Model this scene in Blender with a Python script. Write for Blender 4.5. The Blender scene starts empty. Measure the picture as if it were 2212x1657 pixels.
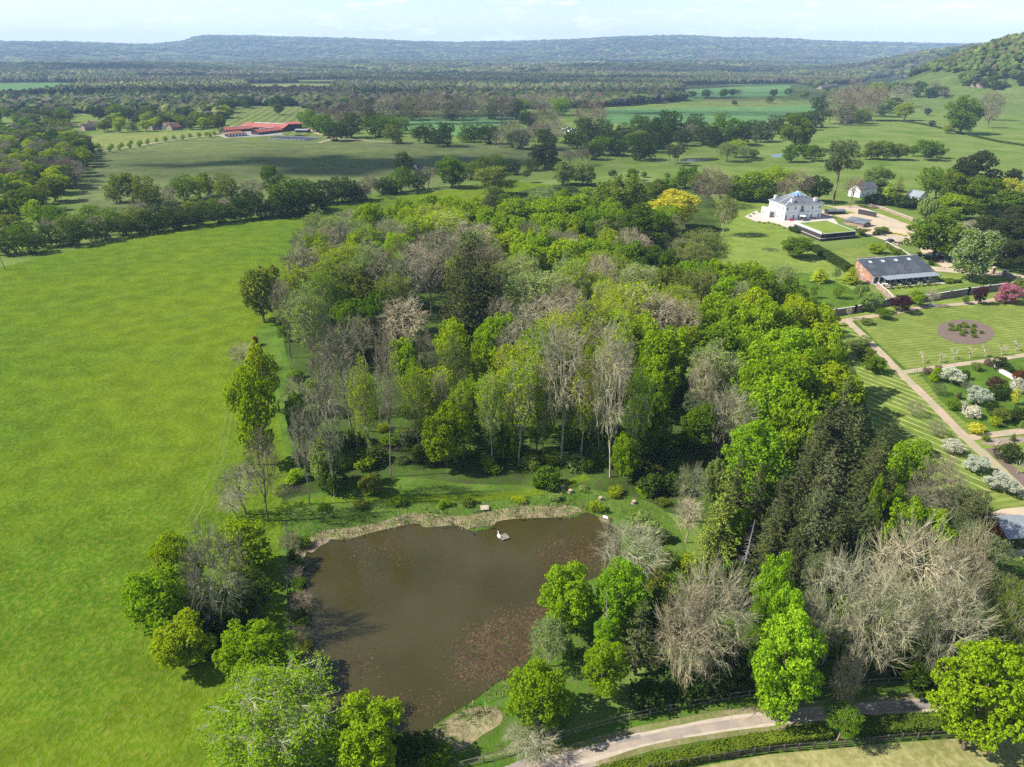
import bpy, math, random
import numpy as np
from mathutils import Vector
from mathutils.geometry import tessellate_polygon
C = bpy.context.scene.collection
D = bpy.data
R = math.radians
SC = bpy.context.scene
# ------------------------------------------------------------------ camera
CAMZ, TH, F, CX, CY, PW = 75.0, R(24.93), 1535.0, 1106.0, 828.5, 2212.0
cam = D.objects.new('camera', D.cameras.new('camera'))
C.objects.link(cam)
cam.location = (0, 0, CAMZ)
cam.rotation_euler = (R(90) - TH, 0, 0)
cam.data.sensor_width = 36.0
cam.data.lens = F / PW * 36.0
cam.data.clip_start = 1.0
cam.data.clip_end = 60000.0
SC.camera = cam
# ------------------------------------------------------------------ light: sun from the left, a little behind the camera
SUN_EL, SUN_AZ = R(43), R(4)                  # SUN_AZ: how far shadows run away from the camera, measured from +x
SDIR = Vector((-math.cos(SUN_EL) * math.cos(SUN_AZ), -math.cos(SUN_EL) * math.sin(SUN_AZ), math.sin(SUN_EL)))
sun = D.objects.new('sun', D.lights.new('sun', 'SUN'))
C.objects.link(sun)
sun.data.energy = 5.0
sun.data.angle = R(0.53)
sun.data.color = (1.0, 0.955, 0.88)
sun.rotation_euler = SDIR.to_track_quat('Z', 'Y').to_euler()
sun.location = (-200, -50, 300)
W = D.worlds.new('World')
SC.world = W
W.use_nodes = True
nt = W.node_tree
nt.nodes.clear()
def wn(t, **k):
    n = nt.nodes.new(t)
    for a, b in k.items():
        setattr(n, a, b)
    return n
sky = wn('ShaderNodeTexSky', sky_type='NISHITA', sun_disc=False)
sky.sun_elevation = SUN_EL
sky.sun_rotation = math.atan2(SDIR.x, SDIR.y)
sky.air_density = 1.0
sky.dust_density = 0.25
sky.ozone_density = 1.4
sky.altitude = 100
tc = wn('ShaderNodeTexCoord')
mp = wn('ShaderNodeMapping')
mp.inputs['Scale'].default_value = (15, 15, 62)
cn = wn('ShaderNodeTexNoise')
cn.inputs['Scale'].default_value = 1.3
cn.inputs['Detail'].default_value = 7
cn.inputs['Roughness'].default_value = 0.55
cr = wn('ShaderNodeValToRGB')
cr.color_ramp.elements[0].position = 0.55
cr.color_ramp.elements[0].color = (0, 0, 0, 1)
cr.color_ramp.elements[1].position = 0.70
cr.color_ramp.elements[1].color = (0.75, 0.75, 0.75, 1)
cm = wn('ShaderNodeMixRGB')
cm.inputs['Color2'].default_value = (8.2, 8.5, 8.8, 1)
bg = wn('ShaderNodeBackground')
bg.inputs['Strength'].default_value = 0.08
wo = wn('ShaderNodeOutputWorld')
L = nt.links.new
L(tc.outputs['Generated'], mp.inputs['Vector'])
L(mp.outputs['Vector'], cn.inputs['Vector'])
L(cn.outputs['Fac'], cr.inputs['Fac'])
L(cr.outputs['Color'], cm.inputs['Fac'])
L(sky.outputs['Color'], cm.inputs['Color1'])
L(cm.outputs['Color'], bg.inputs['Color'])
L(bg.outputs['Background'], wo.inputs['Surface'])
SC.view_settings.view_transform = 'Standard'
SC.view_settings.look = 'None'
SC.view_settings.exposure = 1.24
SC.view_settings.gamma = 1.0
SC.view_settings.use_curve_mapping = False
SC.cycles.max_bounces = 5
SC.cycles.diffuse_bounces = 3
SC.cycles.glossy_bounces = 2
SC.cycles.transmission_bounces = 4
SC.cycles.transparent_max_bounces = 12
SC.cycles.volume_bounces = 0
SC.cycles.use_denoising = False
# ------------------------------------------------------------------ terrain height, pixel <-> ground
CT, ST = math.cos(TH), math.sin(TH)
SKY = [(-400, 95), (0, 92), (150, 92), (330, 98), (400, 90), (430, 80), (470, 78), (560, 78), (640, 82), (760, 86), (900, 90),
       (1003, 93), (1137, 90), (1237, 87), (1353, 79), (1470, 79), (1560, 82), (1673, 84), (1760, 88), (1840, 92), (1950, 94),
       (2040, 95), (2212, 96), (2600, 96)]
def raydir(px, py):
    a, b = (px - CX) / F, (CY - py) / F
    return np.array((a, CT + b * ST, -ST + b * CT))
_az, _hh = [], []
for _x, _y in SKY:
    d_ = raydir(_x, _y)
    _az.append(math.atan2(d_[0], d_[1]))
    _hh.append(CAMZ - 14 + 9000 * d_[2] / math.hypot(d_[0], d_[1]))
_az = [-3.2] + _az + [3.2]
_hh = [90] + _hh + [90]
def bump(x, y, cx, cy, r, a):
    q = np.clip(1 - ((x - cx) ** 2 + (y - cy) ** 2) / (r * r), 0, None)
    return a * q * q
def H(x, y):
    x = np.asarray(x, float)
    y = np.asarray(y, float)
    r = np.hypot(x, y)
    az = np.arctan2(x, y)
    t = np.clip((r - 5600) / 3400, 0, 1)
    t = t * t * (3 - 2 * t)
    h = t * np.interp(az, _az, _hh)
    u = np.clip((r - 2600) / 900, 0, 1)
    h = h + u * (1 - 0.6 * t) * (9 * np.sin(x / 310 + 1.3) * np.sin(y / 420) + 7 * np.sin(x / 190 - y / 260) + 12)
    h = h + bump(x, y, 1060, 1390, 400, 98) + bump(x, y, 830, 1350, 300, 32) + bump(x, y, 1760, 2760, 640, 92)
    return h
def project(x, y, z):
    d1 = z - CAMZ
    dep = y * CT - d1 * ST
    up = y * ST + d1 * CT
    dep = np.where(dep > 1, dep, 1)
    return CX + F * x / dep, CY - F * up / dep
def at(px, py, z=0.0):
    """the point of the ground (or of the height z above it) seen at picture coordinates px, py"""
    d = raydir(px, py)
    if px > 1700 and py < 330 or py < 170:
        o = np.array((0, 0, CAMZ))
        t0, t = 0.0, 100.0
        while t < 13000:
            p = o + d * t
            if p[2] < float(H(p[0], p[1])) + z:
                break
            t0, t = t, t * 1.02 + 5
        for _ in range(30):
            m = (t0 + t) / 2
            p = o + d * m
            if p[2] < float(H(p[0], p[1])) + z:
                t = m
            else:
                t0 = m
        p = o + d * t
        return Vector(p)
    t = (z - CAMZ) / d[2]
    return Vector((d[0] * t, d[1] * t, z))
def gp(px, py):
    p = at(px, py)
    return Vector((p.x, p.y, float(H(p.x, p.y))))
def ppm(p):
    """picture pixels (of the 2212 wide photograph) per metre at a world point"""
    return F / (p.y * CT - (p.z - CAMZ) * ST)
# ------------------------------------------------------------------ mesh and object helpers
def mesh(name, V, Fs, mats, smooth=False, fm=None, cols=None):
    me = D.meshes.new(name)
    V = np.asarray(V, np.float32).reshape(-1, 3)
    if isinstance(Fs, np.ndarray):
        k = Fs.shape[1]
        tot = np.full(len(Fs), k, np.int32)
        idx = Fs.astype(np.int32).ravel()
    else:
        tot = np.array([len(f) for f in Fs], np.int32)
        idx = np.concatenate([np.asarray(f, np.int32) for f in Fs])
    st = np.concatenate(([0], np.cumsum(tot)[:-1])).astype(np.int32)
    me.vertices.add(len(V))
    me.vertices.foreach_set('co', V.ravel())
    me.loops.add(len(idx))
    me.loops.foreach_set('vertex_index', idx)
    me.polygons.add(len(tot))
    me.polygons.foreach_set('loop_start', st)
    me.polygons.foreach_set('loop_total', tot)
    me.polygons.foreach_set('use_smooth', np.full(len(tot), bool(smooth)))
    for m in (mats if isinstance(mats, (list, tuple)) else [mats]):
        me.materials.append(m)
    if fm is not None:
        me.polygons.foreach_set('material_index', np.asarray(fm, np.int32))
    me.update(calc_edges=True)
    if cols is not None:
        a = me.color_attributes.new('Col', 'FLOAT_COLOR', 'POINT')
        a.data.foreach_set('color', np.asarray(cols, np.float32).ravel())
    me.validate()
    return me
def obj(name, me, parent=None, color=None):
    o = D.objects.new(name, me)
    C.objects.link(o)
    if parent is not None:
        o.parent = parent
    if color is not None:
        o.color = (*color, 1)
    return o
def tag(o, label=None, cat=None, group=None, kind=None):
    if label: o['label'] = label
    if cat: o['category'] = cat
    if group: o['group'] = group
    if kind: o['kind'] = kind
    return o
def empty(name, loc, rz=0.0, label=None, cat=None, group=None):
    o = D.objects.new(name, None)
    C.objects.link(o)
    o.location = loc
    o.rotation_euler = (0, 0, rz)
    o.empty_display_size = 0.2
    return tag(o, label, cat, group)
class MB:
    """collects boxes, tubes, prisms and polygons into one mesh"""
    def __init__(s):
        s.v, s.f = [], []
    def add(s, V, Fs):
        b = len(s.v)
        s.v += [tuple(v) for v in V]
        s.f += [[i + b for i in f] for f in Fs]
        return s
    def box(s, x0, x1, y0, y1, z0, z1):
        V = [(x0, y0, z0), (x1, y0, z0), (x1, y1, z0), (x0, y1, z0), (x0, y0, z1), (x1, y0, z1), (x1, y1, z1), (x0, y1, z1)]
        return s.add(V, [(0, 3, 2, 1), (4, 5, 6, 7), (0, 1, 5, 4), (1, 2, 6, 5), (2, 3, 7, 6), (3, 0, 4, 7)])
    def bar(s, a, b, w, h):
        """a beam from a to b, w wide and h high"""
        a, b = Vector(a), Vector(b)
        d = (b - a).normalized()
        n = Vector((-d.y, d.x, 0))
        if n.length < 1e-4:
            n = Vector((1, 0, 0))
        n.normalize()
        u = d.cross(n).normalized()
        V = []
        for p in (a, b):
            for i, j in ((-1, -1), (1, -1), (1, 1), (-1, 1)):
                V.append(p + n * (i * w / 2) + u * (j * h / 2))
        return s.add(V, [(0, 1, 2, 3), (7, 6, 5, 4), (0, 4, 5, 1), (1, 5, 6, 2), (2, 6, 7, 3), (3, 7, 4, 0)])
    def tube(s, pts, rad, n=8, cap=True):
        rings = []
        for i, p in enumerate(pts):
            p = Vector(p)
            a = Vector(pts[max(i - 1, 0)])
            b = Vector(pts[min(i + 1, len(pts) - 1)])
            d = (b - a).normalized()
            u = d.orthogonal().normalized() if abs(d.z) < 0.99 else Vector((1, 0, 0))
            v = d.cross(u).normalized()
            u = v.cross(d)
            r = rad[i] if isinstance(rad, (list, tuple)) else rad
            rings.append([p + u * (r * math.cos(2 * math.pi * k / n)) + v * (r * math.sin(2 * math.pi * k / n)) for k in range(n)])
        V = [q for g in rings for q in g]
        Fs = [(i * n + k, i * n + (k + 1) % n, (i + 1) * n + (k + 1) % n, (i + 1) * n + k) for i in range(len(pts) - 1) for k in range(n)]
        if cap:
            Fs += [list(range(n))[::-1], [(len(pts) - 1) * n + k for k in range(n)]]
        return s.add(V, Fs)
    def lathe(s, prof, n=16, c=(0, 0, 0)):
        V, Fs = [], []
        for r, z in prof:
            V += [(c[0] + r * math.cos(2 * math.pi * k / n), c[1] + r * math.sin(2 * math.pi * k / n), c[2] + z) for k in range(n)]
        m = len(prof)
        Fs = [(i * n + k, i * n + (k + 1) % n, (i + 1) * n + (k + 1) % n, (i + 1) * n + k) for i in range(m - 1) for k in range(n)]
        Fs += [list(range(n))[::-1], [(m - 1) * n + k for k in range(n)]]
        return s.add(V, Fs)
    def prism(s, poly, z0, z1):
        n = len(poly)
        V = [(p[0], p[1], z0) for p in poly] + [(p[0], p[1], z1) for p in poly]
        return s.add(V, [list(range(n))[::-1], list(range(n, 2 * n))] + [(i, (i + 1) % n, n + (i + 1) % n, n + i) for i in range(n)])
    def poly(s, V):
        return s.add(V, [list(range(len(V)))])
    def build(s, name, mat, parent=None, smooth=False, color=None):
        return obj(name, mesh(name, s.v, s.f, mat, smooth), parent, color)
# ------------------------------------------------------------------ materials
def newmat(name):
    m = D.materials.new(name)
    m.use_nodes = True
    t = m.node_tree
    t.nodes.clear()
    return m, t
def nd(t, ty, **k):
    n = t.nodes.new(ty)
    for a, b in k.items():
        if a in n.inputs.keys():
            n.inputs[a].default_value = b
        else:
            setattr(n, a, b)
    return n
def ramp(t, stops):
    n = nd(t, 'ShaderNodeValToRGB')
    e = n.color_ramp.elements
    while len(e) < len(stops):
        e.new(0.5)
    for i, (p, c) in enumerate(stops):
        e[i].position = p
        e[i].color = (*c, 1) if not isinstance(c, (int, float)) else (c, c, c, 1)
    return n
def out(t, sh, m=None):
    o = nd(t, 'ShaderNodeOutputMaterial')
    t.links.new(sh, o.inputs['Surface'])
def foliage(name, trans=0.48, lo=0.72, hi=1.25):
    m, t = newmat(name)
    oi = nd(t, 'ShaderNodeObjectInfo')
    ge = nd(t, 'ShaderNodeNewGeometry')
    rp = ramp(t, [(0, (lo * 0.95, lo, lo * 0.9)), (0.75, (1.0, 1.0, 1.0)), (1, (hi * 1.06, hi, hi * 0.9))])
    t.links.new(ge.outputs['Random Per Island'], rp.inputs['Fac'])
    mx = nd(t, 'ShaderNodeMixRGB', blend_type='MULTIPLY')
    mx.inputs['Fac'].default_value = 1
    t.links.new(oi.outputs['Color'], mx.inputs['Color1'])
    t.links.new(rp.outputs['Color'], mx.inputs['Color2'])
    d = nd(t, 'ShaderNodeBsdfDiffuse')
    tr = nd(t, 'ShaderNodeBsdfTranslucent')
    hs = nd(t, 'ShaderNodeHueSaturation', Saturation=1.08, Value=1.15)
    t.links.new(mx.outputs['Color'], hs.inputs['Color'])
    t.links.new(mx.outputs['Color'], d.inputs['Color'])
    t.links.new(hs.outputs['Color'], tr.inputs['Color'])
    ms = nd(t, 'ShaderNodeMixShader')
    ms.inputs['Fac'].default_value = trans
    t.links.new(d.outputs[0], ms.inputs[1])
    t.links.new(tr.outputs[0], ms.inputs[2])
    out(t, ms.outputs[0])
    return m
def bark(name):
    m, t = newmat(name)
    oi = nd(t, 'ShaderNodeObjectInfo')
    tx = nd(t, 'ShaderNodeTexCoord')
    nz = nd(t, 'ShaderNodeTexNoise', Scale=2.5, Detail=4.0)
    t.links.new(tx.outputs['Object'], nz.inputs['Vector'])
    rp = ramp(t, [(0.3, 0.6), (0.7, 1.2)])
    t.links.new(nz.outputs['Fac'], rp.inputs['Fac'])
    mx = nd(t, 'ShaderNodeMixRGB', blend_type='MULTIPLY')
    mx.inputs['Fac'].default_value = 1
    t.links.new(oi.outputs['Color'], mx.inputs['Color1'])
    t.links.new(rp.outputs['Color'], mx.inputs['Color2'])
    d = nd(t, 'ShaderNodeBsdfDiffuse')
    t.links.new(mx.outputs['Color'], d.inputs['Color'])
    out(t, d.outputs[0])
    return m
def surf(name, c1, c2=None, scale=1.0, rough=0.85, bumpd=0.0, bscale=None, spec=0.3, metal=0.0, detail=5.0, c3=None, s3=0.05):
    """a plain procedural surface: two tones by noise, a third by a broader noise, optional bump"""
    m, t = newmat(name)
    c2 = c2 or tuple(x * 0.75 for x in c1)
    tx = nd(t, 'ShaderNodeTexCoord')
    nz = nd(t, 'ShaderNodeTexNoise', Scale=scale, Detail=detail, Roughness=0.6)
    t.links.new(tx.outputs['Object'], nz.inputs['Vector'])
    rp = ramp(t, [(0.36, c2), (0.64, c1)])
    t.links.new(nz.outputs['Fac'], rp.inputs['Fac'])
    col = rp.outputs['Color']
    if c3:
        n3 = nd(t, 'ShaderNodeTexNoise', Scale=s3, Detail=4.0)
        t.links.new(tx.outputs['Object'], n3.inputs['Vector'])
        r3 = ramp(t, [(0.45, 0.0), (0.62, 1.0)])
        t.links.new(n3.outputs['Fac'], r3.inputs['Fac'])
        mx = nd(t, 'ShaderNodeMixRGB')
        mx.inputs['Color2'].default_value = (*c3, 1)
        t.links.new(r3.outputs['Color'], mx.inputs['Fac'])
        t.links.new(col, mx.inputs['Color1'])
        col = mx.outputs['Color']
    p = nd(t, 'ShaderNodeBsdfPrincipled', Roughness=rough, Metallic=metal)
    p.inputs['Specular IOR Level'].default_value = spec
    t.links.new(col, p.inputs['Base Color'])
    if bumpd:
        b = nd(t, 'ShaderNodeBump', Strength=0.9, Distance=bumpd)
        nb = nd(t, 'ShaderNodeTexNoise', Scale=bscale or scale * 2, Detail=4.0)
        t.links.new(tx.outputs['Object'], nb.inputs['Vector'])
        t.links.new(nb.outputs['Fac'], b.inputs['Height'])
        t.links.new(b.outputs['Normal'], p.inputs['Normal'])
    out(t, p.outputs[0])
    return m
def grass(name, ca, cb, cc, big=0.02, tuft=0.9, bumpd=0.25, stripe=None):
    """turf: ca/cb by a broad noise, tufts of cc, bump; stripe = (angle, width m, colour, strength, thin) for mowing lines"""
    m, t = newmat(name)
    k = t.links.new
    tx = nd(t, 'ShaderNodeTexCoord')
    n1 = nd(t, 'ShaderNodeTexNoise', Scale=big, Detail=5.0, Roughness=0.6)
    k(tx.outputs['Object'], n1.inputs['Vector'])
    r1 = ramp(t, [(0.40, ca), (0.58, cb)])
    k(n1.outputs['Fac'], r1.inputs['Fac'])
    n2 = nd(t, 'ShaderNodeTexNoise', Scale=tuft, Detail=5.0, Roughness=0.65, Distortion=0.3)
    k(tx.outputs['Object'], n2.inputs['Vector'])
    r2 = ramp(t, [(0.42, 0.0), (0.7, 0.85)])
    k(n2.outputs['Fac'], r2.inputs['Fac'])
    m2 = nd(t, 'ShaderNodeMixRGB')
    m2.inputs['Color2'].default_value = (*cc, 1)
    k(r2.outputs['Color'], m2.inputs['Fac'])
    k(r1.outputs['Color'], m2.inputs['Color1'])
    col = m2.outputs['Color']
    n3 = nd(t, 'ShaderNodeTexNoise', Scale=tuft * 0.16, Detail=3.0)
    k(tx.outputs['Object'], n3.inputs['Vector'])
    r3 = ramp(t, [(0.35, 0.82), (0.65, 1.12)])
    k(n3.outputs['Fac'], r3.inputs['Fac'])
    m3 = nd(t, 'ShaderNodeMixRGB', blend_type='MULTIPLY')
    m3.inputs['Fac'].default_value = 1
    k(col, m3.inputs['Color1'])
    k(r3.outputs['Color'], m3.inputs['Color2'])
    col = m3.outputs['Color']
    if stripe:
        ang, wd, sc, st, thin = stripe
        mpp = nd(t, 'ShaderNodeMapping')
        mpp.inputs['Rotation'].default_value = (0, 0, -ang)
        k(tx.outputs['Object'], mpp.inputs['Vector'])
        wv = nd(t, 'ShaderNodeTexWave', wave_type='BANDS', bands_direction='Y', Scale=math.pi / (10 * wd), Distortion=1.2, Detail=2.0)
        wv.inputs['Detail Scale'].default_value = 0.6
        k(mpp.outputs['Vector'], wv.inputs['Vector'])
        rs = ramp(t, [(thin, 0.0), (min(thin + 0.25, 1.0), st)])
        k(wv.outputs['Fac'], rs.inputs['Fac'])
        nb = nd(t, 'ShaderNodeTexNoise', Scale=0.45, Detail=4.0)
        k(tx.outputs['Object'], nb.inputs['Vector'])
        rb = ramp(t, [(0.35, 0.25), (0.6, 1.0)])
        k(nb.outputs['Fac'], rb.inputs['Fac'])
        mu = nd(t, 'ShaderNodeMath', operation='MULTIPLY')
        k(rs.outputs['Color'], mu.inputs[0])
        k(rb.outputs['Color'], mu.inputs[1])
        m4 = nd(t, 'ShaderNodeMixRGB')
        m4.inputs['Color2'].default_value = (*sc, 1)
        k(mu.outputs[0], m4.inputs['Fac'])
        k(col, m4.inputs['Color1'])
        col = m4.outputs['Color']
    p = nd(t, 'ShaderNodeBsdfDiffuse')
    k(col, p.inputs['Color'])
    if bumpd:
        b = nd(t, 'ShaderNodeBump', Strength=0.8, Distance=bumpd)
        k(n2.outputs['Fac'], b.inputs['Height'])
        k(b.outputs['Normal'], p.inputs['Normal'])
    out(t, p.outputs[0])
    return m
def vcol(name):
    m, t = newmat(name)
    at_ = nd(t, 'ShaderNodeAttribute', attribute_name='Col')
    tx = nd(t, 'ShaderNodeTexCoord')
    nz = nd(t, 'ShaderNodeTexNoise', Scale=0.35, Detail=3.0)
    t.links.new(tx.outputs['Object'], nz.inputs['Vector'])
    rp = ramp(t, [(0.35, 0.75), (0.65, 1.15)])
    t.links.new(nz.outputs['Fac'], rp.inputs['Fac'])
    mx = nd(t, 'ShaderNodeMixRGB', blend_type='MULTIPLY')
    mx.inputs['Fac'].default_value = 1
    t.links.new(at_.outputs['Color'], mx.inputs['Color1'])
    t.links.new(rp.outputs['Color'], mx.inputs['Color2'])
    d = nd(t, 'ShaderNodeBsdfDiffuse')
    t.links.new(mx.outputs['Color'], d.inputs['Color'])
    out(t, d.outputs[0])
    return m
def brickmat(name, c1, c2, mortar, scale=3.0):
    m, t = newmat(name)
    tx = nd(t, 'ShaderNodeTexCoord')
    mp_ = nd(t, 'ShaderNodeMapping')
    mp_.inputs['Rotation'].default_value = (R(90), 0, 0)
    t.links.new(tx.outputs['Object'], mp_.inputs['Vector'])
    b = nd(t, 'ShaderNodeTexBrick', Scale=scale)
    b.inputs['Color1'].default_value = (*c1, 1)
    b.inputs['Color2'].default_value = (*c2, 1)
    b.inputs['Mortar'].default_value = (*mortar, 1)
    t.links.new(mp_.outputs['Vector'], b.inputs['Vector'])
    nz = nd(t, 'ShaderNodeTexNoise', Scale=0.7, Detail=5.0)
    t.links.new(tx.outputs['Object'], nz.inputs['Vector'])
    rp = ramp(t, [(0.35, 0.65), (0.65, 1.15)])
    t.links.new(nz.outputs['Fac'], rp.inputs['Fac'])
    mx = nd(t, 'ShaderNodeMixRGB', blend_type='MULTIPLY')
    mx.inputs['Fac'].default_value = 1
    t.links.new(b.outputs['Color'], mx.inputs['Color1'])
    t.links.new(rp.outputs['Color'], mx.inputs['Color2'])
    p = nd(t, 'ShaderNodeBsdfPrincipled', Roughness=0.9)
    t.links.new(mx.outputs['Color'], p.inputs['Base Color'])
    out(t, p.outputs[0])
    return m
LEAF = foliage('leaves')
NEEDLE = foliage('needles', trans=0.12, lo=0.5, hi=1.35)
PETAL = foliage('petals', trans=0.3, lo=0.8, hi=1.1)
BARK = bark('bark')
TWIG = bark('twigs')
WOODM = vcol('distant_foliage')
# ================================================================== the ground
def spline(pts, closed=False, k=6):
    n = len(pts)
    o = []
    rng = range(n if closed else n - 1)
    for i in rng:
        g = (lambda j: pts[j % n]) if closed else (lambda j: pts[min(max(j, 0), n - 1)])
        p0, p1, p2, p3 = [np.array(g(i + j), float) for j in (-1, 0, 1, 2)]
        for s in range(k):
            t = s / k
            o.append(tuple(0.5 * ((2 * p1) + (p2 - p0) * t + (2 * p0 - 5 * p1 + 4 * p2 - p3) * t * t + (3 * p1 - p0 - 3 * p2 + p3) * t ** 3)))
    if not closed:
        o.append(tuple(pts[-1]))
    return o
def world(pts, z=0.0):
    return [at(x, y, 0.0) + Vector((0, 0, z)) for x, y in pts]
def flat_sheet(name, W3, mat, kind='structure'):
    tri = tessellate_polygon([W3])
    return tag(obj(name, mesh(name, W3, [list(t) for t in tri], mat)), kind=kind)
def sheet(name, pts, mat, z, smooth=False):
    if smooth:
        pts = spline(pts, True)
    W3 = world(pts, z)
    o = flat_sheet(name, W3, mat)
    if o.data.polygons and o.data.polygons[0].normal.z < 0:
        o.data.flip_normals()
    return o
def ribbon(name, pts, width, mat, z, k=6):
    """a path of constant real width along a line given in picture coordinates"""
    c = [Vector(p) for p in [at(*q) for q in spline(pts, False, k)]]
    Lf, Rt = [], []
    for i, p in enumerate(c):
        d = (c[min(i + 1, len(c) - 1)] - c[max(i - 1, 0)]).normalized()
        n = Vector((-d.y, d.x, 0))
        w = width / 2 * (1 + 0.06 * math.sin(i * 1.7) + 0.04 * math.sin(i * 3.1))
        Lf.append(p + n * w + Vector((0, 0, z)))
        Rt.append(p - n * w + Vector((0, 0, z)))
    V = Lf + Rt
    m = len(c)
    Fs = [(m + i, m + i + 1, i + 1, i) for i in range(m - 1)]
    return tag(obj(name, mesh(name, V, Fs, mat)), kind='structure')
# terrain: one polar sheet reaching the far hills
azs = np.concatenate((np.linspace(-180, -58, 26)[:-1], np.linspace(-58, 58, 300), np.linspace(58, 180, 26)[1:]))
rs = np.concatenate(([0.0], np.geomspace(30, 13000, 190)))
A, RR = np.meshgrid(np.radians(azs), rs)
X, Y = RR * np.sin(A), RR * np.cos(A)
Z = H(X, Y)
V = np.stack((X, Y, Z), -1).reshape(-1, 3)
na, nr = len(azs), len(rs)
ii, jj = np.meshgrid(np.arange(nr - 1), np.arange(na - 1), indexing='ij')
a0 = (ii * na + jj).ravel()
FQ = np.stack((a0, a0 + 1, a0 + na + 1, a0 + na), 1)[:, ::-1]
def terrain_mat():
    m, t = newmat('open_country')
    k = t.links.new
    tx = nd(t, 'ShaderNodeTexCoord')
    v = nd(t, 'ShaderNodeTexVoronoi', Scale=0.0035)
    k(tx.outputs['Object'], v.inputs['Vector'])
    sx = nd(t, 'ShaderNodeSeparateColor')
    k(v.outputs['Color'], sx.inputs[0])
    r = ramp(t, [(0.0, (0.032, 0.042, 0.016)), (0.45, (0.036, 0.040, 0.02)), (0.6, (0.05, 0.08, 0.024)), (0.8, (0.045, 0.052, 0.022)), (1.0, (0.09, 0.13, 0.042))])
    k(sx.outputs[0], r.inputs['Fac'])
    n = nd(t, 'ShaderNodeTexNoise', Scale=0.06, Detail=6.0, Roughness=0.7)
    k(tx.outputs['Object'], n.inputs['Vector'])
    r2 = ramp(t, [(0.35, 0.55), (0.65, 1.3)])
    k(n.outputs['Fac'], r2.inputs['Fac'])
    mx = nd(t, 'ShaderNodeMixRGB', blend_type='MULTIPLY')
    mx.inputs['Fac'].default_value = 1
    k(r.outputs['Color'], mx.inputs['Color1'])
    k(r2.outputs['Color'], mx.inputs['Color2'])
    # the near pastures
    n2 = nd(t, 'ShaderNodeTexNoise', Scale=0.03, Detail=6.0, Roughness=0.65)
    k(tx.outputs['Object'], n2.inputs['Vector'])
    r3 = ramp(t, [(0.35, (0.068, 0.112, 0.018)), (0.5, (0.098, 0.138, 0.030)), (0.68, (0.138, 0.162, 0.050))])
    k(n2.outputs['Fac'], r3.inputs['Fac'])
    ln = nd(t, 'ShaderNodeVectorMath', operation='LENGTH')
    k(tx.outputs['Object'], ln.inputs[0])
    mr = nd(t, 'ShaderNodeMapRange')
    mr.inputs['From Min'].default_value = 1150
    mr.inputs['From Max'].default_value = 1900
    k(ln.outputs['Value'], mr.inputs['Value'])
    m2 = nd(t, 'ShaderNodeMixRGB')
    k(mr.outputs[0], m2.inputs['Fac'])
    k(r3.outputs['Color'], m2.inputs['Color1'])
    k(mx.outputs['Color'], m2.inputs['Color2'])
    p = nd(t, 'ShaderNodeBsdfDiffuse')
    k(m2.outputs['Color'], p.inputs['Color'])
    b = nd(t, 'ShaderNodeBump', Strength=0.7, Distance=0.5)
    nb = nd(t, 'ShaderNodeTexNoise', Scale=0.7, Detail=4.0)
    k(tx.outputs['Object'], nb.inputs['Vector'])
    k(nb.outputs['Fac'], b.inputs['Height'])
    k(b.outputs['Normal'], p.inputs['Normal'])
    out(t, p.outputs[0])
    return m
tag(obj('terrain', mesh('terrain', V, FQ, terrain_mat(), smooth=True)), kind='structure')
MEADOW = grass('meadow_grass', (0.047, 0.100, 0.005), (0.079, 0.121, 0.005), (0.128, 0.152, 0.018), 0.016, 1.1, 0.42)
PADD = grass('paddock_grass', (0.092, 0.118, 0.036), (0.112, 0.134, 0.046), (0.13, 0.138, 0.058), 0.012, 0.5, 0.2, (R(8), 7, (0.068, 0.096, 0.028), 0.35, 0.3))
PALE = grass('pale_lawn', (0.115, 0.145, 0.032), (0.14, 0.16, 0.045), (0.16, 0.165, 0.065), 0.03, 0.8, 0.1)
STRIPED = grass('striped_field', (0.10, 0.125, 0.034), (0.125, 0.145, 0.042), (0.135, 0.145, 0.05), 0.02, 0.6, 0.1, (R(100), 11, (0.05, 0.075, 0.018), 0.8, 0.35))
CEREAL = grass('young_cereal', (0.062, 0.132, 0.044), (0.074, 0.148, 0.050), (0.095, 0.15, 0.056), 0.008, 0.3, 0.1)
LAWN = grass('mown_lawn', (0.115, 0.150, 0.026), (0.145, 0.172, 0.038), (0.17, 0.18, 0.055), 0.05, 1.2, 0.06, (R(14), 1.7, (0.068, 0.112, 0.015), 0.75, 0.35))
HLAWN = grass('house_lawn', (0.092, 0.145, 0.017), (0.122, 0.168, 0.025), (0.15, 0.175, 0.042), 0.05, 1.2, 0.06, (R(35), 1.6, (0.165, 0.195, 0.05), 0.5, 0.45))
ORCH = grass('orchard_grass', (0.078, 0.132, 0.017), (0.10, 0.15, 0.023), (0.125, 0.155, 0.038), 0.06, 1.2, 0.08, (R(-57.5), 2.3, (0.36, 0.31, 0.12), 0.95, 0.80))
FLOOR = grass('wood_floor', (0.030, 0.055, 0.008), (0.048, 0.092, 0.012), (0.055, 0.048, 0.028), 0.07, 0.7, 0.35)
BANK = grass('bank_grass', (0.042, 0.098, 0.008), (0.062, 0.118, 0.012), (0.095, 0.10, 0.034), 0.08, 0.9, 0.3)
LUSH = grass('rank_grass', (0.045, 0.098, 0.010), (0.065, 0.118, 0.013), (0.095, 0.125, 0.025), 0.08, 1.0, 0.3)
STRAW = grass('straw_litter', (0.06, 0.095, 0.016), (0.21, 0.17, 0.095), (0.26, 0.21, 0.125), 0.45, 1.9, 0.4)
DRY = grass('dry_paddock', (0.135, 0.145, 0.04), (0.18, 0.175, 0.062), (0.30, 0.255, 0.125), 0.05, 1.1, 0.15)
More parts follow.
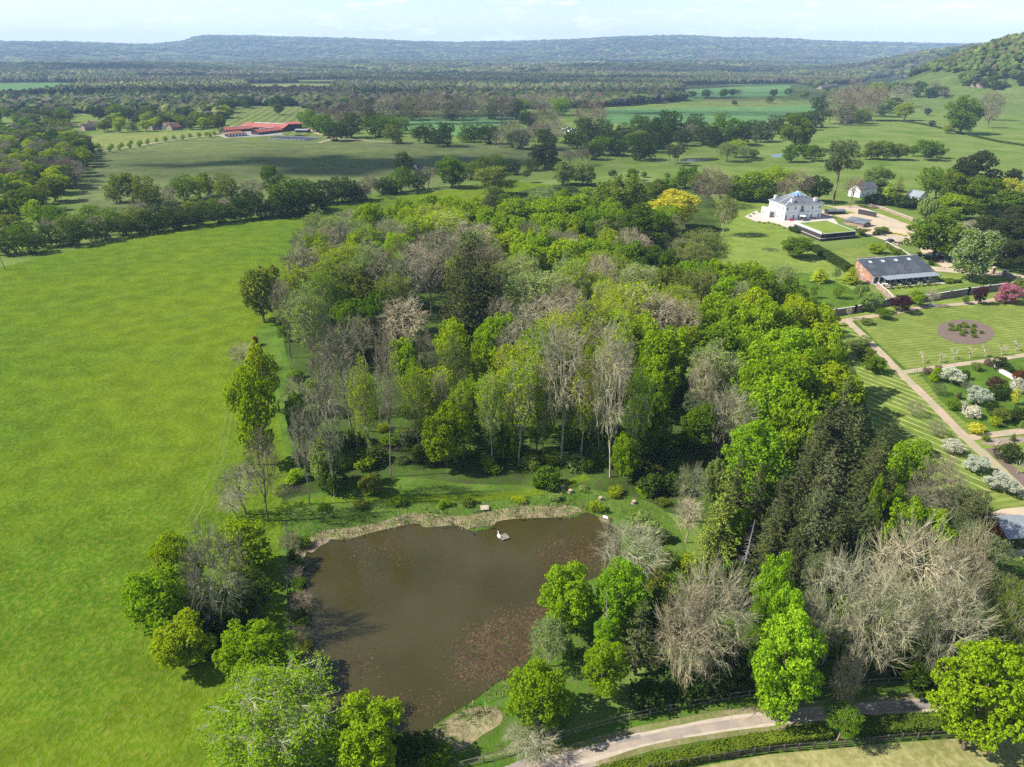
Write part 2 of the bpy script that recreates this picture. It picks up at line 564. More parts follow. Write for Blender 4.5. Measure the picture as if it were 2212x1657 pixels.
GRAVEL = surf('gravel', (0.40, 0.315, 0.215), (0.33, 0.255, 0.17), 2.0, 0.95, 0.02, 30, c3=(0.30, 0.245, 0.17), s3=0.12)
PATHM = surf('path_hoggin', (0.35, 0.26, 0.185), (0.27, 0.20, 0.14), 0.9, 0.95, 0.02, 20, c3=(0.25, 0.215, 0.13), s3=0.15)
ROADM = surf('road_surface', (0.30, 0.24, 0.18), (0.225, 0.18, 0.135), 0.55, 0.92, 0.03, 14, c3=(0.185, 0.162, 0.142), s3=0.11, detail=8)
MULCH = surf('bark_mulch', (0.15, 0.104, 0.082), (0.088, 0.062, 0.05), 3.5, 0.95, 0.06, 9)
SOIL = surf('soil', (0.24, 0.19, 0.14), (0.16, 0.12, 0.09), 2.0, 0.95, 0.05, 8)
PAVE = surf('paving', (0.40, 0.355, 0.30), (0.33, 0.29, 0.25), 1.2, 0.85)
# main meadow on the left, round the back of the wood
sheet('meadow', [(-500, 700), (-500, 640), (0, 578), (107, 553), (215, 528), (320, 503), (500, 476), (640, 456), (735, 440), (900, 418), (1020, 404), (1110, 392),
                 (1180, 398), (1300, 400), (1480, 400), (1480, 700), (1400, 1000), (1100, 1200), (600, 1657), (560, 1900), (-900, 1900), (-900, 1200)], MEADOW, 0.02)
sheet('paddock', [(165, 425), (186, 380), (199, 331), (350, 306.5), (473, 294), (540, 300), (650, 292), (745, 302), (890, 308), (1037, 312), (1280, 315), (1260, 330),
                  (1180, 350), (1090, 360), (1000, 395), (735, 425), (500, 455), (320, 480), (200, 480)], PADD, 0.02)
sheet('field', [(178, 292), (199, 327), (350, 302), (475, 288), (480, 282), (420, 282), (320, 289), (240, 290)], PALE, 0.02)
sheet('field', [(470, 292), (484, 268), (525, 236), (560, 232), (655, 232), (640, 262), (700, 280), (690, 292), (640, 296)], STRIPED, 0.02)
sheet('field', [(850, 259), (960, 253), (1115, 249), (1092, 268), (1035, 284), (990, 293), (880, 290), (862, 272)], CEREAL, 0.02)
sheet('field', [(1297, 234), (1480, 233), (1640, 231), (1815, 225), (1790, 235), (1700, 255), (1640, 271), (1480, 268), (1303, 268)], CEREAL, 0.02)
sheet('field', [(1480, 194), (1600, 187), (1707, 184), (1705, 207), (1580, 213), (1480, 214)], CEREAL, 0.02)
sheet('field', [(1505, 231), (1522, 211), (1685, 211), (1692, 227)], STRIPED, 0.02)
sheet('field', [(-20, 181), (60, 179), (130, 179), (170, 183), (60, 199), (-20, 204)], CEREAL, 0.02)
sheet('field', [(537, 184), (640, 180), (712, 181), (716, 191), (537, 193)], PALE, 0.02)
sheet('field', [(10, 296), (45, 296), (48, 318), (5, 318)], PALE, 0.02)
TRACK = grass('worn_grass', (0.075, 0.115, 0.012), (0.085, 0.122, 0.016), (0.115, 0.14, 0.03), 0.1, 1.2, 0.2)
ribbon('worn_track', [(532, 735), (512, 790), (500, 850), (484, 920), (470, 985), (440, 1060), (400, 1130)], 0.55, TRACK, 0.04)
ribbon('worn_track', [(545, 735), (524, 790), (512, 850), (497, 920), (484, 985), (455, 1062), (416, 1134)], 0.5, TRACK, 0.04)
ribbon('worn_track', [(-30, 760), (120, 735), (300, 700), (450, 670), (560, 655)], 0.7, TRACK, 0.04)
def slip(pts):
    W3 = [gp(*p) + Vector((0, 0, 0.9)) for p in pts]
    flat_sheet('field', W3, CEREAL if pts[0][0] > 1000 else PALE)
for q in ([(300, 167.5), (300, 165), (470, 164), (470, 167)], [(900, 162.5), (900, 160), (1000, 159.5), (1000, 162)], [(640, 177), (640, 173.5), (760, 172.5), (760, 176)], [(1200, 146), (1210, 144.5), (1330, 144.5), (1330, 146)], [(1560, 158), (1560, 156), (1690, 156), (1690, 158)]):
    slip(q)
# ground of the wood, the pond banks
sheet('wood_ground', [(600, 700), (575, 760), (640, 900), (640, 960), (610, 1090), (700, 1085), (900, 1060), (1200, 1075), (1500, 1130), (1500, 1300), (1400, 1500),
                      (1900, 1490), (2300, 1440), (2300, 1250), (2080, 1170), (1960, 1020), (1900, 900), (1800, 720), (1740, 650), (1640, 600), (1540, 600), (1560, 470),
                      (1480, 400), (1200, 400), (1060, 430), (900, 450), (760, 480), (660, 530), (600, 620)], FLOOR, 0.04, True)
sheet('pond_bank', [(600, 1100), (700, 1062), (850, 1030), (1000, 1045), (1150, 1050), (1300, 1062), (1430, 1100), (1480, 1200), (1440, 1350), (1300, 1480),
                    (1200, 1580), (1020, 1640), (900, 1690), (800, 1690), (640, 1640), (590, 1450), (575, 1250)], BANK, 0.06, True)
sheet('wood_edge_grass', [(553, 720), (600, 705), (622, 780), (655, 880), (650, 950), (618, 990), (600, 900), (560, 820)], LUSH, 0.06, True)
ribbon('mown_path', [(588, 1420), (590, 1340), (588, 1240), (590, 1160), (612, 1098), (700, 1082), (830, 1078), (960, 1077), (1080, 1073), (1180, 1058), (1270, 1030)], 2.3, MEADOW, 0.08)
sheet('reed_litter', [(921, 1600), (960, 1560), (1010, 1532), (1070, 1530), (1085, 1560), (1040, 1590), (1000, 1620), (960, 1625)], STRAW, 0.08, True)
sheet('reed_litter', [(640, 1190), (690, 1150), (760, 1140), (830, 1125), (900, 1108), (1000, 1115), (1100, 1098), (1230, 1093), (1250, 1110), (1150, 1124), (1070, 1135), (985, 1145),
                      (900, 1140), (800, 1162), (710, 1172), (672, 1190), (655, 1240), (640, 1240)], STRAW, 0.08, True)
sheet('reed_litter', [(640, 1380), (660, 1375), (690, 1460), (715, 1530), (690, 1520), (650, 1440)], STRAW, 0.08, True)
# pond
POND = spline([(668, 1186), (684, 1172), (710, 1166), (750, 1166), (797, 1153), (847, 1141), (897, 1132), (921, 1140), (987, 1136), (1017, 1148), (1062, 1141), (1079, 1126),
               (1154, 1120), (1237, 1119), (1258, 1109), (1276, 1110), (1299, 1122), (1330, 1140), (1340, 1190), (1300, 1240), (1230, 1270), (1190, 1320), (1166, 1350),
               (1154, 1405), (1111, 1458), (1077, 1472), (1031, 1508), (977, 1541), (941, 1565), (925, 1578), (877, 1588), (830, 1575), (770, 1560), (722, 1540),
               (698, 1480), (683, 1445), (670, 1382), (663, 1320), (656, 1272), (655, 1215)], True, 5)
def water_mat():
    m, t = newmat('pond_water')
    k = t.links.new
    tx = nd(t, 'ShaderNodeTexCoord')
    n = nd(t, 'ShaderNodeTexNoise', Scale=0.05, Detail=3.0)
    k(tx.outputs['Object'], n.inputs['Vector'])
    r = ramp(t, [(0.35, (0.030, 0.026, 0.006)), (0.65, (0.044, 0.037, 0.014))])
    k(n.outputs['Fac'], r.inputs['Fac'])
    p = nd(t, 'ShaderNodeBsdfPrincipled', Roughness=0.07, IOR=1.33)
    k(r.outputs['Color'], p.inputs['Base Color'])
    b = nd(t, 'ShaderNodeBump', Strength=0.12, Distance=0.05)
    nb = nd(t, 'ShaderNodeTexNoise', Scale=2.2, Detail=3.0)
    k(tx.outputs['Object'], nb.inputs['Vector'])
    k(nb.outputs['Fac'], b.inputs['Height'])
    k(b.outputs['Normal'], p.inputs['Normal'])
    out(t, p.outputs[0])
    return m
WATER = water_mat()
sheet('pond', POND, WATER, 0.12)
MUD = surf('mud', (0.20, 0.15, 0.10), (0.13, 0.095, 0.065), 1.5, 0.6)
sheet('mud_bank', [(664, 1192), (672, 1176), (695, 1164), (712, 1166), (706, 1174), (690, 1182), (676, 1194)], MUD, 0.14, True)
sheet('park_pond', [(1472, 344), (1500, 341), (1545, 342), (1552, 346), (1520, 349), (1476, 350)], WATER, 0.05, True)
sheet('park_pond', [(1668, 334), (1700, 332), (1697, 338), (1670, 340)], WATER, 0.05, True)
# house grounds
sheet('house_lawn', [(1560, 470), (1600, 440), (1660, 438), (1690, 480), (1715, 500), (1740, 530), (1790, 570), (1835, 605), (1862, 640), (1900, 660), (1760, 680), (1700, 640), (1600, 610), (1550, 570)], HLAWN, 0.06)
sheet('rough_lawn', [(1740, 640), (1700, 590), (1760, 590), (1830, 620), (1880, 650), (1900, 662), (1765, 690)], LUSH, 0.08)
sheet('terrace', [(1608, 468), (1632, 456), (1660, 455), (1800, 470), (1812, 486), (1790, 492), (1720, 490), (1700, 492), (1672, 482), (1630, 478)], PAVE, 0.10)
sheet('gravel_court', [(1770, 440), (1800, 446), (1850, 444), (1905, 462), (1966, 482), (1975, 500), (1985, 530), (1940, 530), (1890, 512), (1855, 505), (1850, 480), (1800, 466), (1775, 470)], GRAVEL, 0.08)
sheet('garden_lawn', [(1815, 440), (1880, 448), (1972, 476), (1965, 486), (1900, 462), (1850, 442)], HLAWN, 0.10)
sheet('garden_lawn', [(1776, 442), (1815, 453), (1850, 460), (1800, 466), (1775, 452)], HLAWN, 0.10)
sheet('garden_lawn', [(1785, 545), (1840, 535), (1880, 540), (1905, 560), (1860, 585), (1835, 590)], LAWN, 0.08)
sheet('garden_lawn', [(1895, 628), (1940, 640), (2100, 612), (2180, 604), (2165, 598), (2100, 592), (2030, 588), (2000, 602)], HLAWN, 0.08)
sheet('gravel_drive', [(2000, 585), (2012, 576), (2060, 580), (2140, 583), (2180, 590), (2230, 600), (2230, 614), (2165, 597), (2100, 593), (2040, 588)], GRAVEL, 0.10)
sheet('gravel_drive', [(1975, 498), (2010, 520), (2060, 575), (2040, 580), (1990, 545)], GRAVEL, 0.10)
sheet('orchard', [(1790, 702), (1832, 696), (1946, 808), (2088, 948), (2230, 1080), (2300, 1240), (2000, 1160), (1900, 980), (1850, 800)], ORCH, 0.06)
sheet('circle_lawn', [(1840, 690), (2005, 664), (2240, 640), (2240, 775), (1950, 806)], LAWN, 0.06)
sheet('verge', [(1760, 690), (1940, 652), (2240, 604), (2240, 634), (2000, 664), (1830, 688), (1762, 702)], HLAWN, 0.06)
sheet('shrub_garden', [(1952, 810), (2150, 779), (2240, 770), (2240, 925), (2092, 944)], LUSH, 0.07)
sheet('garden_strip', [(1952, 811), (1985, 806), (2035, 870), (2105, 930), (2092, 944)], LAWN, 0.09)
sheet('garden_plot', [(2092, 952), (2240, 938), (2240, 1090)], HLAWN, 0.07)
sheet('planting_bed', [(2118, 960), (2125, 950), (2240, 942), (2240, 952), (2150, 964)], SOIL, 0.10)
sheet('planting_bed', [(2128, 970), (2152, 966), (2180, 1000), (2240, 1050), (2240, 1085), (2180, 1020)], MULCH, 0.10)
sheet('lawn_margin', [(1838, 692), (1846, 690), (1900, 745), (1960, 800), (2145, 768), (2145, 777), (1950, 807)], LUSH, 0.08)
sheet('orchard_end', [(2060, 1075), (2150, 1060), (2200, 1062), (2240, 1090), (2240, 1100), (2120, 1103)], LAWN, 0.08)
ribbon('garden_path', [(1757, 706), (1829, 692), (1940, 675), (1994, 664), (2080, 657), (2156, 647), (2250, 634)], 2.4, PATHM, 0.11)
ribbon('garden_path', [(1829, 692), (1885, 745), (1945, 806), (2015, 874), (2087, 948), (2150, 1006), (2212, 1068), (2300, 1160)], 2.3, PATHM, 0.13)
ribbon('garden_path', [(1945, 806), (2040, 792), (2147, 778), (2250, 762)], 2.1, PATHM, 0.12)
ribbon('garden_path', [(2087, 948), (2150, 939), (2250, 928)], 2.3, PATHM, 0.12)
sheet('gravel_drive', [(2130, 1112), (2166, 1100), (2240, 1093), (2240, 1118), (2150, 1122)], GRAVEL, 0.10)
sheet('gravel_drive', [(2150, 1192), (2240, 1185), (2240, 1200), (2160, 1204)], GRAVEL, 0.10)
sheet('garden_lawn', [(2120, 1126), (2240, 1120), (2240, 1128), (2130, 1134)], HLAWN, 0.10)
bedc = [at(2086 + 62 * math.cos(a), 717 + 26.5 * math.sin(a) + 4 * math.cos(a), 0.10) for a in np.linspace(0, 2 * math.pi, 49)[:-1]]
o = flat_sheet('mulch_bed', bedc, MULCH)
if o.data.polygons[0].normal.z < 0:
    o.data.flip_normals()
# the lane at the bottom
ROAD = [(1080, 1662), (1144, 1638), (1274, 1602), (1344, 1582), (1444, 1562), (1575, 1539), (1775, 1517), (1859, 1511), (2025, 1497), (2300, 1470),
        (2300, 1528), (2025, 1548), (1869, 1555), (1785, 1565), (1580, 1589), (1411, 1618), (1284, 1657), (1200, 1690), (1000, 1720)]
sheet('lane_verge', [(980, 1690), (1010, 1650), (1130, 1620), (1260, 1578), (1400, 1545), (1600, 1505), (1800, 1484), (2040, 1470), (2300, 1440), (2300, 1600), (2000, 1620),
                     (1660, 1640), (1475, 1680), (1300, 1720)], BANK, 0.08, True)
rj = random.Random(8)
sheet('road', [(x, y + rj.uniform(-1.3, 1.3)) for x, y in spline(ROAD[:10], False, 14) + spline(ROAD[10:], False, 14)], ROADM, 0.12)
PATCHM = surf('road_patch', (0.20, 0.175, 0.15), (0.16, 0.14, 0.12), 1.2, 0.92, 0.02, 12)
sheet('road_patch', [(1326, 1600), (1382, 1588), (1386, 1597), (1332, 1608)], PATCHM, 0.126)
sheet('road_patch', [(1450, 1596), (1476, 1591), (1480, 1602), (1453, 1606)], ROADM, 0.126)
WHEEL = surf('wheel_track', (0.37, 0.305, 0.235), (0.29, 0.24, 0.185), 0.8, 0.92, 0.02, 14)
for dy in (-15, 13):
    ribbon('wheel_track', [(1180, 1656 + dy * 0.9), (1310, 1621 + dy), (1400, 1599 + dy), (1510, 1577 + dy), (1680, 1553 + dy), (1830, 1537 + dy), (2025, 1523 + dy), (2250, 1502 + dy)], 0.55, WHEEL, 0.123)
VERGEM = grass('trodden_verge', (0.20, 0.165, 0.10), (0.13, 0.135, 0.045), (0.10, 0.13, 0.03), 0.35, 1.6, 0.2)
ribbon('trodden_verge', [(1140, 1641), (1274, 1605), (1344, 1585), (1444, 1565), (1575, 1541), (1775, 1520), (1859, 1514), (2025, 1500), (2200, 1484)], 0.9, VERGEM, 0.132)
ribbon('trodden_verge', [(1290, 1654), (1411, 1616), (1580, 1587), (1785, 1563), (1869, 1553), (2025, 1546), (2200, 1535)], 0.8, VERGEM, 0.132)
sheet('dry_field', [(1250, 1720), (1475, 1664), (1659, 1631), (1809, 1618), (1869, 1611), (2075, 1596), (2300, 1586), (2500, 1800), (1300, 1900)], DRY, 0.10)
# ================================================================== plants: prototypes (shared mesh data)
def rot_frames(N, rng):
    N = N / np.maximum(np.linalg.norm(N, axis=1, keepdims=True), 1e-6)
    T = rng.normal(size=N.shape)
    U = np.cross(N, T)
    U /= np.maximum(np.linalg.norm(U, axis=1, keepdims=True), 1e-6)
    return N, U, np.cross(N, U)
def quads(Cn, N, S, rng, asp=(0.6, 1.0), fold=0.3):
    """bent leaf-spray cards"""
    N, U, Vv = rot_frames(N, rng)
    n = len(Cn)
    S = np.asarray(S).reshape(-1, 1) * np.ones((n, 1))
    a = rng.uniform(*asp, (n, 1))
    P = np.empty((n, 4, 3))
    P[:, 0] = Cn - U * S - N * S * fold * 0.5
    P[:, 1] = Cn - Vv * S * a + N * S * fold * 0.5
    P[:, 2] = Cn + U * S * rng.uniform(0.7, 1, (n, 1)) - N * S * fold * 0.5
    P[:, 3] = Cn + Vv * S * a + N * S * fold * 0.5
    return P.reshape(-1, 3), np.arange(n * 4).reshape(n, 4)
def tubes(segs, n=3):
    """many tapered prisms: rows of x0 y0 z0 x1 y1 z1 r0 r1"""
    s = np.asarray(segs, float)
    a, b = s[:, 0:3], s[:, 3:6]
    d = b - a
    d /= np.maximum(np.linalg.norm(d, axis=1, keepdims=True), 1e-6)
    ref = np.where(np.abs(d[:, 2:3]) < 0.9, np.array([[0, 0, 1.0]]), np.array([[1.0, 0, 0]]))
    u = np.cross(d, ref)
    u /= np.linalg.norm(u, axis=1, keepdims=True)
    v = np.cross(d, u)
    m = len(s)
    P = np.empty((m, 2 * n, 3))
    for k in range(n):
        c, q = math.cos(2 * math.pi * k / n), math.sin(2 * math.pi * k / n)
        P[:, k] = a + (u * c + v * q) * s[:, 6:7]
        P[:, n + k] = b + (u * c + v * q) * s[:, 7:8]
    base = (np.arange(m) * 2 * n)[:, None]
    Fs = np.concatenate([base + np.array([[k, (k + 1) % n, n + (k + 1) % n, n + k]]) for k in range(n)])
    return P.reshape(-1, 3), Fs
def lobes(rng, nl, Rr, hz, zc, flat=1.0, r=(0.26, 0.42), up=0.15):
    d = rng.normal(size=(nl, 3))
    d[:, 2] += up
    d /= np.linalg.norm(d, axis=1, keepdims=True)
    u = rng.uniform(0.5, 0.82, (nl, 1))
    c = d * u * np.array([Rr, Rr, hz])
    c[:, 2] += zc
    return c, rng.uniform(*r, nl) * (Rr * 0.65 + hz * 0.35)
def shell(rng, c, r, n, flat=1.0, tuft=5, spread=0.07, droop=0.0):
    """points in tufts on the outside of a heap of lobes, with outward normals"""
    w = r ** 2 / (r ** 2).sum()
    k = int(n / tuft * 1.7)
    i = rng.choice(len(c), k, p=w)
    d = rng.normal(size=(k, 3))
    d /= np.linalg.norm(d, axis=1, keepdims=True)
    rad = (r[i] * rng.uniform(0.8, 1.08, k))[:, None]
    p = c[i] + d * rad * np.array([1, 1, flat])
    q = p[:, None, :] - c[None]
    q[..., 2] /= flat
    dist = np.sqrt((q ** 2).sum(-1)) / r[None]
    dist[np.arange(k), i] = 9
    ok = dist.min(1) > 0.8
    p, d = p[ok][: n // tuft], d[ok][: n // tuft]
    m = len(p)
    rr = spread * r.mean() / 0.35
    P = (p[:, None] + rng.normal(size=(m, tuft, 3)) * rr).reshape(-1, 3)
    N = (d[:, None] + rng.normal(size=(m, tuft, 3)) * 0.55).reshape(-1, 3)
    return P, N
def curve_pts(rng, a, b, k=4, wob=0.08, sag=0.0):
    a, b = np.asarray(a, float), np.asarray(b, float)
    Ld = np.linalg.norm(b - a)
    o = []
    for i in range(k + 1):
        t = i / k
        p = a + (b - a) * t
        if 0 < i < k:
            p = p + rng.normal(size=3) * wob * Ld * 0.5
        p[2] += sag * Ld * math.sin(math.pi * t)
        o.append(p)
    return o
def chain(segs, pts, r0, r1):
    k = len(pts) - 1
    for i in range(k):
        ra, rb = r0 + (r1 - r0) * i / k, r0 + (r1 - r0) * (i + 1) / k
        segs.append((*pts[i], *pts[i + 1], ra, rb))
PROTO = {}
class Pr:
    """a prototype: named child meshes, reference height and radius, where the crown's middle sits"""
    def __init__(s, parts, ht, rad, frac):
        s.parts, s.ht, s.rad, s.frac = parts, ht, rad, frac
def broadleaf(seed, ht=13.0, rad=4.6, b=0.18, nl=30, n=10500, leaf=0.205, flat=1.0, lr=(0.26, 0.42), candles=0, tr=0.28, up=0.15, sub=9):
    rng = np.random.default_rng(seed)
    zc, hz = ht * (1 + b) / 2, ht * (1 - b) / 2
    c, r = lobes(rng, nl, rad, hz, zc, flat, lr, up)
    big, lobe_r = c, r
    if sub:
        dd = rng.normal(size=(len(c), sub, 3))
        dd /= np.linalg.norm(dd, axis=2, keepdims=True)
        c2 = (c[:, None] + dd * r[:, None, None] * 0.72 * np.array([1, 1, flat])).reshape(-1, 3)
        r2 = np.repeat(r, sub) * rng.uniform(0.30, 0.50, len(c2))
        q2 = (((c2[:, None] - c[None]) ** 2).sum(-1) / (r[None] ** 2)).copy()
        q2[np.arange(len(c2)), np.repeat(np.arange(len(c)), sub)] = 9
        ok2 = q2.min(1) > 0.45
        c, r = c2[ok2], r2[ok2]
    P, N = shell(rng, c, r, n, flat, spread=0.05)
    c = big
    lo = P[:, 2] < 0.3
    P[lo, 2] = 0.3 + rng.uniform(0, 0.5, lo.sum())
    V, Fq = quads(P, N, leaf * rng.uniform(0.7, 1.25, len(P)), rng)
    parts = [('crown', mesh('crown', V, Fq, LEAF))]
    sg = []
    top = (rng.normal() * 0.3, rng.normal() * 0.3, zc + hz * 0.25)
    pts = curve_pts(rng, (0, 0, -0.3), top, 5, 0.03)
    chain(sg, pts, tr, tr * 0.35)
    for j in rng.permutation(nl)[:14]:
        t = rng.uniform(0.25, 0.9)
        q = np.array(pts[0]) + (np.array(top) - np.array(pts[0])) * t
        chain(sg, curve_pts(rng, q, c[j], 3, 0.12), tr * 0.4 * (1.1 - t * 0.6), 0.03)
    V, Fq = tubes(sg, 5)
    parts.append(('trunk', mesh('trunk', V, Fq, BARK)))
    if candles:
        Pc, Nc = shell(rng, c, lobe_r * 1.12, candles, flat, 2, 0.03)
        k = Pc[:, 2] > zc - hz * 0.55
        V, Fq = quads(Pc[k], Nc[k], 0.12, rng, fold=0.8)
        parts.append(('blossom', mesh('blossom', V, Fq, PETAL)))
    return Pr(parts, ht, rad, (1 + b) / 2)
def bare(seed, ht=18.0, rad=5.0, b=0.32, m1=12, m2=75, m3=430, tips=5, leaves=0, leaf=0.26, forks=1, tw=0.9, twl=1.1, fill=0.5):
    """a leafless crown grown towards points spread through a dome: limbs, branches, twigs"""
    rng = np.random.default_rng(seed)
    zc, hz = ht * (1 + b) / 2, ht * (1 - b) / 2
    S = np.array([rad, rad, hz])
    def dome(n, lo, hi):
        d = rng.normal(size=(n, 3))
        d[:, 2] = d[:, 2] * 0.9 + 0.25
        d /= np.linalg.norm(d, axis=1, keepdims=True)
        lump = 1 + 0.20 * np.sin(d[:, 0] * 5 + seed) * np.sin(d[:, 1] * 5 + 2 * seed) + 0.12 * np.sin(d[:, 2] * 9 + seed)
        return d * (rng.uniform(lo ** 2, hi ** 2, n) ** 0.5 * lump)[:, None]
    n1, n2, n3 = dome(m1, 0.40, 0.58), dome(m2, 0.5, 0.82), dome(m3, fill, 0.92)
    p2 = ((n2[:, None] - n1[None]) ** 2).sum(-1).argmin(1)
    p3 = ((n3[:, None] - n2[None]) ** 2).sum(-1).argmin(1)
    w = lambda q: q * S + np.array([0, 0, zc])
    n1, n2, n3 = w(n1), w(n2), w(n3)
    sg = []
    r0 = ht * 0.0135 + 0.03
    stems = []
    for f in range(forks):
        off = rng.normal(size=2) * (0.0 if forks == 1 else 0.5)
        lean = rng.normal(size=2) * rad * (0.08 if forks == 1 else 0.35)
        pts = curve_pts(rng, (off[0], off[1], -0.3), (lean[0], lean[1], zc + hz * 0.25), 6, 0.03)
        chain(sg, pts, r0 / forks ** 0.35, r0 * 0.32)
        stems.append(pts)
    for j, q in enumerate(n1):
        st = stems[j % forks]
        t = np.clip((q[2] - ht * 0.22) / ht * 0.85 + rng.uniform(-0.05, 0.1), b * 0.75, 0.62) * ht / st[-1][2]
        i = min(int(t * 6), 5)
        a = np.array(st[i]) + (np.array(st[i + 1]) - np.array(st[i])) * min(t * 6 - i, 1)
        chain(sg, curve_pts(rng, a, q, 4, 0.09, -0.05), r0 * 0.42, r0 * 0.17)
    for j, q in enumerate(n2):
        chain(sg, curve_pts(rng, n1[p2[j]], q, 3, 0.13, -0.04), r0 * 0.16, 0.032 * tw)
    T, E = [], []
    for j, q in enumerate(n3):
        a = n2[p3[j]]
        chain(sg, curve_pts(rng, a, q, 2, 0.16), 0.034 * tw, 0.024 * tw)
        d = q - a
        d = d / max(np.linalg.norm(d), 1e-6)
        o_ = (q - np.array([0, 0, zc])) / S
        o_ = o_ / max(np.linalg.norm(o_), 1e-6)
        for k in range(tips):
            v = d * 0.7 + o_ * 0.55 + rng.normal(size=3) * 0.38 + np.array([0, 0, 0.22])
            v = v / np.linalg.norm(v) * rng.uniform(0.5, 1.25) * twl
            s0 = a + (q - a) * rng.uniform(0.45, 1.0)
            e = s0 + v
            sg.append((*s0, *e, 0.021 * tw, 0.010 * tw))
            E.append(e)
    s = np.array(sg)
    E = np.array(E)
    thick = s[:, 6] > 0.075
    V, Fq = tubes(s[thick], 5)
    V2, F2 = tubes(s[~thick], 3)
    parts = [('branches', mesh('branches', V2, F2, TWIG)), ('trunk', mesh('trunk', V, Fq, BARK))]
    if leaves:
        i = rng.integers(0, len(E), leaves)
        P = E[i] + rng.normal(size=(leaves, 3)) * 0.22
        V, Fq = quads(P, rng.normal(size=(leaves, 3)) + np.array([0, 0, 0.5]), leaf * rng.uniform(0.6, 1.2, leaves), rng)
        parts.append(('leaves', mesh('leaves', V, Fq, LEAF)))
    return Pr(parts, ht, rad, (1 + b) / 2)
def conifer(seed, ht=20.0, rad=3.6, b=0.12, step=0.55, nb=8, droop=0.35, card=0.42, power=0.8, dead=False, thin=1.0):
    rng = np.random.default_rng(seed)
    sg, Pc, Nc, Sc = [], [], [], []
    chain(sg, [(0, 0, -0.3), (0.05, 0, ht * 0.5), (0, 0.05, ht)], ht * 0.013, 0.03)
    z = ht * b
    while z < ht * 0.985:
        t = (z / ht - b) / (1 - b)
        ln0 = rad * (1 - t) ** power + 0.25
        for j in range(max(4, int(nb * (1 - 0.4 * t)))):
            if rng.random() > thin:
                continue
            a = rng.uniform(0, 2 * math.pi)
            ln = ln0 * rng.uniform(0.65, 1.12)
            k = max(2, int(ln / 0.45))
            p = np.array([0, 0, z + rng.uniform(-0.2, 0.2)])
            up = 0.25
            prev = p.copy()
            for i in range(k):
                s = (i + 1) / k
                q = np.array([math.cos(a) * ln * s, math.sin(a) * ln * s, z + ln * (up * s - droop * 1.7 * s * s + 0.25 * s ** 4)])
                if i % 2 == 1 or i == k - 1:
                    sg.append((*prev, *q, 0.035 * (1.2 - s), 0.035 * (1.1 - s)))
                    prev = q.copy()
                if not dead:
                    for w in range(2):
                        side = np.array([-math.sin(a), math.cos(a), 0]) * rng.normal() * 0.30 * (1.2 - 0.5 * s)
                        Pc.append(q + side + np.array([0, 0, -rng.uniform(0, 0.3)]))
                        Nc.append(np.array([math.cos(a) * 0.35, math.sin(a) * 0.35, 1.0]) + rng.normal(size=3) * 0.42)
                        Sc.append(card * rng.uniform(0.7, 1.2) * (1.1 - 0.4 * t))
        z += step * rng.uniform(0.8, 1.2)
    parts = []
    if not dead:
        V, Fq = quads(np.array(Pc), np.array(Nc), np.array(Sc), rng, asp=(0.3, 0.55), fold=0.5)
        parts.append(('crown', mesh('crown', V, Fq, NEEDLE)))
    V, Fq = tubes(sg, 4)
    parts.append(('trunk', mesh('trunk', V, Fq, BARK)))
    return Pr(parts, ht, rad, 0.5 + b * 0.4)
def pine(seed, ht=18.0, rad=5.0, b=0.3, nl=22, n=4200, flat=0.55, lr=(0.22, 0.36), level=False, leaf=0.26):
    rng = np.random.default_rng(seed)
    zc, hz = ht * (1 + b) / 2, ht * (1 - b) / 2
    if level:
        c, r = [], []
        for i in range(nl):
            t = i / nl
            a = rng.uniform(0, 2 * math.pi)
            rr = rad * (1.0 - 0.35 * t) * rng.uniform(0.25, 0.85)
            c.append((math.cos(a) * rr, math.sin(a) * rr, ht * (b + (0.95 - b) * (int(t * 6) + 0.5) / 6)))
            r.append(rad * rng.uniform(0.22, 0.36))
        c, r = np.array(c), np.array(r)
    else:
        c, r = lobes(rng, nl, rad, hz, zc, flat, lr)
    P, N = shell(rng, c, r, n, flat, 6, 0.05)
    N = N + np.array([0, 0, 0.4])
    V, Fq = quads(P, N, leaf * rng.uniform(0.7, 1.2, len(P)), rng, asp=(0.35, 0.7), fold=0.5)
    parts = [('crown', mesh('crown', V, Fq, NEEDLE))]
    sg = []
    top = np.array((rng.normal() * 0.3, rng.normal() * 0.3, ht * 0.93))
    chain(sg, curve_pts(rng, (0, 0, -0.3), top, 5, 0.02), ht * 0.018, 0.06)
    for j in range(nl):
        t = min(max((c[j][2] - 0.8) / ht, 0.15), 0.9)
        chain(sg, curve_pts(rng, top * t, c[j], 3, 0.1), 0.13, 0.04)
    V, Fq = tubes(sg, 5)
    parts.append(('trunk', mesh('trunk', V, Fq, BARK)))
    return Pr(parts, ht, rad, (1 + b) / 2)
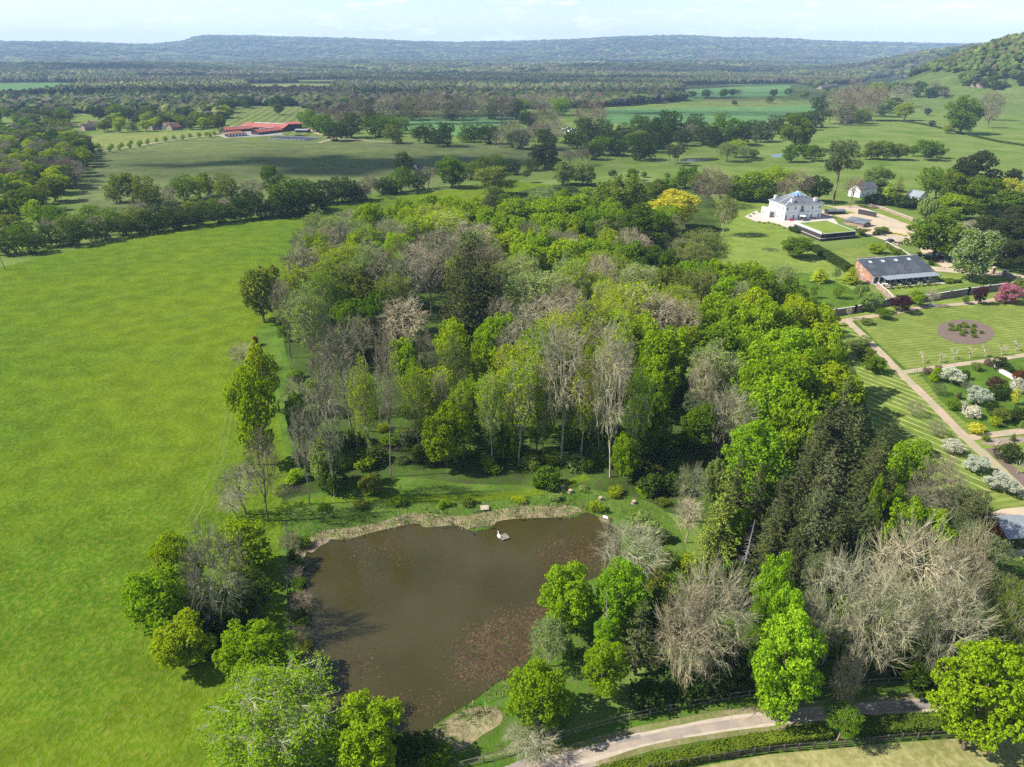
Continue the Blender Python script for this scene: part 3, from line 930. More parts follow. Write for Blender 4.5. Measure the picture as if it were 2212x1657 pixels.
def willow(seed, ht=8.0, rad=3.2, n=3000):
    rng = np.random.default_rng(seed)
    c, r = lobes(rng, 16, rad * 0.8, ht * 0.3, ht * 0.62, 1.0, (0.3, 0.45))
    P, N = shell(rng, c, r, n // 3, 1.0, 1, 0.02)
    P = np.concatenate([P + np.array([0, 0, -0.45 * k]) for k in range(4)])
    N = np.concatenate([N * np.array([1, 1, 0.15])] * 4)
    P[:, 2] = np.maximum(P[:, 2], 0.25)
    V, Fq = quads(P, N, 0.24, rng, asp=(0.5, 1.0))
    V = V.reshape(-1, 4, 3)
    m = V.mean(1, keepdims=True)
    V = (m + (V - m) * np.array([0.55, 0.55, 1.7])).reshape(-1, 3)
    parts = [('crown', mesh('crown', V, Fq, LEAF))]
    sg = []
    chain(sg, curve_pts(rng, (0, 0, -0.2), (0, 0, ht * 0.7), 4, 0.04), 0.18, 0.06)
    for j in range(10):
        chain(sg, curve_pts(rng, (0, 0, ht * rng.uniform(0.25, 0.6)), c[j], 3, 0.1), 0.07, 0.02)
    V, Fq = tubes(sg, 5)
    parts.append(('trunk', mesh('trunk', V, Fq, BARK)))
    return Pr(parts, ht, rad, 0.52)
def shrub(seed, ht=2.2, rad=1.6, n=1500, leaf=0.13, nl=12):
    rng = np.random.default_rng(seed)
    c, r = lobes(rng, nl, rad, ht * 0.5, ht * 0.5, 1.0, (0.35, 0.5))
    P, N = shell(rng, c, r, n)
    P[:, 2] = np.maximum(P[:, 2], 0.05)
    V, Fq = quads(P, N, leaf * rng.uniform(0.7, 1.25, len(P)), rng)
    sg = []
    for j in range(8):
        chain(sg, curve_pts(rng, (0, 0, -0.1), c[j], 2, 0.1), 0.04, 0.015)
    V2, F2 = tubes(sg, 4)
    return Pr([('crown', mesh('crown', V, Fq, LEAF)), ('stems', mesh('stems', V2, F2, BARK))], ht, rad, 0.5)
def pollard(seed, ht=3.0, rad=1.5):
    rng = np.random.default_rng(seed)
    sg = []
    lean = rng.normal() * 0.2
    chain(sg, curve_pts(rng, (0, 0, -0.1), (lean, 0, ht * 0.5), 3, 0.06), 0.17, 0.14)
    for j in range(5):
        a = rng.uniform(0, 6.28)
        tip = np.array((lean + math.cos(a) * rad * rng.uniform(0.5, 1), math.sin(a) * rad * rng.uniform(0.5, 1), ht * rng.uniform(0.75, 1.05)))
        pts = curve_pts(rng, (lean, 0, ht * rng.uniform(0.35, 0.5)), tip, 3, 0.14)
        chain(sg, pts, 0.10, 0.05)
        for w in range(5):
            e = tip + rng.normal(size=3) * 0.3 + np.array([0, 0, 0.15])
            chain(sg, [pts[-1 - (w % 2)], e], 0.035, 0.015)
    V, Fq = tubes(sg, 5)
    return Pr([('trunk', mesh('trunk', V, Fq, BARK))], ht, rad, 0.55)
PROTO['O'] = [broadleaf(100 + i, nl=20 + 3 * i, ht=13 + (i % 3) * 1.5, rad=4.6 + (i % 2) * 0.6, b=0.06 + 0.03 * (i % 4)) for i in range(8)]
PROTO['P'] = [broadleaf(140 + i, nl=40, n=24000, leaf=0.14, b=0.05, lr=(0.2, 0.34), sub=11) for i in range(3)]
PROTO['A'] = [bare(200 + i, b=0.26 + 0.05 * (i % 3), forks=1 + (i % 3 == 2)) for i in range(5)]
PROTO['X'] = [bare(230 + i, ht=13, rad=6.5, b=0.10, m1=15, m2=90, m3=430, tips=5, forks=2 + i % 2, tw=1.0, twl=1.7, fill=0.5) for i in range(3)]
PROTO['S'] = [bare(260 + i, b=0.24, leaves=4600, leaf=0.20) for i in range(4)]
PROTO['H'] = [bare(280 + i, b=0.12, leaves=17000, leaf=0.12) for i in range(2)]
PROTO['F'] = [conifer(300 + i, ht=18, rad=4.0 + 0.5 * (i % 2), power=0.62, step=0.6, card=0.40) for i in range(4)]
PROTO['Y'] = [conifer(330 + i, ht=18, rad=3.6, b=0.02, step=0.42, nb=12, droop=0.05, power=0.45, card=0.36) for i in range(2)]
PROTO['D'] = [conifer(350, dead=True, rad=2.4, thin=0.75)]
PROTO['T'] = [conifer(360, thin=0.55, rad=3.2, b=0.2)]
PROTO['N'] = [pine(400 + i, n=6500, leaf=0.2) for i in range(3)]
PROTO['C'] = [pine(420 + i, ht=16, rad=8, b=0.25, nl=34, n=9000, flat=0.16, level=True, leaf=0.27) for i in range(2)]
PROTO['K'] = [broadleaf(500 + i, nl=36, n=12000, leaf=0.2, b=0.05, lr=(0.2, 0.32), candles=1300, sub=11) for i in range(2)]
PROTO['W'] = [willow(540 + i) for i in range(2)]
PROTO['B'] = [shrub(560 + i) for i in range(4)]
PROTO['V'] = [pollard(600 + i) for i in range(4)]
PROTO['G'] = [broadleaf(620 + i, ht=7, rad=1.6, b=0.15, nl=16, n=1800, leaf=0.17, tr=0.1, lr=(0.4, 0.6), sub=0) for i in range(2)]
PROTO['Q'] = [broadleaf(160 + i, nl=26 + 3 * i, n=8000, ht=13, rad=5.0, b=-0.08, lr=(0.28, 0.42)) for i in range(4)]
# ================================================================== plants: placing
COL = {'l': ((0.235, 0.355, 0.011), 'lime green'), 'y': ((0.30, 0.385, 0.012), 'yellow-green'), 'g': ((0.142, 0.228, 0.013), 'mid green'),
       'd': ((0.060, 0.098, 0.015), 'dark green'), 'o': ((0.17, 0.21, 0.028), 'olive green'), 'a': ((0.25, 0.42, 0.018), 'acid green'),
       'Y': ((0.48, 0.46, 0.05), 'golden yellow'), 'p': ((0.24, 0.32, 0.08), 'pale green'), 'w': ((0.56, 0.57, 0.46), 'white'),
       'k': ((0.46, 0.20, 0.26), 'pink'), 'u': ((0.085, 0.028, 0.036), 'purple'), 'r': ((0.15, 0.045, 0.02), 'rust red'),
       'n': ((0.064, 0.080, 0.023), 'dark'), 'b': ((0.092, 0.115, 0.046), 'grey-green'), 'm': ((0.098, 0.168, 0.012), 'deep green'),
       'e': ((0.235, 0.215, 0.14), 'grey'), 'f': ((0.315, 0.285, 0.18), 'pale'), 'q': ((0.18, 0.148, 0.10), 'brown'), 'h': ((0.20, 0.20, 0.11), 'greenish grey')}
KIND = {'O': ('broadleaf_tree', 'broadleaf tree'), 'P': ('broadleaf_tree', 'dense broadleaf tree'), 'Q': ('hedgerow_tree', 'broadleaf tree'), 'A': ('bare_tree', 'leafless tree'), 'X': ('bare_tree', 'spreading leafless tree'),
        'S': ('budding_tree', 'thinly leafed tree'), 'H': ('budding_tree', 'half-leafed tree'), 'F': ('spruce_tree', 'spruce'), 'Y': ('yew_tree', 'yew'),
        'D': ('dead_spruce', 'dead bare-limbed spruce'), 'T': ('spruce_tree', 'thin spruce'), 'N': ('pine_tree', 'pine'), 'C': ('cedar_tree', 'flat-topped cedar'),
        'K': ('chestnut_tree', 'chestnut in flower'), 'W': ('willow_tree', 'weeping willow'), 'B': ('shrub', 'shrub'), 'V': ('pollard_tree', 'pollarded stump'), 'G': ('young_tree', 'slim young tree')}
BARKC = {'O': (0.12, 0.095, 0.07), 'P': (0.12, 0.095, 0.07), 'Q': (0.12, 0.095, 0.07), 'F': (0.13, 0.10, 0.07), 'Y': (0.10, 0.07, 0.05), 'D': (0.36, 0.31, 0.27), 'T': (0.16, 0.13, 0.10), 'N': (0.22, 0.15, 0.10),
         'C': (0.10, 0.085, 0.065), 'K': (0.11, 0.09, 0.07), 'W': (0.14, 0.11, 0.07), 'B': (0.12, 0.09, 0.06), 'V': (0.34, 0.29, 0.23), 'G': (0.16, 0.13, 0.10)}
rnd = random.Random(5)
TREES = []
SPOTS = []
seq = {}
def put(kind, loc, w, h, col, rz=None, tilt=0.03, candle='w', group=None, label=None, zone=None, name=None, px=None, bk=None):
    """one plant of real crown width w and height h standing at loc"""
    pr = PROTO[kind][seq.get(kind, 0) % len(PROTO[kind])]
    seq[kind] = seq.get(kind, 0) + 1
    nm, ph = KIND[kind]
    e = empty(name or nm, loc)
    SPOTS.append((loc[0], loc[1], w, h, kind, col, bk, zone))
    e.rotation_euler = (rnd.gauss(0, tilt), rnd.gauss(0, tilt), rnd.uniform(0, 6.28) if rz is None else rz)
    s = w / (2 * pr.rad)
    e.scale = (s, s, h / pr.ht)
    j = rnd.uniform(0.86, 1.16)
    jr = rnd.uniform(0.94, 1.08)
    c = COL[col][0]
    for pn, me in pr.parts:
        o = D.objects.new(pn, me)
        C.objects.link(o)
        o.parent = e
        if pn in ('crown', 'leaves'):
            cc = c if kind not in 'SH' else COL[bk or 'l'][0]
        elif pn == 'blossom':
            cc = COL['p' if zone else candle][0]
        elif kind in 'AXSH':
            cc = c
        else:
            cc = BARKC[kind]
        o.color = (cc[0] * j * jr, cc[1] * j, cc[2] * j, 1)
    e['category'] = 'shrub' if kind == 'B' else 'tree'
    if group:
        e['group'] = group
    if label:
        e['label'] = label
    else:
        cn_ = COL[col][1] if kind not in 'SH' else COL[bk or 'l'][1]
        TREES.append((zone, cn_ + ' ' + ph, px if px is not None else project(*loc)[0], e))
    return e
def place(kind, x, y, w, h, col, by=None, **k):
    """crown middle at picture point x, y; crown width w in picture pixels; height h metres (or found from the trunk base by)"""
    fr = PROTO[kind][seq.get(kind, 0) % len(PROTO[kind])].frac
    if by is not None:
        g = gp(x, by)
        lo_, hi_ = 1.0, 45.0
        for _ in range(30):
            m = (lo_ + hi_) / 2
            if project(g.x, g.y, g.z + m * fr)[1] > y:
                lo_ = m
            else:
                hi_ = m
        h = lo_
        q = g
    else:
        for _ in range(3):
            q = at(x, y, fr * h)
            q = Vector((q.x, q.y, float(H(q.x, q.y))))
            if (y < 425 or 'hedge' in (k.get('zone') or '')) and kind in 'OPASXKNQ' and not k.get('label'):
                h = max(h, 0.86 * w / ppm(Vector((q.x, q.y, q.z + fr * h))))
    mid = Vector((q.x, q.y, q.z + fr * h))
    wm = w / ppm(mid)
    return put(kind, q, wm, h, col, px=x, **k)
ROWS = """
# at the wood's meadow edge
O 572 632 92 15 o 698;A 650 570 90 20 e;A 660 527 80 18 e;A 627 655 55 22 e 774;O 667 690 56 17 l;K 703 715 42 12 p;S 693 640 60 20 h g;
O 566 800 66 19 y;O 560 880 108 17 y 1004;A 523 764 66 8 f;B 553 738 17 2.2 r;K 660 905 66 9 p;K 690 850 58 10 p;S 640 620 60 19 h y;O 612 700 34 10 g
# at the wood's back left corner
S 683 487 58 16 h p;A 753 477 66 16 e;P 797 480 80 20 l;O 873 454 54 14 l;O 850 470 50 14 y;A 713 557 76 18 e;O 678 541 74 17 l;S 700 565 72 18 h y;A 740 510 70 17 e;S 720 500 70 17 h p;O 770 545 60 16 y
# in the wood behind the yews
S 793 524 74 18 h l;A 843 504 84 19 e;S 960 492 116 19 f y;A 1027 517 92 19 f;A 943 534 94 19 e;F 903 535 34 21 n;O 857 544 78 17 l;S 862 562 64 17 h o;
S 900 500 90 18 h l;A 800 560 84 18 e;A 893 560 80 18 f;F 1150 560 28 16 n;A 1060 560 70 17 q;S 930 470 80 17 h y;F 958 478 20 13 n;F 842 476 28 13 n
# in the wood left of the yews
S 750 572 74 19 h y;S 793 588 84 20 h p;S 733 612 104 19 h o;A 877 600 104 21 e;A 927 588 84 21 e;A 827 593 84 20 e;O 780 637 74 18 o;O 813 680 74 17 m;O 760 702 62 16 g;
A 878 694 122 18 f;S 850 640 80 19 h o;A 790 720 60 17 e;O 740 660 60 15 g;S 700 610 70 19 h l
# in the wood's central dark yew clump
Y 988 640 84 26 n;Y 1022 608 96 30 n;Y 1056 640 80 26 n;Y 1014 672 90 24 n
# at the wood's front left edge
A 760 777 96 24 e 935;A 845 824 60 24 e 1031;A 723 900 84 20 e 1074;A 668 950 66 17 e 1089;K 697 985 80 12 p;B 720 1040 60 4.5 d;A 777 850 60 20 e 977;A 700 790 70 20 e;
W 800 1046 66 4.2 o;A 530 1040 96 15 e 1111;A 578 1004 84 16 q 1127;A 500 1085 66 5 f;O 640 905 46 15 g;B 895 945 60 3 b;B 800 985 80 2.4 d;A 640 860 64 17 f
# in the wood's front above the reeds
O 977 742 80 18 y;O 1072 742 90 18 l;O 940 862 116 17 y;O 892 796 48 16 l;P 962 940 112 14 y;S 982 796 74 18 h o;S 1117 822 116 22 e y;A 927 770 56 19 q;
A 1214 800 132 24 f 1001;A 1318 830 92 24 f 1031;S 1121 860 100 22 f l 1001;O 1038 800 66 16 y;O 1020 870 66 14 l;O 1160 905 66 14 g;O 1260 880 70 13 g;A 1275 840 60 18 e;
O 1387 735 84 19 y;O 1436 780 120 19 l;O 1408 830 94 17 l;O 1402 890 96 14 g;P 1358 985 66 11 l;O 1405 932 100 11 g;A 1477 690 64 18 f;S 1340 760 80 19 h y;O 1100 930 60 11 g;B 1101 970 56 5 g;S 800 870 62 20 f y 1003;S 905 868 58 20 f l 990;S 1002 890 52 19 h y 992;S 1062 878 62 21 f l 1006;S 1172 868 60 20 f y 988;S 1256 846 74 21 f y 1000;S 1362 880 62 19 f l 1022;A 1290 860 56 20 f 985;A 955 860 50 19 e 975;B 1181 1033 60 3.4 m;B 1269 1007 30 2.6 m;B 1404 1046 66 3.4 d;B 1450 1050 60 3.4 d;B 1380 1015 56 3.2 d
# in the wood right of the yews
A 1080 637 60 16 q;S 1157 632 136 20 f p;A 1294 600 94 20 f;S 1234 617 84 20 h y;S 1374 620 96 20 f p;S 1367 664 116 20 f y;A 1174 688 126 21 f;A 1224 664 86 20 e;S 1110 600 90 18 f p;
S 1274 722 126 21 h y;A 1307 746 96 20 f;A 1130 720 90 20 f;S 1200 740 90 20 f y;A 1250 690 80 19 e;S 1330 700 90 20 h y;A 1420 680 90 19 f;S 1461 660 80 18 f y;S 1160 770 90 20 f l;A 1085 690 70 18 e;S 1521 626 80 17 h o;O 1441 619 80 17 o;A 1345 790 70 20 f
# in the wood's bright back canopy
O 1114 460 94 16 l;O 1174 460 86 17 l;O 1237 456 86 17 l;O 1277 488 100 18 g;P 1390 494 136 21 m;P 1454 452 120 18 Y;A 1347 497 56 16 q;A 1357 524 64 16 f;O 1104 527 76 16 y;
O 1157 533 94 17 l;O 1137 572 106 17 l;O 1217 555 84 16 y;O 1281 552 76 15 l;O 1241 537 36 11 w;O 1351 562 86 15 g;O 1394 565 64 14 m;A 1137 503 50 16 q;A 1197 523 46 15 e;
O 1060 478 70 16 l;O 1000 462 80 15 y;O 930 446 70 14 l;O 975 448 60 14 l;O 1030 450 56 14 y;N 1060 440 46 17 b;O 1090 440 46 14 g;O 1195 500 76 16 l;O 1320 470 70 17 l;O 1320 530 60 15 y;O 1080 505 70 16 l;O 1230 500 70 16 y;O 890 470 60 14 y;O 988 475 54 13 o;A 985 462 26 9 w
# in the canopy below the walled garden
O 1507 598 64 16 l;O 1554 600 56 15 l;O 1617 616 114 17 l;S 1687 602 64 15 f p;O 1657 639 94 17 g;O 1707 640 60 14 g;O 1574 652 84 17 l;O 1551 697 104 18 l;O 1624 672 84 17 y;
O 1614 717 104 18 l;O 1667 709 104 18 l;O 1727 706 100 17 y;O 1541 750 124 18 g;P 1691 780 154 19 l;O 1767 763 116 18 y;O 1647 817 134 19 l;P 1767 817 134 18 g;P 1707 853 156 19 l;
O 1791 860 116 17 y;O 1674 886 124 18 l;O 1707 915 116 17 l;S 1541 806 114 18 f p;N 1511 880 76 12 b;X 1574 906 120 16 f;O 1590 720 80 18 l;O 1830 870 70 14 g;O 1722 655 50 13 g;O 1490 760 70 17 y;O 1612 860 80 17 l;A 1520 830 70 17 f;A 1600 648 50 16 e
# in the dark conifer stand
P 1629 1000 148 17 a;F 1812 905 85 18.9 b;F 1775 958 94 18.9 n;F 1849 962 103 18.0 n;F 1752 998 94 18.9 n;F 1885 1004 91 17.1 n;F 1792 1048 103 18.0 b;F 1919 970 62 14.4 n;F 1875 1054 100 17.1 n;F 1835 1120 103 17.1 n;
F 1715 1070 94 18.0 n;F 1769 1138 94 17.1 b;F 1869 1148 94 15.3 n;F 1682 1120 85 17.1 n;F 1635 1088 85 17.1 n;F 1566 1102 98 17.1 o;F 1535 1180 85 13.5 o;F 1709 1204 73 12.6 n;F 1662 1154 73 16.2 n;D 1602 1178 46 17 e 1245;F 1590 1055 67 15.3 n;F 1740 1120 78 18.0 n;F 1910 1080 67 13.5 n;F 1800 1180 73 12.6 n;
T 1640 1190 60 17 n 1262;N 1760 1225 90 9 b;O 1600 1140 60 9 g;B 1660 1238 60 3 g;B 1600 1250 70 3 m;B 1700 1250 50 3 m;F 1720 940 62 15.3 n;F 1950 1010 49 11.7 n;O 1545 1040 50 11 p
# beside the orchard's lower end
O 1969 1002 84 14 l;O 1955 1140 78 12 l;O 2005 1152 92 11 l;O 1896 1090 34 15 l;X 2029 1050 120 13 q;N 2095 1100 112 12 b;N 2115 1188 132 11 b;N 2160 1276 124 10 b;A 1990 1080 70 9 h;N 2060 1150 70 10 b;O 1935 1100 50 11 g;N 2050 1215 80 9 b
# in the trees above the lane
X 1809 1300 134 19.5 f;X 1969 1270 196 22.1 f;X 2062 1268 116 20.8 f;X 2045 1360 156 18.2 f;X 1542 1342 184 19.5 f;X 1494 1375 146 18.2 f;P 1655 1295 90 18.2 a;P 1689 1362 90 16.9 a;P 1702 1440 154 16.9 a;P 2125 1502 196 16.9 l;
X 1900 1340 150 19.5 f;X 1832 1462 66 10.4 f;N 1822 1550 92 6 m;H 2192 1340 110 15.6 f o;O 2092 1390 124 8 d;X 1740 1370 80 15.6 f;O 1960 1390 130 7 g;O 1590 1440 110 6 d;O 1850 1400 90 6 m;O 1550 1400 100 7 g;O 2010 1460 130 5 m;O 2180 1430 90 8 g;B 1480 1480 90 3.2 d;B 1560 1470 80 3 d;B 1400 1500 80 3 d
# on the pond's right bank
X 1362 1186 156 9 f;A 1494 1052 76 12 h;P 1234 1292 134 11 l;P 1341 1292 126 12 a;P 1311 1372 66 8 a;P 1302 1440 102 11 l;P 1161 1497 152 10 l;T 1380 1365 92 13 n;S 1188 1378 82 8 f p;D 1316 1338 34 12 e;X 1144 1598 126 4.6 f;
A 1490 1110 70 9 f;B 1440 1220 60 4 p;B 1480 1225 56 3.6 y;B 1420 1260 60 3.2 o;B 1460 1265 70 3.4 g;B 1415 1150 60 3 p;B 1380 1130 60 2.6 p;B 1290 1095 34 1.8 y;O 1430 1320 80 8 d;B 1226 1400 40 2.6 g;B 1215 1345 50 3 b
# on the pond's left bank
H 585 1552 272 12 f l;P 547 1410 154 10 l;P 793 1590 180 10 l;P 384 1222 110 13 y;P 350 1300 154 13 l;P 390 1385 124 9 y;X 483 1245 140 14 e 1372;O 523 1178 116 10 y;O 545 1275 84 6 d;B 560 1348 36 2.4 b;O 440 1350 90 6 d;B 520 1345 70 3 d;O 470 1300 90 8 g;B 470 1400 60 2.6 d;B 905 1615 80 2.2 d;B 860 1630 80 2.4 d;B 940 1635 70 1.6 g
# in the hedge along the meadow
O 20 490 56 10 o;O 80 460 52 11 l;O 47 503 44 9 g;O 150 485 56 10 o;O 193 466 42 10 g;O 120 470 46 11 g;O 233 474 46 8 g;O 290 470 50 7 o;O 333 464 44 7 b;O 375 458 44 8 b;O 415 452 44 7 o;O 455 448 40 7 g;
O 246 408 40 15 o;O 280 402 60 16 o;O 317 414 56 14 o;A 367 420 36 13 q;O 393 406 44 14 g;O 427 403 32 13 y;O 447 398 32 13 g;O 487 405 50 14 o;A 543 408 64 13 q;O 580 384 46 17 m;O 617 425 82 13 m;O 653 408 52 13 m;O 700 415 54 12 d;O 737 411 60 12 d;
O 10 530 40 7 d;O 60 525 46 6 d;O 105 510 44 6 d;O 160 508 46 6 d;O 215 497 46 6 d;O 265 488 44 6 d;O 320 480 46 6 d;O 370 473 44 6 d;O 420 466 44 6 d;O 470 460 44 6 d;O 515 452 46 6 d;O 560 445 50 7 d;O 605 446 46 6 d;O 650 438 46 7 d;O 690 434 40 6 d;A 480 440 46 9 e;A 300 450 44 10 e;A 205 480 40 9 e;O 530 432 44 9 d;A 100 490 40 10 e
# beyond the meadow's far corner
O 780 415 42 9 q;A 797 394 42 12 q;O 825 400 40 9 d;O 870 354 40 15 d;O 865 390 54 14 g;O 845 405 30 6 d;A 923 374 48 13 q;P 973 369 72 19 g;O 1017 367 42 12 g;O 1042 357 42 12 o;O 1075 352 36 10 g;C 1070 382 108 17 o;N 1072 420 48 12 d;O 1147 354 32 9 o;P 1177 333 66 17 b;N 1137 374 24 9 d;
A 1230 337 40 10 q;O 1303 313 46 12 g;A 1257 332 42 10 q;O 1357 309 42 12 g;K 1383 299 48 14 p;O 1413 309 42 10 d;O 1330 318 36 8 d;O 1280 326 36 7 d;O 1385 318 50 7 d;K 1215 372 58 10 p;K 1258 372 58 11 p;O 760 412 44 10 d;O 900 392 36 7 d;O 1195 352 30 6 d;O 1105 362 30 6 d
# standing in the open parkland
O 1323 374 20 5 d;O 1367 375 30 5.5 g;O 1391 376 15 4 g;O 1441 379 13 4 g;N 1448 324 30 15 b;N 1465 326 34 16 b;N 1458 332 26 13 b;P 1720 283 76 13 g;S 1573 323 46 10 h p;O 1592 317 44 10 y;S 1610 326 36 9 f p;O 1627 330 24 6 g;O 1713 330 42 9 g;O 1737 325 36 9 m;O 1762 327 42 9 g;O 1736 312 22 10 o;
O 1884 323 44 9 o;O 1914 322 46 10 g;O 1944 325 40 8 o;O 1974 323 24 9 g;O 2001 322 50 11 g;O 2026 324 36 8 g;K 1914 230 44 17 p;O 1957 236 44 14 y;O 2004 240 18 8 b;P 2084 246 78 18 g;X 2141 226 58 15 q;O 2014 266 16 6 b;O 2052 277 24 6 y;A 2140 250 40 7 q
# in the row behind the paddock
O 757 272 52 13 d;O 810 272 48 13 m;O 840 268 42 13 m;O 868 268 30 11 g;O 848 290 36 8 o;O 897 286 24 9 o;O 918 288 44 12 d;O 957 292 50 11 d;O 1010 289 38 11 m;O 1034 286 34 12 d;O 1058 289 46 12 d;A 1100 278 48 14 q;O 1140 257 44 16 d;A 1130 293 52 12 e;A 1180 256 60 16 q;A 1168 286 56 13 q;A 1203 279 50 13 e;A 1277 250 72 14 q;
O 1270 282 52 11 d;O 1303 284 48 11 d;O 1347 290 44 10 d;O 1383 264 38 13 m;O 1437 272 62 12 d;O 1420 290 60 11 d;O 1393 284 42 11 d;A 1080 295 40 9 e;O 1120 300 40 7 d;O 1180 302 40 7 d;O 1240 300 40 8 d;O 1310 302 40 8 d;O 725 283 44 11 d;O 700 270 46 12 g;O 675 262 44 12 g;A 690 250 50 12 q;A 720 258 50 12 q;O 660 255 34 11 g;
O 1127 226 38 16 y;O 1210 228 42 15 l;A 1155 220 40 15 f;A 1185 217 40 15 f;A 770 236 54 15 q;O 800 240 50 13 d;A 830 236 54 15 e;A 860 234 54 15 q;O 890 236 46 14 o;A 912 232 54 15 q;A 945 234 54 15 e;O 975 236 46 13 d;A 1000 231 54 15 q;A 1030 231 54 15 e;O 1062 234 46 14 o;A 1085 231 54 15 q;O 1108 236 42 13 d;A 745 250 50 14 q
# in the tree belt behind the parkland
A 1493 287 40 11 q;O 1523 291 44 10 d;O 1570 280 62 13 m;O 1617 278 44 11 d;O 1645 284 40 8 b;O 1677 270 40 11 d;N 1707 254 40 14 d;N 1737 254 44 15 d;O 1763 256 40 13 d;N 1795 244 38 14 d;A 1820 228 62 15 q;A 1850 208 60 15 q;A 1875 224 56 16 q;O 1475 296 40 10 d;O 1545 296 40 8 d;O 1500 270 44 11 d;O 1460 282 44 10 d;O 1595 292 40 7 d;
O 1770 228 36 12 d;A 1900 212 50 16 q;O 1890 200 40 13 y;N 1935 220 36 16 d;A 1950 206 44 15 f;O 1830 245 30 8 d;O 1860 250 30 7 o
# near the white house
O 1483 382 56 13 g;X 1536 400 92 14 q;O 1510 392 50 12 g;O 1560 398 60 12 g;O 1590 402 60 13 g;O 1633 398 74 17 l;O 1680 390 74 18 y;A 1727 392 76 16 q;O 1767 404 60 15 d;N 1800 345 84 26 b 440;A 1836 402 46 17 q 448;K 1897 382 64 13 p;F 1941 402 38 13 o;F 1921 408 32 10 y;B 1890 430 56 4.5 d;B 1947 437 70 5 d;B 1975 440 50 4.5 d;
S 1567 455 52 18 f o;H 1521 537 110 17 e o;H 1497 562 86 15 e o;A 1700 405 50 14 q;O 1610 415 40 9 g;O 1655 420 40 8 m;P 1725 532 70 9 g;Y 1772 593 36 5.5 y;Y 1841 595 40 6 y;G 1761 629 15 4.5 g;G 1812 629 17 4.5 g;G 1807 590 13 5 p;W 1865 628 46 6 p;O 1884 650 46 7 p;O 1415 408 60 14 o;O 1345 420 112 14 o;O 1270 428 64 13 l;C 1217 421 76 14 b;S 1182 428 74 14 h p;O 1390 425 60 14 o;O 1440 405 50 12 g
# right of the gravel court
P 2108 368 92 11 n;P 2188 382 42 9 n;O 2027 390 84 14 g;O 2074 410 92 15 o;O 2124 416 92 15 g;O 2174 434 92 14 g;O 2184 408 54 14 Y;O 2057 444 74 13 y;W 2004 448 64 11 p;P 2161 500 134 14 n;P 2176 545 104 12 n;A 2101 492 46 11 f;P 2140 525 90 11 n;O 2050 470 60 10 g;O 2150 395 40 8 r;O 2090 445 60 12 g;P 2210 470 80 14 n;O 2190 440 70 13 o
"""
def ordinal(i):
    w = 'first second third fourth fifth sixth seventh eighth ninth tenth eleventh twelfth'.split()
    w += ['%dth' % k for k in range(13, 20)] + ['20th', '21st', '22nd', '23rd'] + ['%dth' % k for k in range(24, 31)]
    return w[i]
zone = ''
for line in ROWS.strip().split('\n'):
    if line.startswith('#'):
        zone = line[1:].strip()
        continue
    for it in line.split(';'):
        f_ = it.split()
        if not f_:
            continue
        kd, x, y, w_, h_, c_ = f_[0], float(f_[1]), float(f_[2]), float(f_[3]), float(f_[4]), f_[5]
        bk = by = None
        for q in f_[6:]:
            if q.isalpha():
                bk = q
            else:
                by = float(q)
        if kd == 'A' and any(q in zone for q in ('row behind', 'belt')):
            kd, w_ = 'X', w_ * 1.1
        if kd == 'O' and any(q in zone for q in ('hedge', 'row behind', 'belt', 'far corner')) and h_ < 16:
            kd, w_ = 'Q', w_ * (1.25 if h_ < 9 else 1.12)
            h_ = max(h_, 8) * 1.08
        place(kd, x, y, w_, h_, c_, by, zone=zone, bk=bk, name=('hedgerow_tree' if kd in 'OPQ' and any(q in zone for q in ('hedge', 'row behind', 'belt', 'far corner')) else 'park_tree' if kd in 'OP' and any(q in zone for q in ('parkland', 'white house', 'gravel court')) else None), group='trees ' + zone if kd != 'B' else 'shrubs ' + zone)
# two great chestnuts by the drive, the garden's small trees
def single(kind, x, y, w, h, c, label='', by=None, **k):
    return place(kind, x, y, w, h, c, by, label=label, **k)
single('K', 2031, 508, 122, 18, 'g', candle='p', label='broad green chestnut with pale flower candles beside the gravel drive')
single('K', 2098, 545, 98, 12, 'p', 'chestnut covered in white flower candles standing on the lawn', 608)
single('O', 1948, 654, 46, 6, 'u', 'purple-leaved tree by the bend of the brick garden wall')
single('O', 1982, 641, 34, 6, 'l', 'lime green tree in front of the brick garden wall')
single('A', 2008, 638, 34, 6, 'f', 'pale leafless tree with a ring seat in front of the garden wall', 662)
single('O', 2113, 635, 32, 5, 'u', 'small round purple tree beside the garden path', 657)
single('O', 2178, 632, 54, 7, 'k', 'pink blossom tree at the end of the garden wall')
single('O', 2208, 620, 44, 7, 'o', 'olive green tree behind the pink blossom tree')
single('O', 2087, 646, 16, 3, 'p', 'tiny white-green sapling on the verge below the garden wall')
single('O', 1910, 676, 34, 3.4, 'g', 'low green bushy tree left of the purple-leaved tree')
single('A', 1835, 672, 14, 4, 'f', 'thin bare sapling in front of the dark garden wall')
single('O', 1873, 694, 30, 1.8, 'p', 'low white-flowered shrub at the corner of the circle lawn')
single('O', 1808, 692, 16, 3.2, 'g', 'small round tree at the fork of the garden paths')
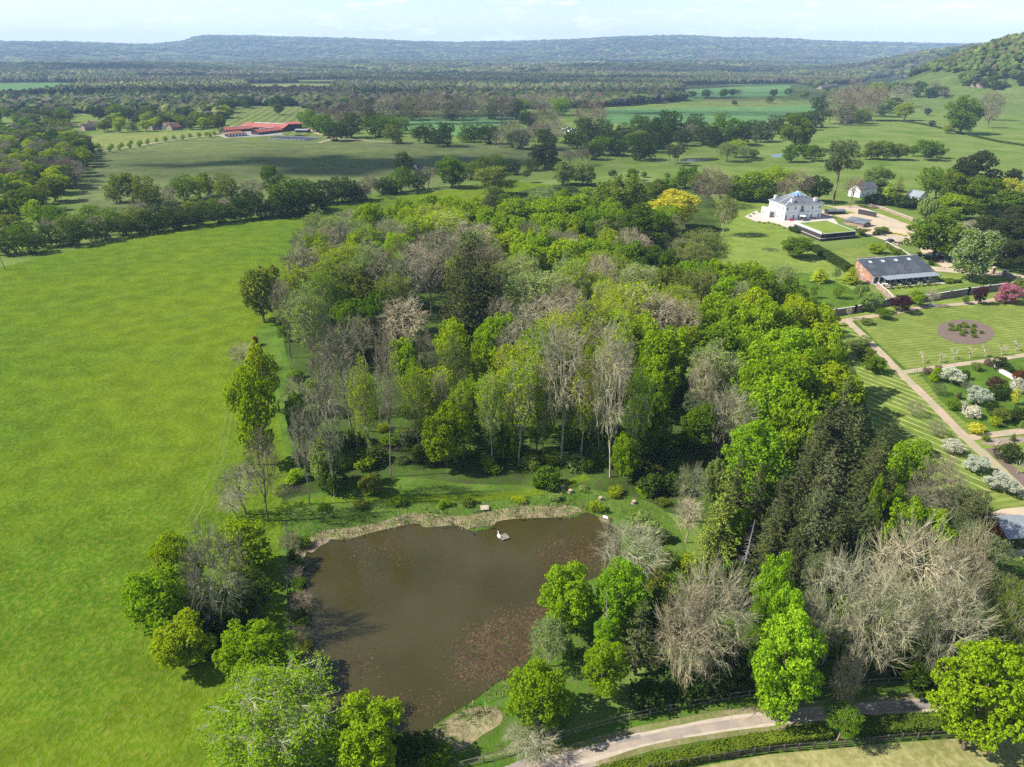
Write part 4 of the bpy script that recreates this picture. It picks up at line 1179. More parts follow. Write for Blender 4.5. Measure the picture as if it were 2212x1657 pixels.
# ================================================================== orchard, shrub garden and beds
for i, (x, y, w, h, c, by) in enumerate([(1850, 742, 40, 4, 'p', None), (1868, 762, 44, 4.2, 'o', None), (1890, 785, 48, 4.6, 'g', None), (1870, 735, 30, 3, 'p', None)]):
    place('O', x, y, w, h, c, by, label='%s grey-green apple tree from the top of the row beside the sloping path' % ordinal(i), group='apple trees beside the sloping path')
for i, (x, y, w, c) in enumerate([(1976, 880, 44, 'h'), (2023, 922, 44, 'h')]):
    place('X', x, y, w, 4.0, c, None, label=['gnarled leafless fruit tree in the orchard left of the path, the upper one', 'gnarled leafless fruit tree in the orchard left of the path, the lower one'][i], group='bare fruit trees in the orchard')
for i, (x, y, w, h, c) in enumerate([(1994, 964, 40, 3.4, 'e'), (2060, 962, 46, 3.2, 'w'), (2112, 1003, 54, 3.4, 'w'), (2164, 1043, 64, 3.6, 'w')]):
    if c == 'e':
        place('O', x, y, w, h, 'p', None, label='greyish apple tree in the orchard, left of the white blossom trees', group='blossoming trees in the orchard')
    else:
        place('O', x, y, w, h, c, None, label='%s white blossom tree from the top beside the lower garden path' % ordinal(i - 1), group='blossoming trees in the orchard')
for i, (x, y) in enumerate([(1997, 773), (2032, 772), (2063, 765), (2099, 762), (2132, 759), (2167, 756), (2198, 747)]):
    place('V', x, y, 24, 2.9, 'e', None, label='%s pollarded stump from the left along the edge of the circle lawn' % ordinal(i), group='pollarded stumps in a row', zone='')
BEDB = [(1298, 950), (1405, 965), (1305, 1005), (1390, 1000), (1465, 935), (1490, 965), (1580, 960), (1470, 1035), (1440, 1065), (1575, 1005), (1565, 1035), (1590, 1085), (1680, 1040)]
for i, (zx, zy) in enumerate(BEDB):
    place('B', 1828.4 + zx / 5.757, 537 + zy / 5.757, 12 if i < 12 else 9, 1.0, 'g', None, label='low green bush planted in the oval mulch bed', group='bushes in the oval mulch bed')
single('B', 2084, 714, 9, 0.8, 'r', 'small red-leaved shrub among the green bushes in the mulch bed')
SHR = [(1110, 570, 80, 5, 'w', 'O', 'white blossom tree, the taller of two in the shrub garden'), (1500, 890, 86, 4.4, 'w', 'O', 'round white blossom tree, the lower of two in the shrub garden'),
       (850, 600, 54, 3, 'l', 'B', 'lime green flowering shrub left of the taller white blossom tree'), (1290, 590, 34, 2, 'd', 'B', 'dark shrub right of the taller white blossom tree'),
       (1465, 455, 36, 2.2, 'p', 'B', 'cream-flowered shrub near the upper garden path'), (1660, 395, 34, 1.6, 'q', 'B', 'purplish grey low shrub by the upper garden path'),
       (1850, 400, 54, 4, 'd', 'O', 'dense dark green shrub tree beside the white bench wall'), (1960, 480, 40, 2, 'p', 'B', 'white-flowered shrub below the white bench wall'),
       (2130, 630, 46, 3, 'r', 'B', 'bright rust red shrub at the right edge of the shrub garden'), (1800, 730, 58, 4, 'u', 'O', 'dark red maple in the middle of the shrub garden'),
       (1830, 870, 60, 3, 'd', 'B', 'dark green shrub below the dark red maple'), (2110, 760, 54, 3, 'w', 'B', 'white blossom shrub at the right edge of the shrub garden'),
       (2070, 900, 22, 4, 'Y', 'G', 'slender golden yellow tree in the shrub garden'), (1195, 910, 22, 1.6, 'q', 'B', 'coppery low shrub left of the lower white blossom tree'),
       (1120, 1050, 44, 2.4, 'g', 'B', 'mid green shrub near the sloping path'), (1270, 1050, 26, 1.6, 'w', 'B', 'small white shrub above the spreading white shrub'),
       (1400, 1160, 62, 2.4, 'w', 'B', 'spreading white blossom shrub near the lower path'), (1700, 1100, 50, 3, 'd', 'O', 'dark shrub tree right of the spreading white shrub'),
       (1860, 1190, 66, 3.4, 'o', 'O', 'olive spreading tree in the lower right of the shrub garden'), (2130, 1200, 66, 4, 'd', 'O', 'dark bushy tree at the lower right of the shrub garden'),
       (1460, 1420, 74, 1.8, 'Y', 'B', 'bright golden yellow shrub beside the lower path'), (1760, 1320, 34, 2.2, 'y', 'B', 'yellow-green shrub right of the golden shrub'),
       (2200, 1360, 20, 2, 'p', 'B', 'pale round shrub at the right edge by the lower path'), (1620, 1570, 26, 1.4, 'g', 'B', 'green shrub at the end of the planting bed'),
       (2050, 1540, 24, 2, 'd', 'F', 'small dark conifer in the planting bed'), (1900, 820, 40, 2.6, 'g', 'B', 'green shrub under the dark red maple'),
       (900, 790, 54, 3.2, 'b', 'X', 'old fruit tree with few leaves inside the shrub garden'), (560, 540, 30, 2.2, 'f', 'V', 'twisted pollarded tree at the corner of the paths'),
       (720, 525, 36, 1.4, 'q', 'B', 'brownish low shrub beside the upper garden path'), (890, 480, 26, 1.4, 'q', 'B', 'grey twiggy shrub between path and white blossom tree'),
       (1310, 740, 40, 2, 'h', 'X', 'bare twiggy shrub left of the lower white blossom tree')]
for zx, zy, w, h, c, kd, lb in SHR:
    place(kd, 1905.2 + zx / 7.197, 728.9 + zy / 7.197, w * 0.62, h, c, None, label=lb)
single('B', 2180, 979, 52, 3.2, 'n', 'large clipped dark ball bush beside the mulch border')
single('V', 2152, 958, 20, 2.4, 'f', 'small pale pollard left of the clipped ball bush')
single('V', 2202, 1010, 22, 2.6, 'f', 'pale pollard below the clipped ball bush')
# young avenue trees by the paddock path
AV = [(207, 317), (216, 324), (212, 314), (237, 322), (241, 316), (258, 318), (262, 313), (279, 315), (283, 308), (299, 312), (302, 308), (319, 306), (339, 303), (358, 300), (376, 297), (394, 296), (412, 293), (430, 291), (447, 290), (453, 291), (463, 288)]
for i, (x, y) in enumerate(AV):
    place('G', x, y, 7.5, 5.2, 'g', None, label='small round-headed young tree in the avenue beside the paddock', group='young trees in the paddock avenue')
# the wood on the far left, the copses round the village and the stables: individual trees in masses
def inside(px, py, poly):
    px, py = np.asarray(px, float), np.asarray(py, float)
    r = np.zeros(px.shape, bool)
    n = len(poly)
    for i in range(n):
        x0, y0 = poly[i]
        x1, y1 = poly[(i + 1) % n]
        c = ((y0 > py) != (y1 > py)) & (px < (x1 - x0) * (py - y0) / ((y1 - y0) if y1 != y0 else 1e-9) + x0)
        r ^= c
    return r
def mass(poly, n, spec, h, group, label, wm=(7, 11), seed=1, gap=0.75, where=None):
    """n individual trees standing in a picture-space region of the ground; spec = kinds and colours to draw from"""
    r = random.Random(seed)
    xs, ys = [p[0] for p in poly], [p[1] for p in poly]
    spots = []
    t = 0
    W3 = [at(*p) for p in poly]
    P2 = [(p.x, p.y) for p in W3]
    bx, by_ = [p[0] for p in P2], [p[1] for p in P2]
    while len(spots) < n and t < n * 60:
        t += 1
        x, y = r.uniform(min(bx), max(bx)), r.uniform(min(by_), max(by_))
        if not inside(x, y, P2):
            continue
        w = r.uniform(*wm)
        if any((x - a) ** 2 + (y - b) ** 2 < ((w + c) / 2 * gap) ** 2 for a, b, c in spots):
            continue
        spots.append((x, y, w))
    for x, y, w in sorted(spots):
        kd, cc, ph = r.choice(spec)
        put(kd, Vector((x, y, float(H(x, y)))), w * 1.15, max(h * r.uniform(0.8, 1.15), w), cc, name='woodland_tree' if kd == 'O' else None, group=group, label=label % ph, bk='l')
mass([(-30, 345), (10, 330), (60, 310), (130, 290), (185, 318), (196, 335), (186, 372), (172, 405), (165, 425), (120, 440), (60, 470), (-30, 520)], 150,
     [('A', 'q', 'leafless brown'), ('A', 'e', 'leafless grey'), ('O', 'o', 'olive green'), ('O', 'g', 'mid green'), ('O', 'd', 'dark green'), ('O', 'y', 'yellow-green')], 13,
     'trees of the wood left of the paddock', '%s tree in the wood left of the paddock', (9, 14), 3, 0.6)
mass([(-40, 262), (60, 250), (160, 246), (170, 290), (130, 300), (60, 312), (-40, 335)], 46, [('O', 'o', 'olive green'), ('O', 'd', 'dark green'), ('O', 'g', 'mid green'), ('A', 'q', 'leafless brown')], 13,
     'trees at the left edge before the village', '%s tree at the left edge before the village', (10, 15), 4)
mass([(215, 288), (300, 286), (380, 282), (470, 276), (480, 268), (400, 262), (300, 262), (220, 268)], 44, [('O', 'o', 'olive green'), ('O', 'y', 'yellow-green'), ('O', 'd', 'dark green'), ('F', 'n', 'dark conifer')], 11,
     'trees round the village houses', '%s tree among the village houses', (9, 14), 6, 0.7)
mass([(200, 262), (480, 258), (520, 236), (650, 232), (720, 246), (740, 236), (600, 226), (420, 228), (200, 240)], 64, [('O', 'd', 'dark green'), ('O', 'm', 'deep green'), ('A', 'q', 'leafless brown'), ('O', 'o', 'olive green')], 14,
     'trees of the wood behind the striped field', '%s tree of the wood behind the striped field', (11, 17), 7)
mass([(1885, 196), (1930, 190), (2000, 196), (2060, 205), (2050, 213), (1980, 215), (1930, 205)], 22, [('O', 'd', 'dark green'), ('O', 'm', 'deep green'), ('K', 'p', 'pale flowering'), ('A', 'q', 'leafless brown')], 15,
     'trees round the hillside house', '%s tree near the hillside house', (12, 17), 8)
mass([(2060, 170), (2215, 166), (2230, 186), (2150, 196), (2075, 190)], 18, [('O', 'd', 'dark green'), ('F', 'n', 'dark conifer'), ('O', 'p', 'pale green'), ('O', 'm', 'deep green')], 15,
     'trees at the foot of the hill', '%s tree at the foot of the hill', (12, 17), 9)
mass([(1560, 228), (1700, 228), (1860, 205), (1850, 196), (1720, 212), (1690, 222)], 16, [('O', 'o', 'olive green'), ('O', 'y', 'yellow-green'), ('A', 'f', 'leafless pale'), ('O', 'g', 'mid green')], 9,
     'trees along the far striped field', '%s tree along the far striped field', (9, 13), 10)
mass([(1480, 213), (1700, 210), (1705, 206), (1480, 211)], 12, [('O', 'd', 'dark green'), ('A', 'q', 'leafless brown'), ('O', 'g', 'mid green')], 11, 'trees along the far green field', '%s tree along the far green field', (12, 15), 11, 0.8)
single('P', 601, 235, 26, 15, 'g', 'lone green oak standing in the striped field')
single('P', 432, 258, 32, 16, 'o', 'olive oak, the left of two at the village end of the pale field')
single('P', 470, 262, 38, 17, 'o', 'olive oak, the right of two at the village end of the pale field')
single('P', 488, 240, 36, 16, 'y', 'yellow-green oak at the corner of the striped field')
# lesser trees filling the wood, each like its nearest neighbour
WOODP = [(620, 700), (640, 800), (720, 850), (800, 880), (900, 870), (1000, 900), (1120, 900), (1250, 910), (1330, 940), (1430, 1010), (1500, 1020), (1600, 1050), (1850, 1000), (1840, 880), (1800, 780), (1750, 720), (1690, 680),
         (1600, 650), (1520, 640), (1500, 580), (1440, 500), (1300, 470), (1100, 470), (950, 490), (800, 520), (700, 560), (640, 620)]
W2 = [(at(*p).x, at(*p).y) for p in WOODP]
ref = [s for s in SPOTS if s[4] in 'OAS' and s[5] != 'w' and s[7] and 'wood' in s[7] or (s[7] and 'canopy' in s[7] and s[4] in 'OAS' and s[5] not in 'wY')]
RX = np.array([(s[0], s[1]) for s in ref])
ALLX = [(s[0], s[1]) for s in SPOTS]
YEW = [(s[0], s[1]) for s in SPOTS if s[4] == 'Y']
rf_ = random.Random(12)
got = 0
bx = [p[0] for p in W2]
by2 = [p[1] for p in W2]
for _ in range(9000):
    x, y = rf_.uniform(min(bx), max(bx)), rf_.uniform(min(by2), max(by2))
    if not inside(x, y, W2):
        continue
    if min((x - a) ** 2 + (y - b) ** 2 for a, b in ALLX) < 4.3 ** 2 or min((x - a) ** 2 + (y - b) ** 2 for a, b in YEW) < 15 ** 2:
        continue
    s = ref[int(((RX - np.array((x, y))) ** 2).sum(1).argmin())]
    ALLX.append((x, y))
    got += 1
    kk = 'S' if s[4] == 'A' and got % 2 else s[4]
    ph = {'O': 'leafy', 'A': 'leafless', 'S': 'thinly leafed'}[kk]
    put(kk, Vector((x, y, 0)), rf_.uniform(7, 10.5), s[3] * rf_.uniform(0.78, 0.98), s[5], bk=s[6] or 'ylp'[got % 3], group='lesser trees inside the wood', label='lesser %s tree standing between the larger trees inside the wood' % ph)
    if got > 150:
        break
print('filled', got)
# under-wood shrubs
UND = [(640, 820), (700, 760), (660, 880), (800, 900), (880, 900), (840, 960), (760, 960), (930, 1000), (1050, 1000), (1150, 1010), (1230, 960), (1320, 950), (1000, 900), (1080, 860),
       (900, 700), (980, 760), (860, 750), (1130, 780), (1250, 780), (1400, 800), (1300, 720), (1200, 700), (1080, 620), (940, 620), (1340, 610), (1450, 560), (1500, 720), (1430, 1000),
       (1480, 960), (1540, 960), (1450, 700), (1280, 850), (1180, 880), (1360, 870), (1100, 900)]
for i, (x, y) in enumerate(UND):
    r1 = rnd.random()
    put('B', gp(x, y), 3.5 + 2.5 * r1, 1.6 + 1.6 * r1, 'gmdgo'[i % 5], label='low green shrub growing under the trees of the wood', group='shrubs under the trees of the wood')
FRONT = [(660, 1000), (640, 1040), (745, 1010), (790, 1010), (870, 1000), (905, 985), (930, 965), (980, 1010), (1010, 985), (1060, 1015), (1130, 980), (1200, 1000), (1240, 1010), (1300, 1000), (1340, 1020), (1420, 1020), (1450, 1010), (1480, 1030),
         (880, 950), (830, 930), (740, 950), (1000, 950), (1220, 940), (1280, 950), (1080, 930), (1390, 1070), (1430, 1090), (1330, 1070), (1260, 1060), (1160, 1050), (700, 1100), (780, 1095), (860, 1090), (960, 1095), (1010, 1090), (1120, 1085), (1200, 1080)]
for i, (x, y) in enumerate(FRONT):
    r1 = rnd.random()
    lowb = y > 1040
    put('B', gp(x, y), 2.2 + (1.2 if lowb else 2.6) * r1, (0.7 if lowb else 1.1) + 1.2 * r1, 'gloypgmo'[i % 8], label='low scrub bush on the rough grass between wood and pond', group='scrub between wood and pond')
EDGE = [(632, 1205), (645, 1225), (636, 1250), (648, 1268), (640, 1295), (652, 1312), (642, 1338), (655, 1355), (648, 1385), (660, 1405), (652, 1430), (670, 1450), (662, 1475), (684, 1490), (628, 1185), (650, 1180)]
for i, (x, y) in enumerate(EDGE):
    r1 = rnd.random()
    if i % 3 == 2:
        put('X', gp(x, y), 3.0 + r1, 1.8 + r1, 'q', label='low brown twiggy bush on the left water edge', group='twiggy bushes on the left water edge')
    else:
        put('B', gp(x, y), 1.9 + 1.2 * r1, 0.9 + 0.9 * r1, 'dobm'[i % 4], label='small dark bush on the left water edge', group='dark bushes on the left water edge')
UND2 = [(1520, 1290), (1580, 1300), (1650, 1330), (1760, 1300), (1840, 1330), (1900, 1390), (1780, 1400), (1720, 1290), (2000, 1400), (2080, 1350), (1620, 1400), (1480, 1300), (1450, 1360), (2150, 1380), (1940, 1250), (2050, 1290)]
for i, (x, y) in enumerate(UND2):
    r1 = rnd.random()
    put('B', gp(x, y), 3.5 + 2.5 * r1, 1.8 + 1.6 * r1, 'mdgm'[i % 4], label='low green shrub growing under the trees above the lane', group='shrubs under the trees above the lane')
# labels of all listed trees: colour and kind, place in its zone, counted from the left where alike
from collections import defaultdict
zg = defaultdict(list)
for z_, ph, x_, e_ in TREES:
    zg[(z_, ph)].append((float(x_), e_))
for (z_, ph), lst in zg.items():
    lst.sort(key=lambda q: q[0])
    art = ''
    for i, (x_, e_) in enumerate(lst):
        if len(lst) == 1:
            e_['label'] = '%s, the only one %s' % (ph, z_)
        elif len(lst) == 2:
            e_['label'] = '%s, %s of two %s' % (ph, ('left', 'right')[i], z_)
        else:
            e_['label'] = '%s, %s from the left %s' % (ph, 'last' if i == len(lst) - 1 else ordinal(i), z_)
# reeds and rushes round the pond, lily pads
REEDM = vcol('reed_blades')
def blades(name, regions, n, hgt, cols, label, seed):
    rng = np.random.default_rng(seed)
    Pw = []
    for pts in regions:
        W3 = [at(*p) for p in pts]
        P2 = [(p.x, p.y) for p in W3]
        a = np.array(P2)
        area = abs(sum(P2[i][0] * P2[(i + 1) % len(P2)][1] - P2[(i + 1) % len(P2)][0] * P2[i][1] for i in range(len(P2)))) / 2
        k = 0
        q = rng.uniform(a.min(0), a.max(0), (int(n * area * 4) + 20, 2))
        q = q[inside(q[:, 0], q[:, 1], P2)]
        q = q[np.sin(q[:, 0] * 0.9 + 1.3 * np.sin(q[:, 1] * 0.6)) + rng.normal(size=len(q)) * 0.7 > -0.6]
        Pw.append(q[: int(n * area)])
    P = np.concatenate(Pw)
    m = len(P)
    base = np.concatenate((P, np.full((m, 1), 0.05)), 1)
    h = rng.uniform(*hgt, m)
    a = rng.uniform(0, 2 * math.pi, m)
    w = 0.035
    dx = np.stack((np.cos(a) * w, np.sin(a) * w, np.zeros(m)), 1)
    lean = rng.normal(size=(m, 2)) * 0.28
    mid = base + np.stack((lean[:, 0] * h * 0.3, lean[:, 1] * h * 0.3, h * 0.6), 1)
    tip = base + np.stack((lean[:, 0] * h, lean[:, 1] * h, h * rng.uniform(0.65, 1, m)), 1)
    V = np.stack((base - dx, base + dx, mid + dx * 0.8, tip, mid - dx * 0.8), 1).reshape(-1, 3)
    Fs = np.arange(m * 5).reshape(m, 5)
    cc = np.array([(*c, 1) for c in cols])[rng.integers(0, len(cols), m)]
    cc[:, :3] *= rng.uniform(0.75, 1.2, (m, 1))
    o = obj(name, mesh(name, V, Fs, REEDM, cols=np.repeat(cc, 5, 0)))
    return tag(o, label, None, None, 'stuff')
blades('reeds', [[(640, 1200), (690, 1150), (760, 1140), (830, 1122), (900, 1105), (1000, 1110), (1100, 1095), (1230, 1088), (1290, 1098), (1300, 1112), (1258, 1112), (1237, 1122), (1154, 1124), (1079, 1130),
                  (1062, 1146), (1017, 1154), (987, 1142), (921, 1144), (897, 1136), (847, 1146), (797, 1158), (750, 1172), (712, 1174), (668, 1192), (655, 1280), (640, 1280)],
                 [(622, 1180), (656, 1195), (656, 1272), (664, 1320), (672, 1382), (686, 1445), (700, 1485), (660, 1470), (640, 1380)],
                 [(925, 1585), (941, 1570), (977, 1546), (1031, 1512), (1077, 1476), (1111, 1462), (1120, 1440), (1128, 1470), (1080, 1510), (1070, 1545), (1000, 1570), (950, 1600)]],
       9.0, (0.5, 1.5), [(0.34, 0.28, 0.17), (0.25, 0.20, 0.12), (0.09, 0.15, 0.025), (0.38, 0.33, 0.22), (0.15, 0.16, 0.06), (0.07, 0.13, 0.02)], 'straw coloured and green reeds along the pond edge', 21)
blades('tall_grass', [[(610, 1110), (700, 1092), (830, 1086), (960, 1086), (1100, 1080), (1250, 1055), (1400, 1085), (1460, 1130), (1440, 1180), (1330, 1120), (1230, 1090), (1100, 1098), (1000, 1112), (900, 1108), (760, 1142), (660, 1170), (625, 1180)],
                      [(640, 1390), (690, 1470), (720, 1545), (690, 1545), (640, 1470)], [(880, 1590), (940, 1600), (1010, 1625), (1100, 1600), (1200, 1560), (1230, 1575), (1120, 1622), (1000, 1655), (900, 1660)]],
       4.5, (0.3, 0.9), [(0.10, 0.20, 0.02), (0.07, 0.16, 0.02), (0.16, 0.22, 0.05), (0.26, 0.23, 0.12)], 'rank green grass and nettles on the pond bank', 22)
PADM = foliage('lily_pad_leaf', trans=0.05, lo=0.6, hi=1.4)
pv = [(0.0, 0.0, 0.0)] + [(math.cos(a), math.sin(a), 0.02) for a in np.linspace(0.25, 2 * math.pi - 0.25, 11)]
pad_me = mesh('lily_pad', pv, [[0, i, i + 1] for i in range(1, 11)], PADM)
PADS = [([(1160, 1306), (1130, 1325), (1095, 1325), (1050, 1350), (1030, 1362), (1000, 1368), (995, 1400), (980, 1430), (975, 1455), (1000, 1475), (1040, 1480), (1077, 1472), (1111, 1458), (1154, 1405), (1160, 1350), (1170, 1320)], 2300, 'great lily patch by the right bank'),
        ([(1150, 1196), (1180, 1172), (1210, 1162), (1260, 1166), (1300, 1180), (1300, 1215), (1240, 1222), (1200, 1220), (1160, 1215)], 700, 'far lily patch'),
        ([(738, 1200), (770, 1170), (800, 1150), (880, 1140), (890, 1165), (860, 1180), (915, 1220), (880, 1232), (830, 1240), (770, 1220)], 210, 'sparse lily patch at the upper left'),
        ([(696, 1440), (715, 1420), (790, 1440), (800, 1480), (770, 1500), (740, 1480)], 120, 'lily patch'),
        ([(815, 1500), (850, 1495), (895, 1500), (885, 1515), (850, 1540), (825, 1530)], 130, 'lily patch'),
        ([(915, 1500), (950, 1480), (975, 1480), (980, 1510), (950, 1535), (920, 1525)], 90, 'lily patch')]
rng = np.random.default_rng(77)
allp = []
for pts, n, _ in PADS:
    P2 = [(at(*p).x, at(*p).y) for p in pts]
    a = np.array(P2)
    got = 0
    while got < n:
        q = rng.uniform(a.min(0), a.max(0), (400, 2))
        q = q[inside(q[:, 0], q[:, 1], P2)] + rng.normal(size=(1, 2)) * 0.9
        q = q + rng.normal(size=q.shape) * 0.9
        q = q[inside(*project(q[:, 0], q[:, 1], 0.12), POND)]
        nz = np.sin(q[:, 0] * 1.1 + np.sin(q[:, 1] * 0.7) * 2) * np.sin(q[:, 1] * 0.9 + 1) + rng.normal(size=len(q)) * 0.9
        q = q[nz > -0.5][: n - got]
        allp += [tuple(v) for v in q]
        got += len(q)
padc = [(0.060, 0.033, 0.022), (0.085, 0.060, 0.032), (0.042, 0.026, 0.019), (0.075, 0.066, 0.025), (0.080, 0.044, 0.030)]
allp.sort(key=lambda v: v[1])
for k, (x, y) in enumerate(allp[:300]):
    o = obj('lily_pad', pad_me, None, padc[k % 5])
    s = rng.uniform(0.08, 0.16)
    o.location = (x, y, 0.125)
    o.rotation_euler = (rng.normal() * 0.06, rng.normal() * 0.06, rng.uniform(0, 6.28))
    o.scale = (s, s, s)
    tag(o, 'reddish brown lily pad floating at the near end of the pond', 'lily pad', 'lily pads at the near end of the pond')
V, Fs, cc = [], [], []
base_v = np.array(pv)
for k, (x, y) in enumerate(allp[300:]):
    a, s = rng.uniform(0, 6.28), rng.uniform(0.08, 0.16)
    ca, sa = math.cos(a) * s, math.sin(a) * s
    q = np.stack((base_v[:, 0] * ca - base_v[:, 1] * sa + x, base_v[:, 0] * sa + base_v[:, 1] * ca + y, base_v[:, 2] * s + 0.125 + 0.004 * (k % 5)), 1)
    b = len(V) * 12
    V.append(q)
    Fs += [[b, b + i, b + i + 1] for i in range(1, 11)]
    cc += [(*padc[rng.integers(0, 5)], 1)] * 12
tag(obj('lily_pads', mesh('lily_pads', np.concatenate(V), Fs, REEDM, cols=np.array(cc))), 'mats of reddish brown lily pads on the pond beyond the near end', None, None, 'stuff')
# ================================================================== buildings
WHITE = surf('white_render', (0.80, 0.80, 0.79), (0.74, 0.74, 0.74), 0.6, 0.7)
TRIM = surf('white_paint', (0.82, 0.82, 0.80), (0.76, 0.76, 0.75), 2.0, 0.5)
GREYL = surf('grey_line', (0.42, 0.43, 0.45), None, 1.0, 0.6)
SLATE = surf('slate_roof', (0.105, 0.112, 0.128), (0.075, 0.08, 0.092), 1.4, 0.55, 0.02, 6, c3=(0.13, 0.135, 0.145), s3=0.3)
DSLATE = surf('dark_slate', (0.055, 0.060, 0.070), (0.042, 0.046, 0.055), 1.2, 0.5, 0.02, 6, c3=(0.075, 0.08, 0.088), s3=0.25)
GLASS = surf('dark_glass', (0.03, 0.035, 0.04), None, 1.0, 0.08, spec=0.6)
BGLASS = surf('blue_glass', (0.10, 0.20, 0.42), (0.07, 0.15, 0.33), 0.8, 0.1, spec=0.6)
CGLASS = surf('canopy_glass', (0.26, 0.28, 0.30), (0.20, 0.22, 0.24), 0.9, 0.12, spec=0.6)
LEAD = surf('lead', (0.50, 0.51, 0.53), None, 1.0, 0.5)
POT = surf('terracotta', (0.40, 0.13, 0.08), None, 2.0, 0.8)
BRICK = brickmat('red_brick', (0.40, 0.13, 0.07), (0.33, 0.105, 0.058), (0.28, 0.2, 0.15), 4.0)
OLDB = brickmat('old_brick', (0.27, 0.17, 0.12), (0.21, 0.135, 0.10), (0.25, 0.21, 0.17), 4.0)
STONE = surf('wall_coping', (0.46, 0.42, 0.36), (0.36, 0.33, 0.28), 1.5, 0.9)
WALLB = surf('weathered_wall', (0.22, 0.17, 0.135), (0.15, 0.12, 0.10), 0.9, 0.95, 0.02, 8, c3=(0.20, 0.175, 0.16), s3=0.2)
DARKW = surf('black_boards', (0.035, 0.030, 0.028), (0.025, 0.022, 0.02), 2.0, 0.8)
REDW = surf('dark_red_boards', (0.13, 0.045, 0.03), (0.09, 0.035, 0.025), 2.0, 0.8)
REDR = surf('red_roof_sheet', (0.30, 0.068, 0.048), (0.25, 0.056, 0.04), 0.5, 0.6, c3=(0.27, 0.085, 0.065), s3=0.06)
TILE = surf('clay_tiles', (0.23, 0.10, 0.065), (0.16, 0.075, 0.052), 0.9, 0.85)
OTILE = surf('old_tiles', (0.125, 0.088, 0.068), (0.09, 0.066, 0.054), 0.8, 0.9)
SHEDR = surf('grey_shingle', (0.20, 0.215, 0.235), (0.15, 0.16, 0.178), 1.0, 0.8, 0.02, 8)
OAKW = surf('weathered_rail', (0.20, 0.165, 0.125), (0.13, 0.11, 0.085), 3.0, 0.9)
DRAIL = surf('dark_rail', (0.085, 0.072, 0.06), (0.055, 0.048, 0.042), 3.0, 0.9)
STEEL = surf('dark_steel', (0.06, 0.062, 0.068), None, 1.0, 0.4)
REDF = surf('red_fabric', (0.45, 0.03, 0.04), None, 3.0, 0.9)
CREAM = surf('cream_cloth', (0.78, 0.74, 0.66), None, 3.0, 0.9)
CARP = surf('dark_blue_paint', (0.02, 0.03, 0.06), None, 1.0, 0.2, spec=0.6)
RUBBER = surf('rubber', (0.02, 0.02, 0.02), None, 2.0, 0.8)
def frame_at(p0, p1, name, label, cat, group=None):
    """an Empty at the ground point p0 whose x axis points at p1"""
    a, b = gp(*p0), gp(*p1)
    d = b - a
    return empty(name, a, math.atan2(d.y, d.x), label, cat, group), math.hypot(d.x, d.y)
def window(par, x, z, w, h, side='y', off=0.0, bars=(2, 3), frame=None, pane=None, name='window'):
    """a sash window on the wall y=off (side y, facing -y) or x=off (side x, facing -x)"""
    def bx(m, a0, a1, z0, z1, d0, d1):
        if side == 'y':
            m.box(a0, a1, off - d1, off - d0, z0, z1)
        else:
            m.box(off - d1, off - d0, a0, a1, z0, z1)
    f_ = MB()
    t = 0.07
    bx(f_, x - w / 2 - t, x + w / 2 + t, z - t, z, 0.003, 0.09)
    bx(f_, x - w / 2 - t, x + w / 2 + t, z + h, z + h + t, 0.003, 0.09)
    bx(f_, x - w / 2 - t, x - w / 2, z, z + h, 0.003, 0.08)
    bx(f_, x + w / 2, x + w / 2 + t, z, z + h, 0.003, 0.08)
    for i in range(1, bars[0]):
        xx = x - w / 2 + w * i / bars[0]
        bx(f_, xx - 0.018, xx + 0.018, z, z + h, 0.045, 0.065)
    for i in range(1, bars[1]):
        zz = z + h * i / bars[1]
        bx(f_, x - w / 2, x + w / 2, zz - 0.018, zz + 0.018, 0.045, 0.066)
    fo = f_.build(name, frame or TRIM, par)
    g = MB()
    bx(g, x - w / 2, x + w / 2, z, z + h, 0.005, 0.04)
    g.build('pane', pane or GLASS, fo)
    return fo
# ---- the white house
HS, LU = frame_at((1693, 476.6), (1772, 471.8), 'country_house', 'large white two-storey house with slate hipped roof and blue glass lantern', 'house')
gl = gp(1643.4, 465.2) - gp(1693, 476.6)
ux = Vector((math.cos(HS.rotation_euler.z), math.sin(HS.rotation_euler.z), 0))
LV = max(10.0, gl.dot(Vector((-ux.y, ux.x, 0))))
EH = 7.4
w_ = MB()
w_.box(0, LU * 0.36, 0, LV, 0, EH)
w_.box(LU * 0.36, LU * 0.64, 0.3, LV, 0, EH - 0.003)
w_.box(LU * 0.64, LU, 0, LV, 0, EH)
w_.build('wall', WHITE, HS)
b_ = MB()
bl0, bl1 = LV * 0.56, LV + 0.4
b_.box(-3.6, -0.002, bl0, bl1, 0, 3.7)
bay = b_.build('side_wing', WHITE, HS)
b_ = MB()
b_.box(-3.8, -0.003, bl0 - 0.2, bl1 + 0.2, 3.71, 3.95)
for i in range(9):
    b_.box(-3.75, -3.69, bl0 + i * (bl1 - bl0) / 8.2, bl0 + i * (bl1 - bl0) / 8.2 + 0.06, 3.96, 4.7)
b_.box(-3.76, -3.66, bl0, bl1, 4.71, 4.78)
b_.build('balcony', TRIM, bay)
window(bay, -1.8, 0.1, 2.2, 2.7, 'y', bl0, (4, 3))
for yy in (0.25, 0.6, 0.85):
    window(bay, bl0 + (bl1 - bl0) * yy, 0.6, 0.9, 1.9, 'x', -3.6)
s_ = MB()
for a, b in ((0, 0.36), (0.64, 1)):
    s_.box(LU * a - 0.02, LU * b + 0.02, -0.05, 0.02, 3.65, 3.78)
s_.box(LU * 0.36 + 0.03, LU * 0.64 - 0.03, 0.25, 0.31, 3.65, 3.78)
s_.build('string_course', GREYL, HS)
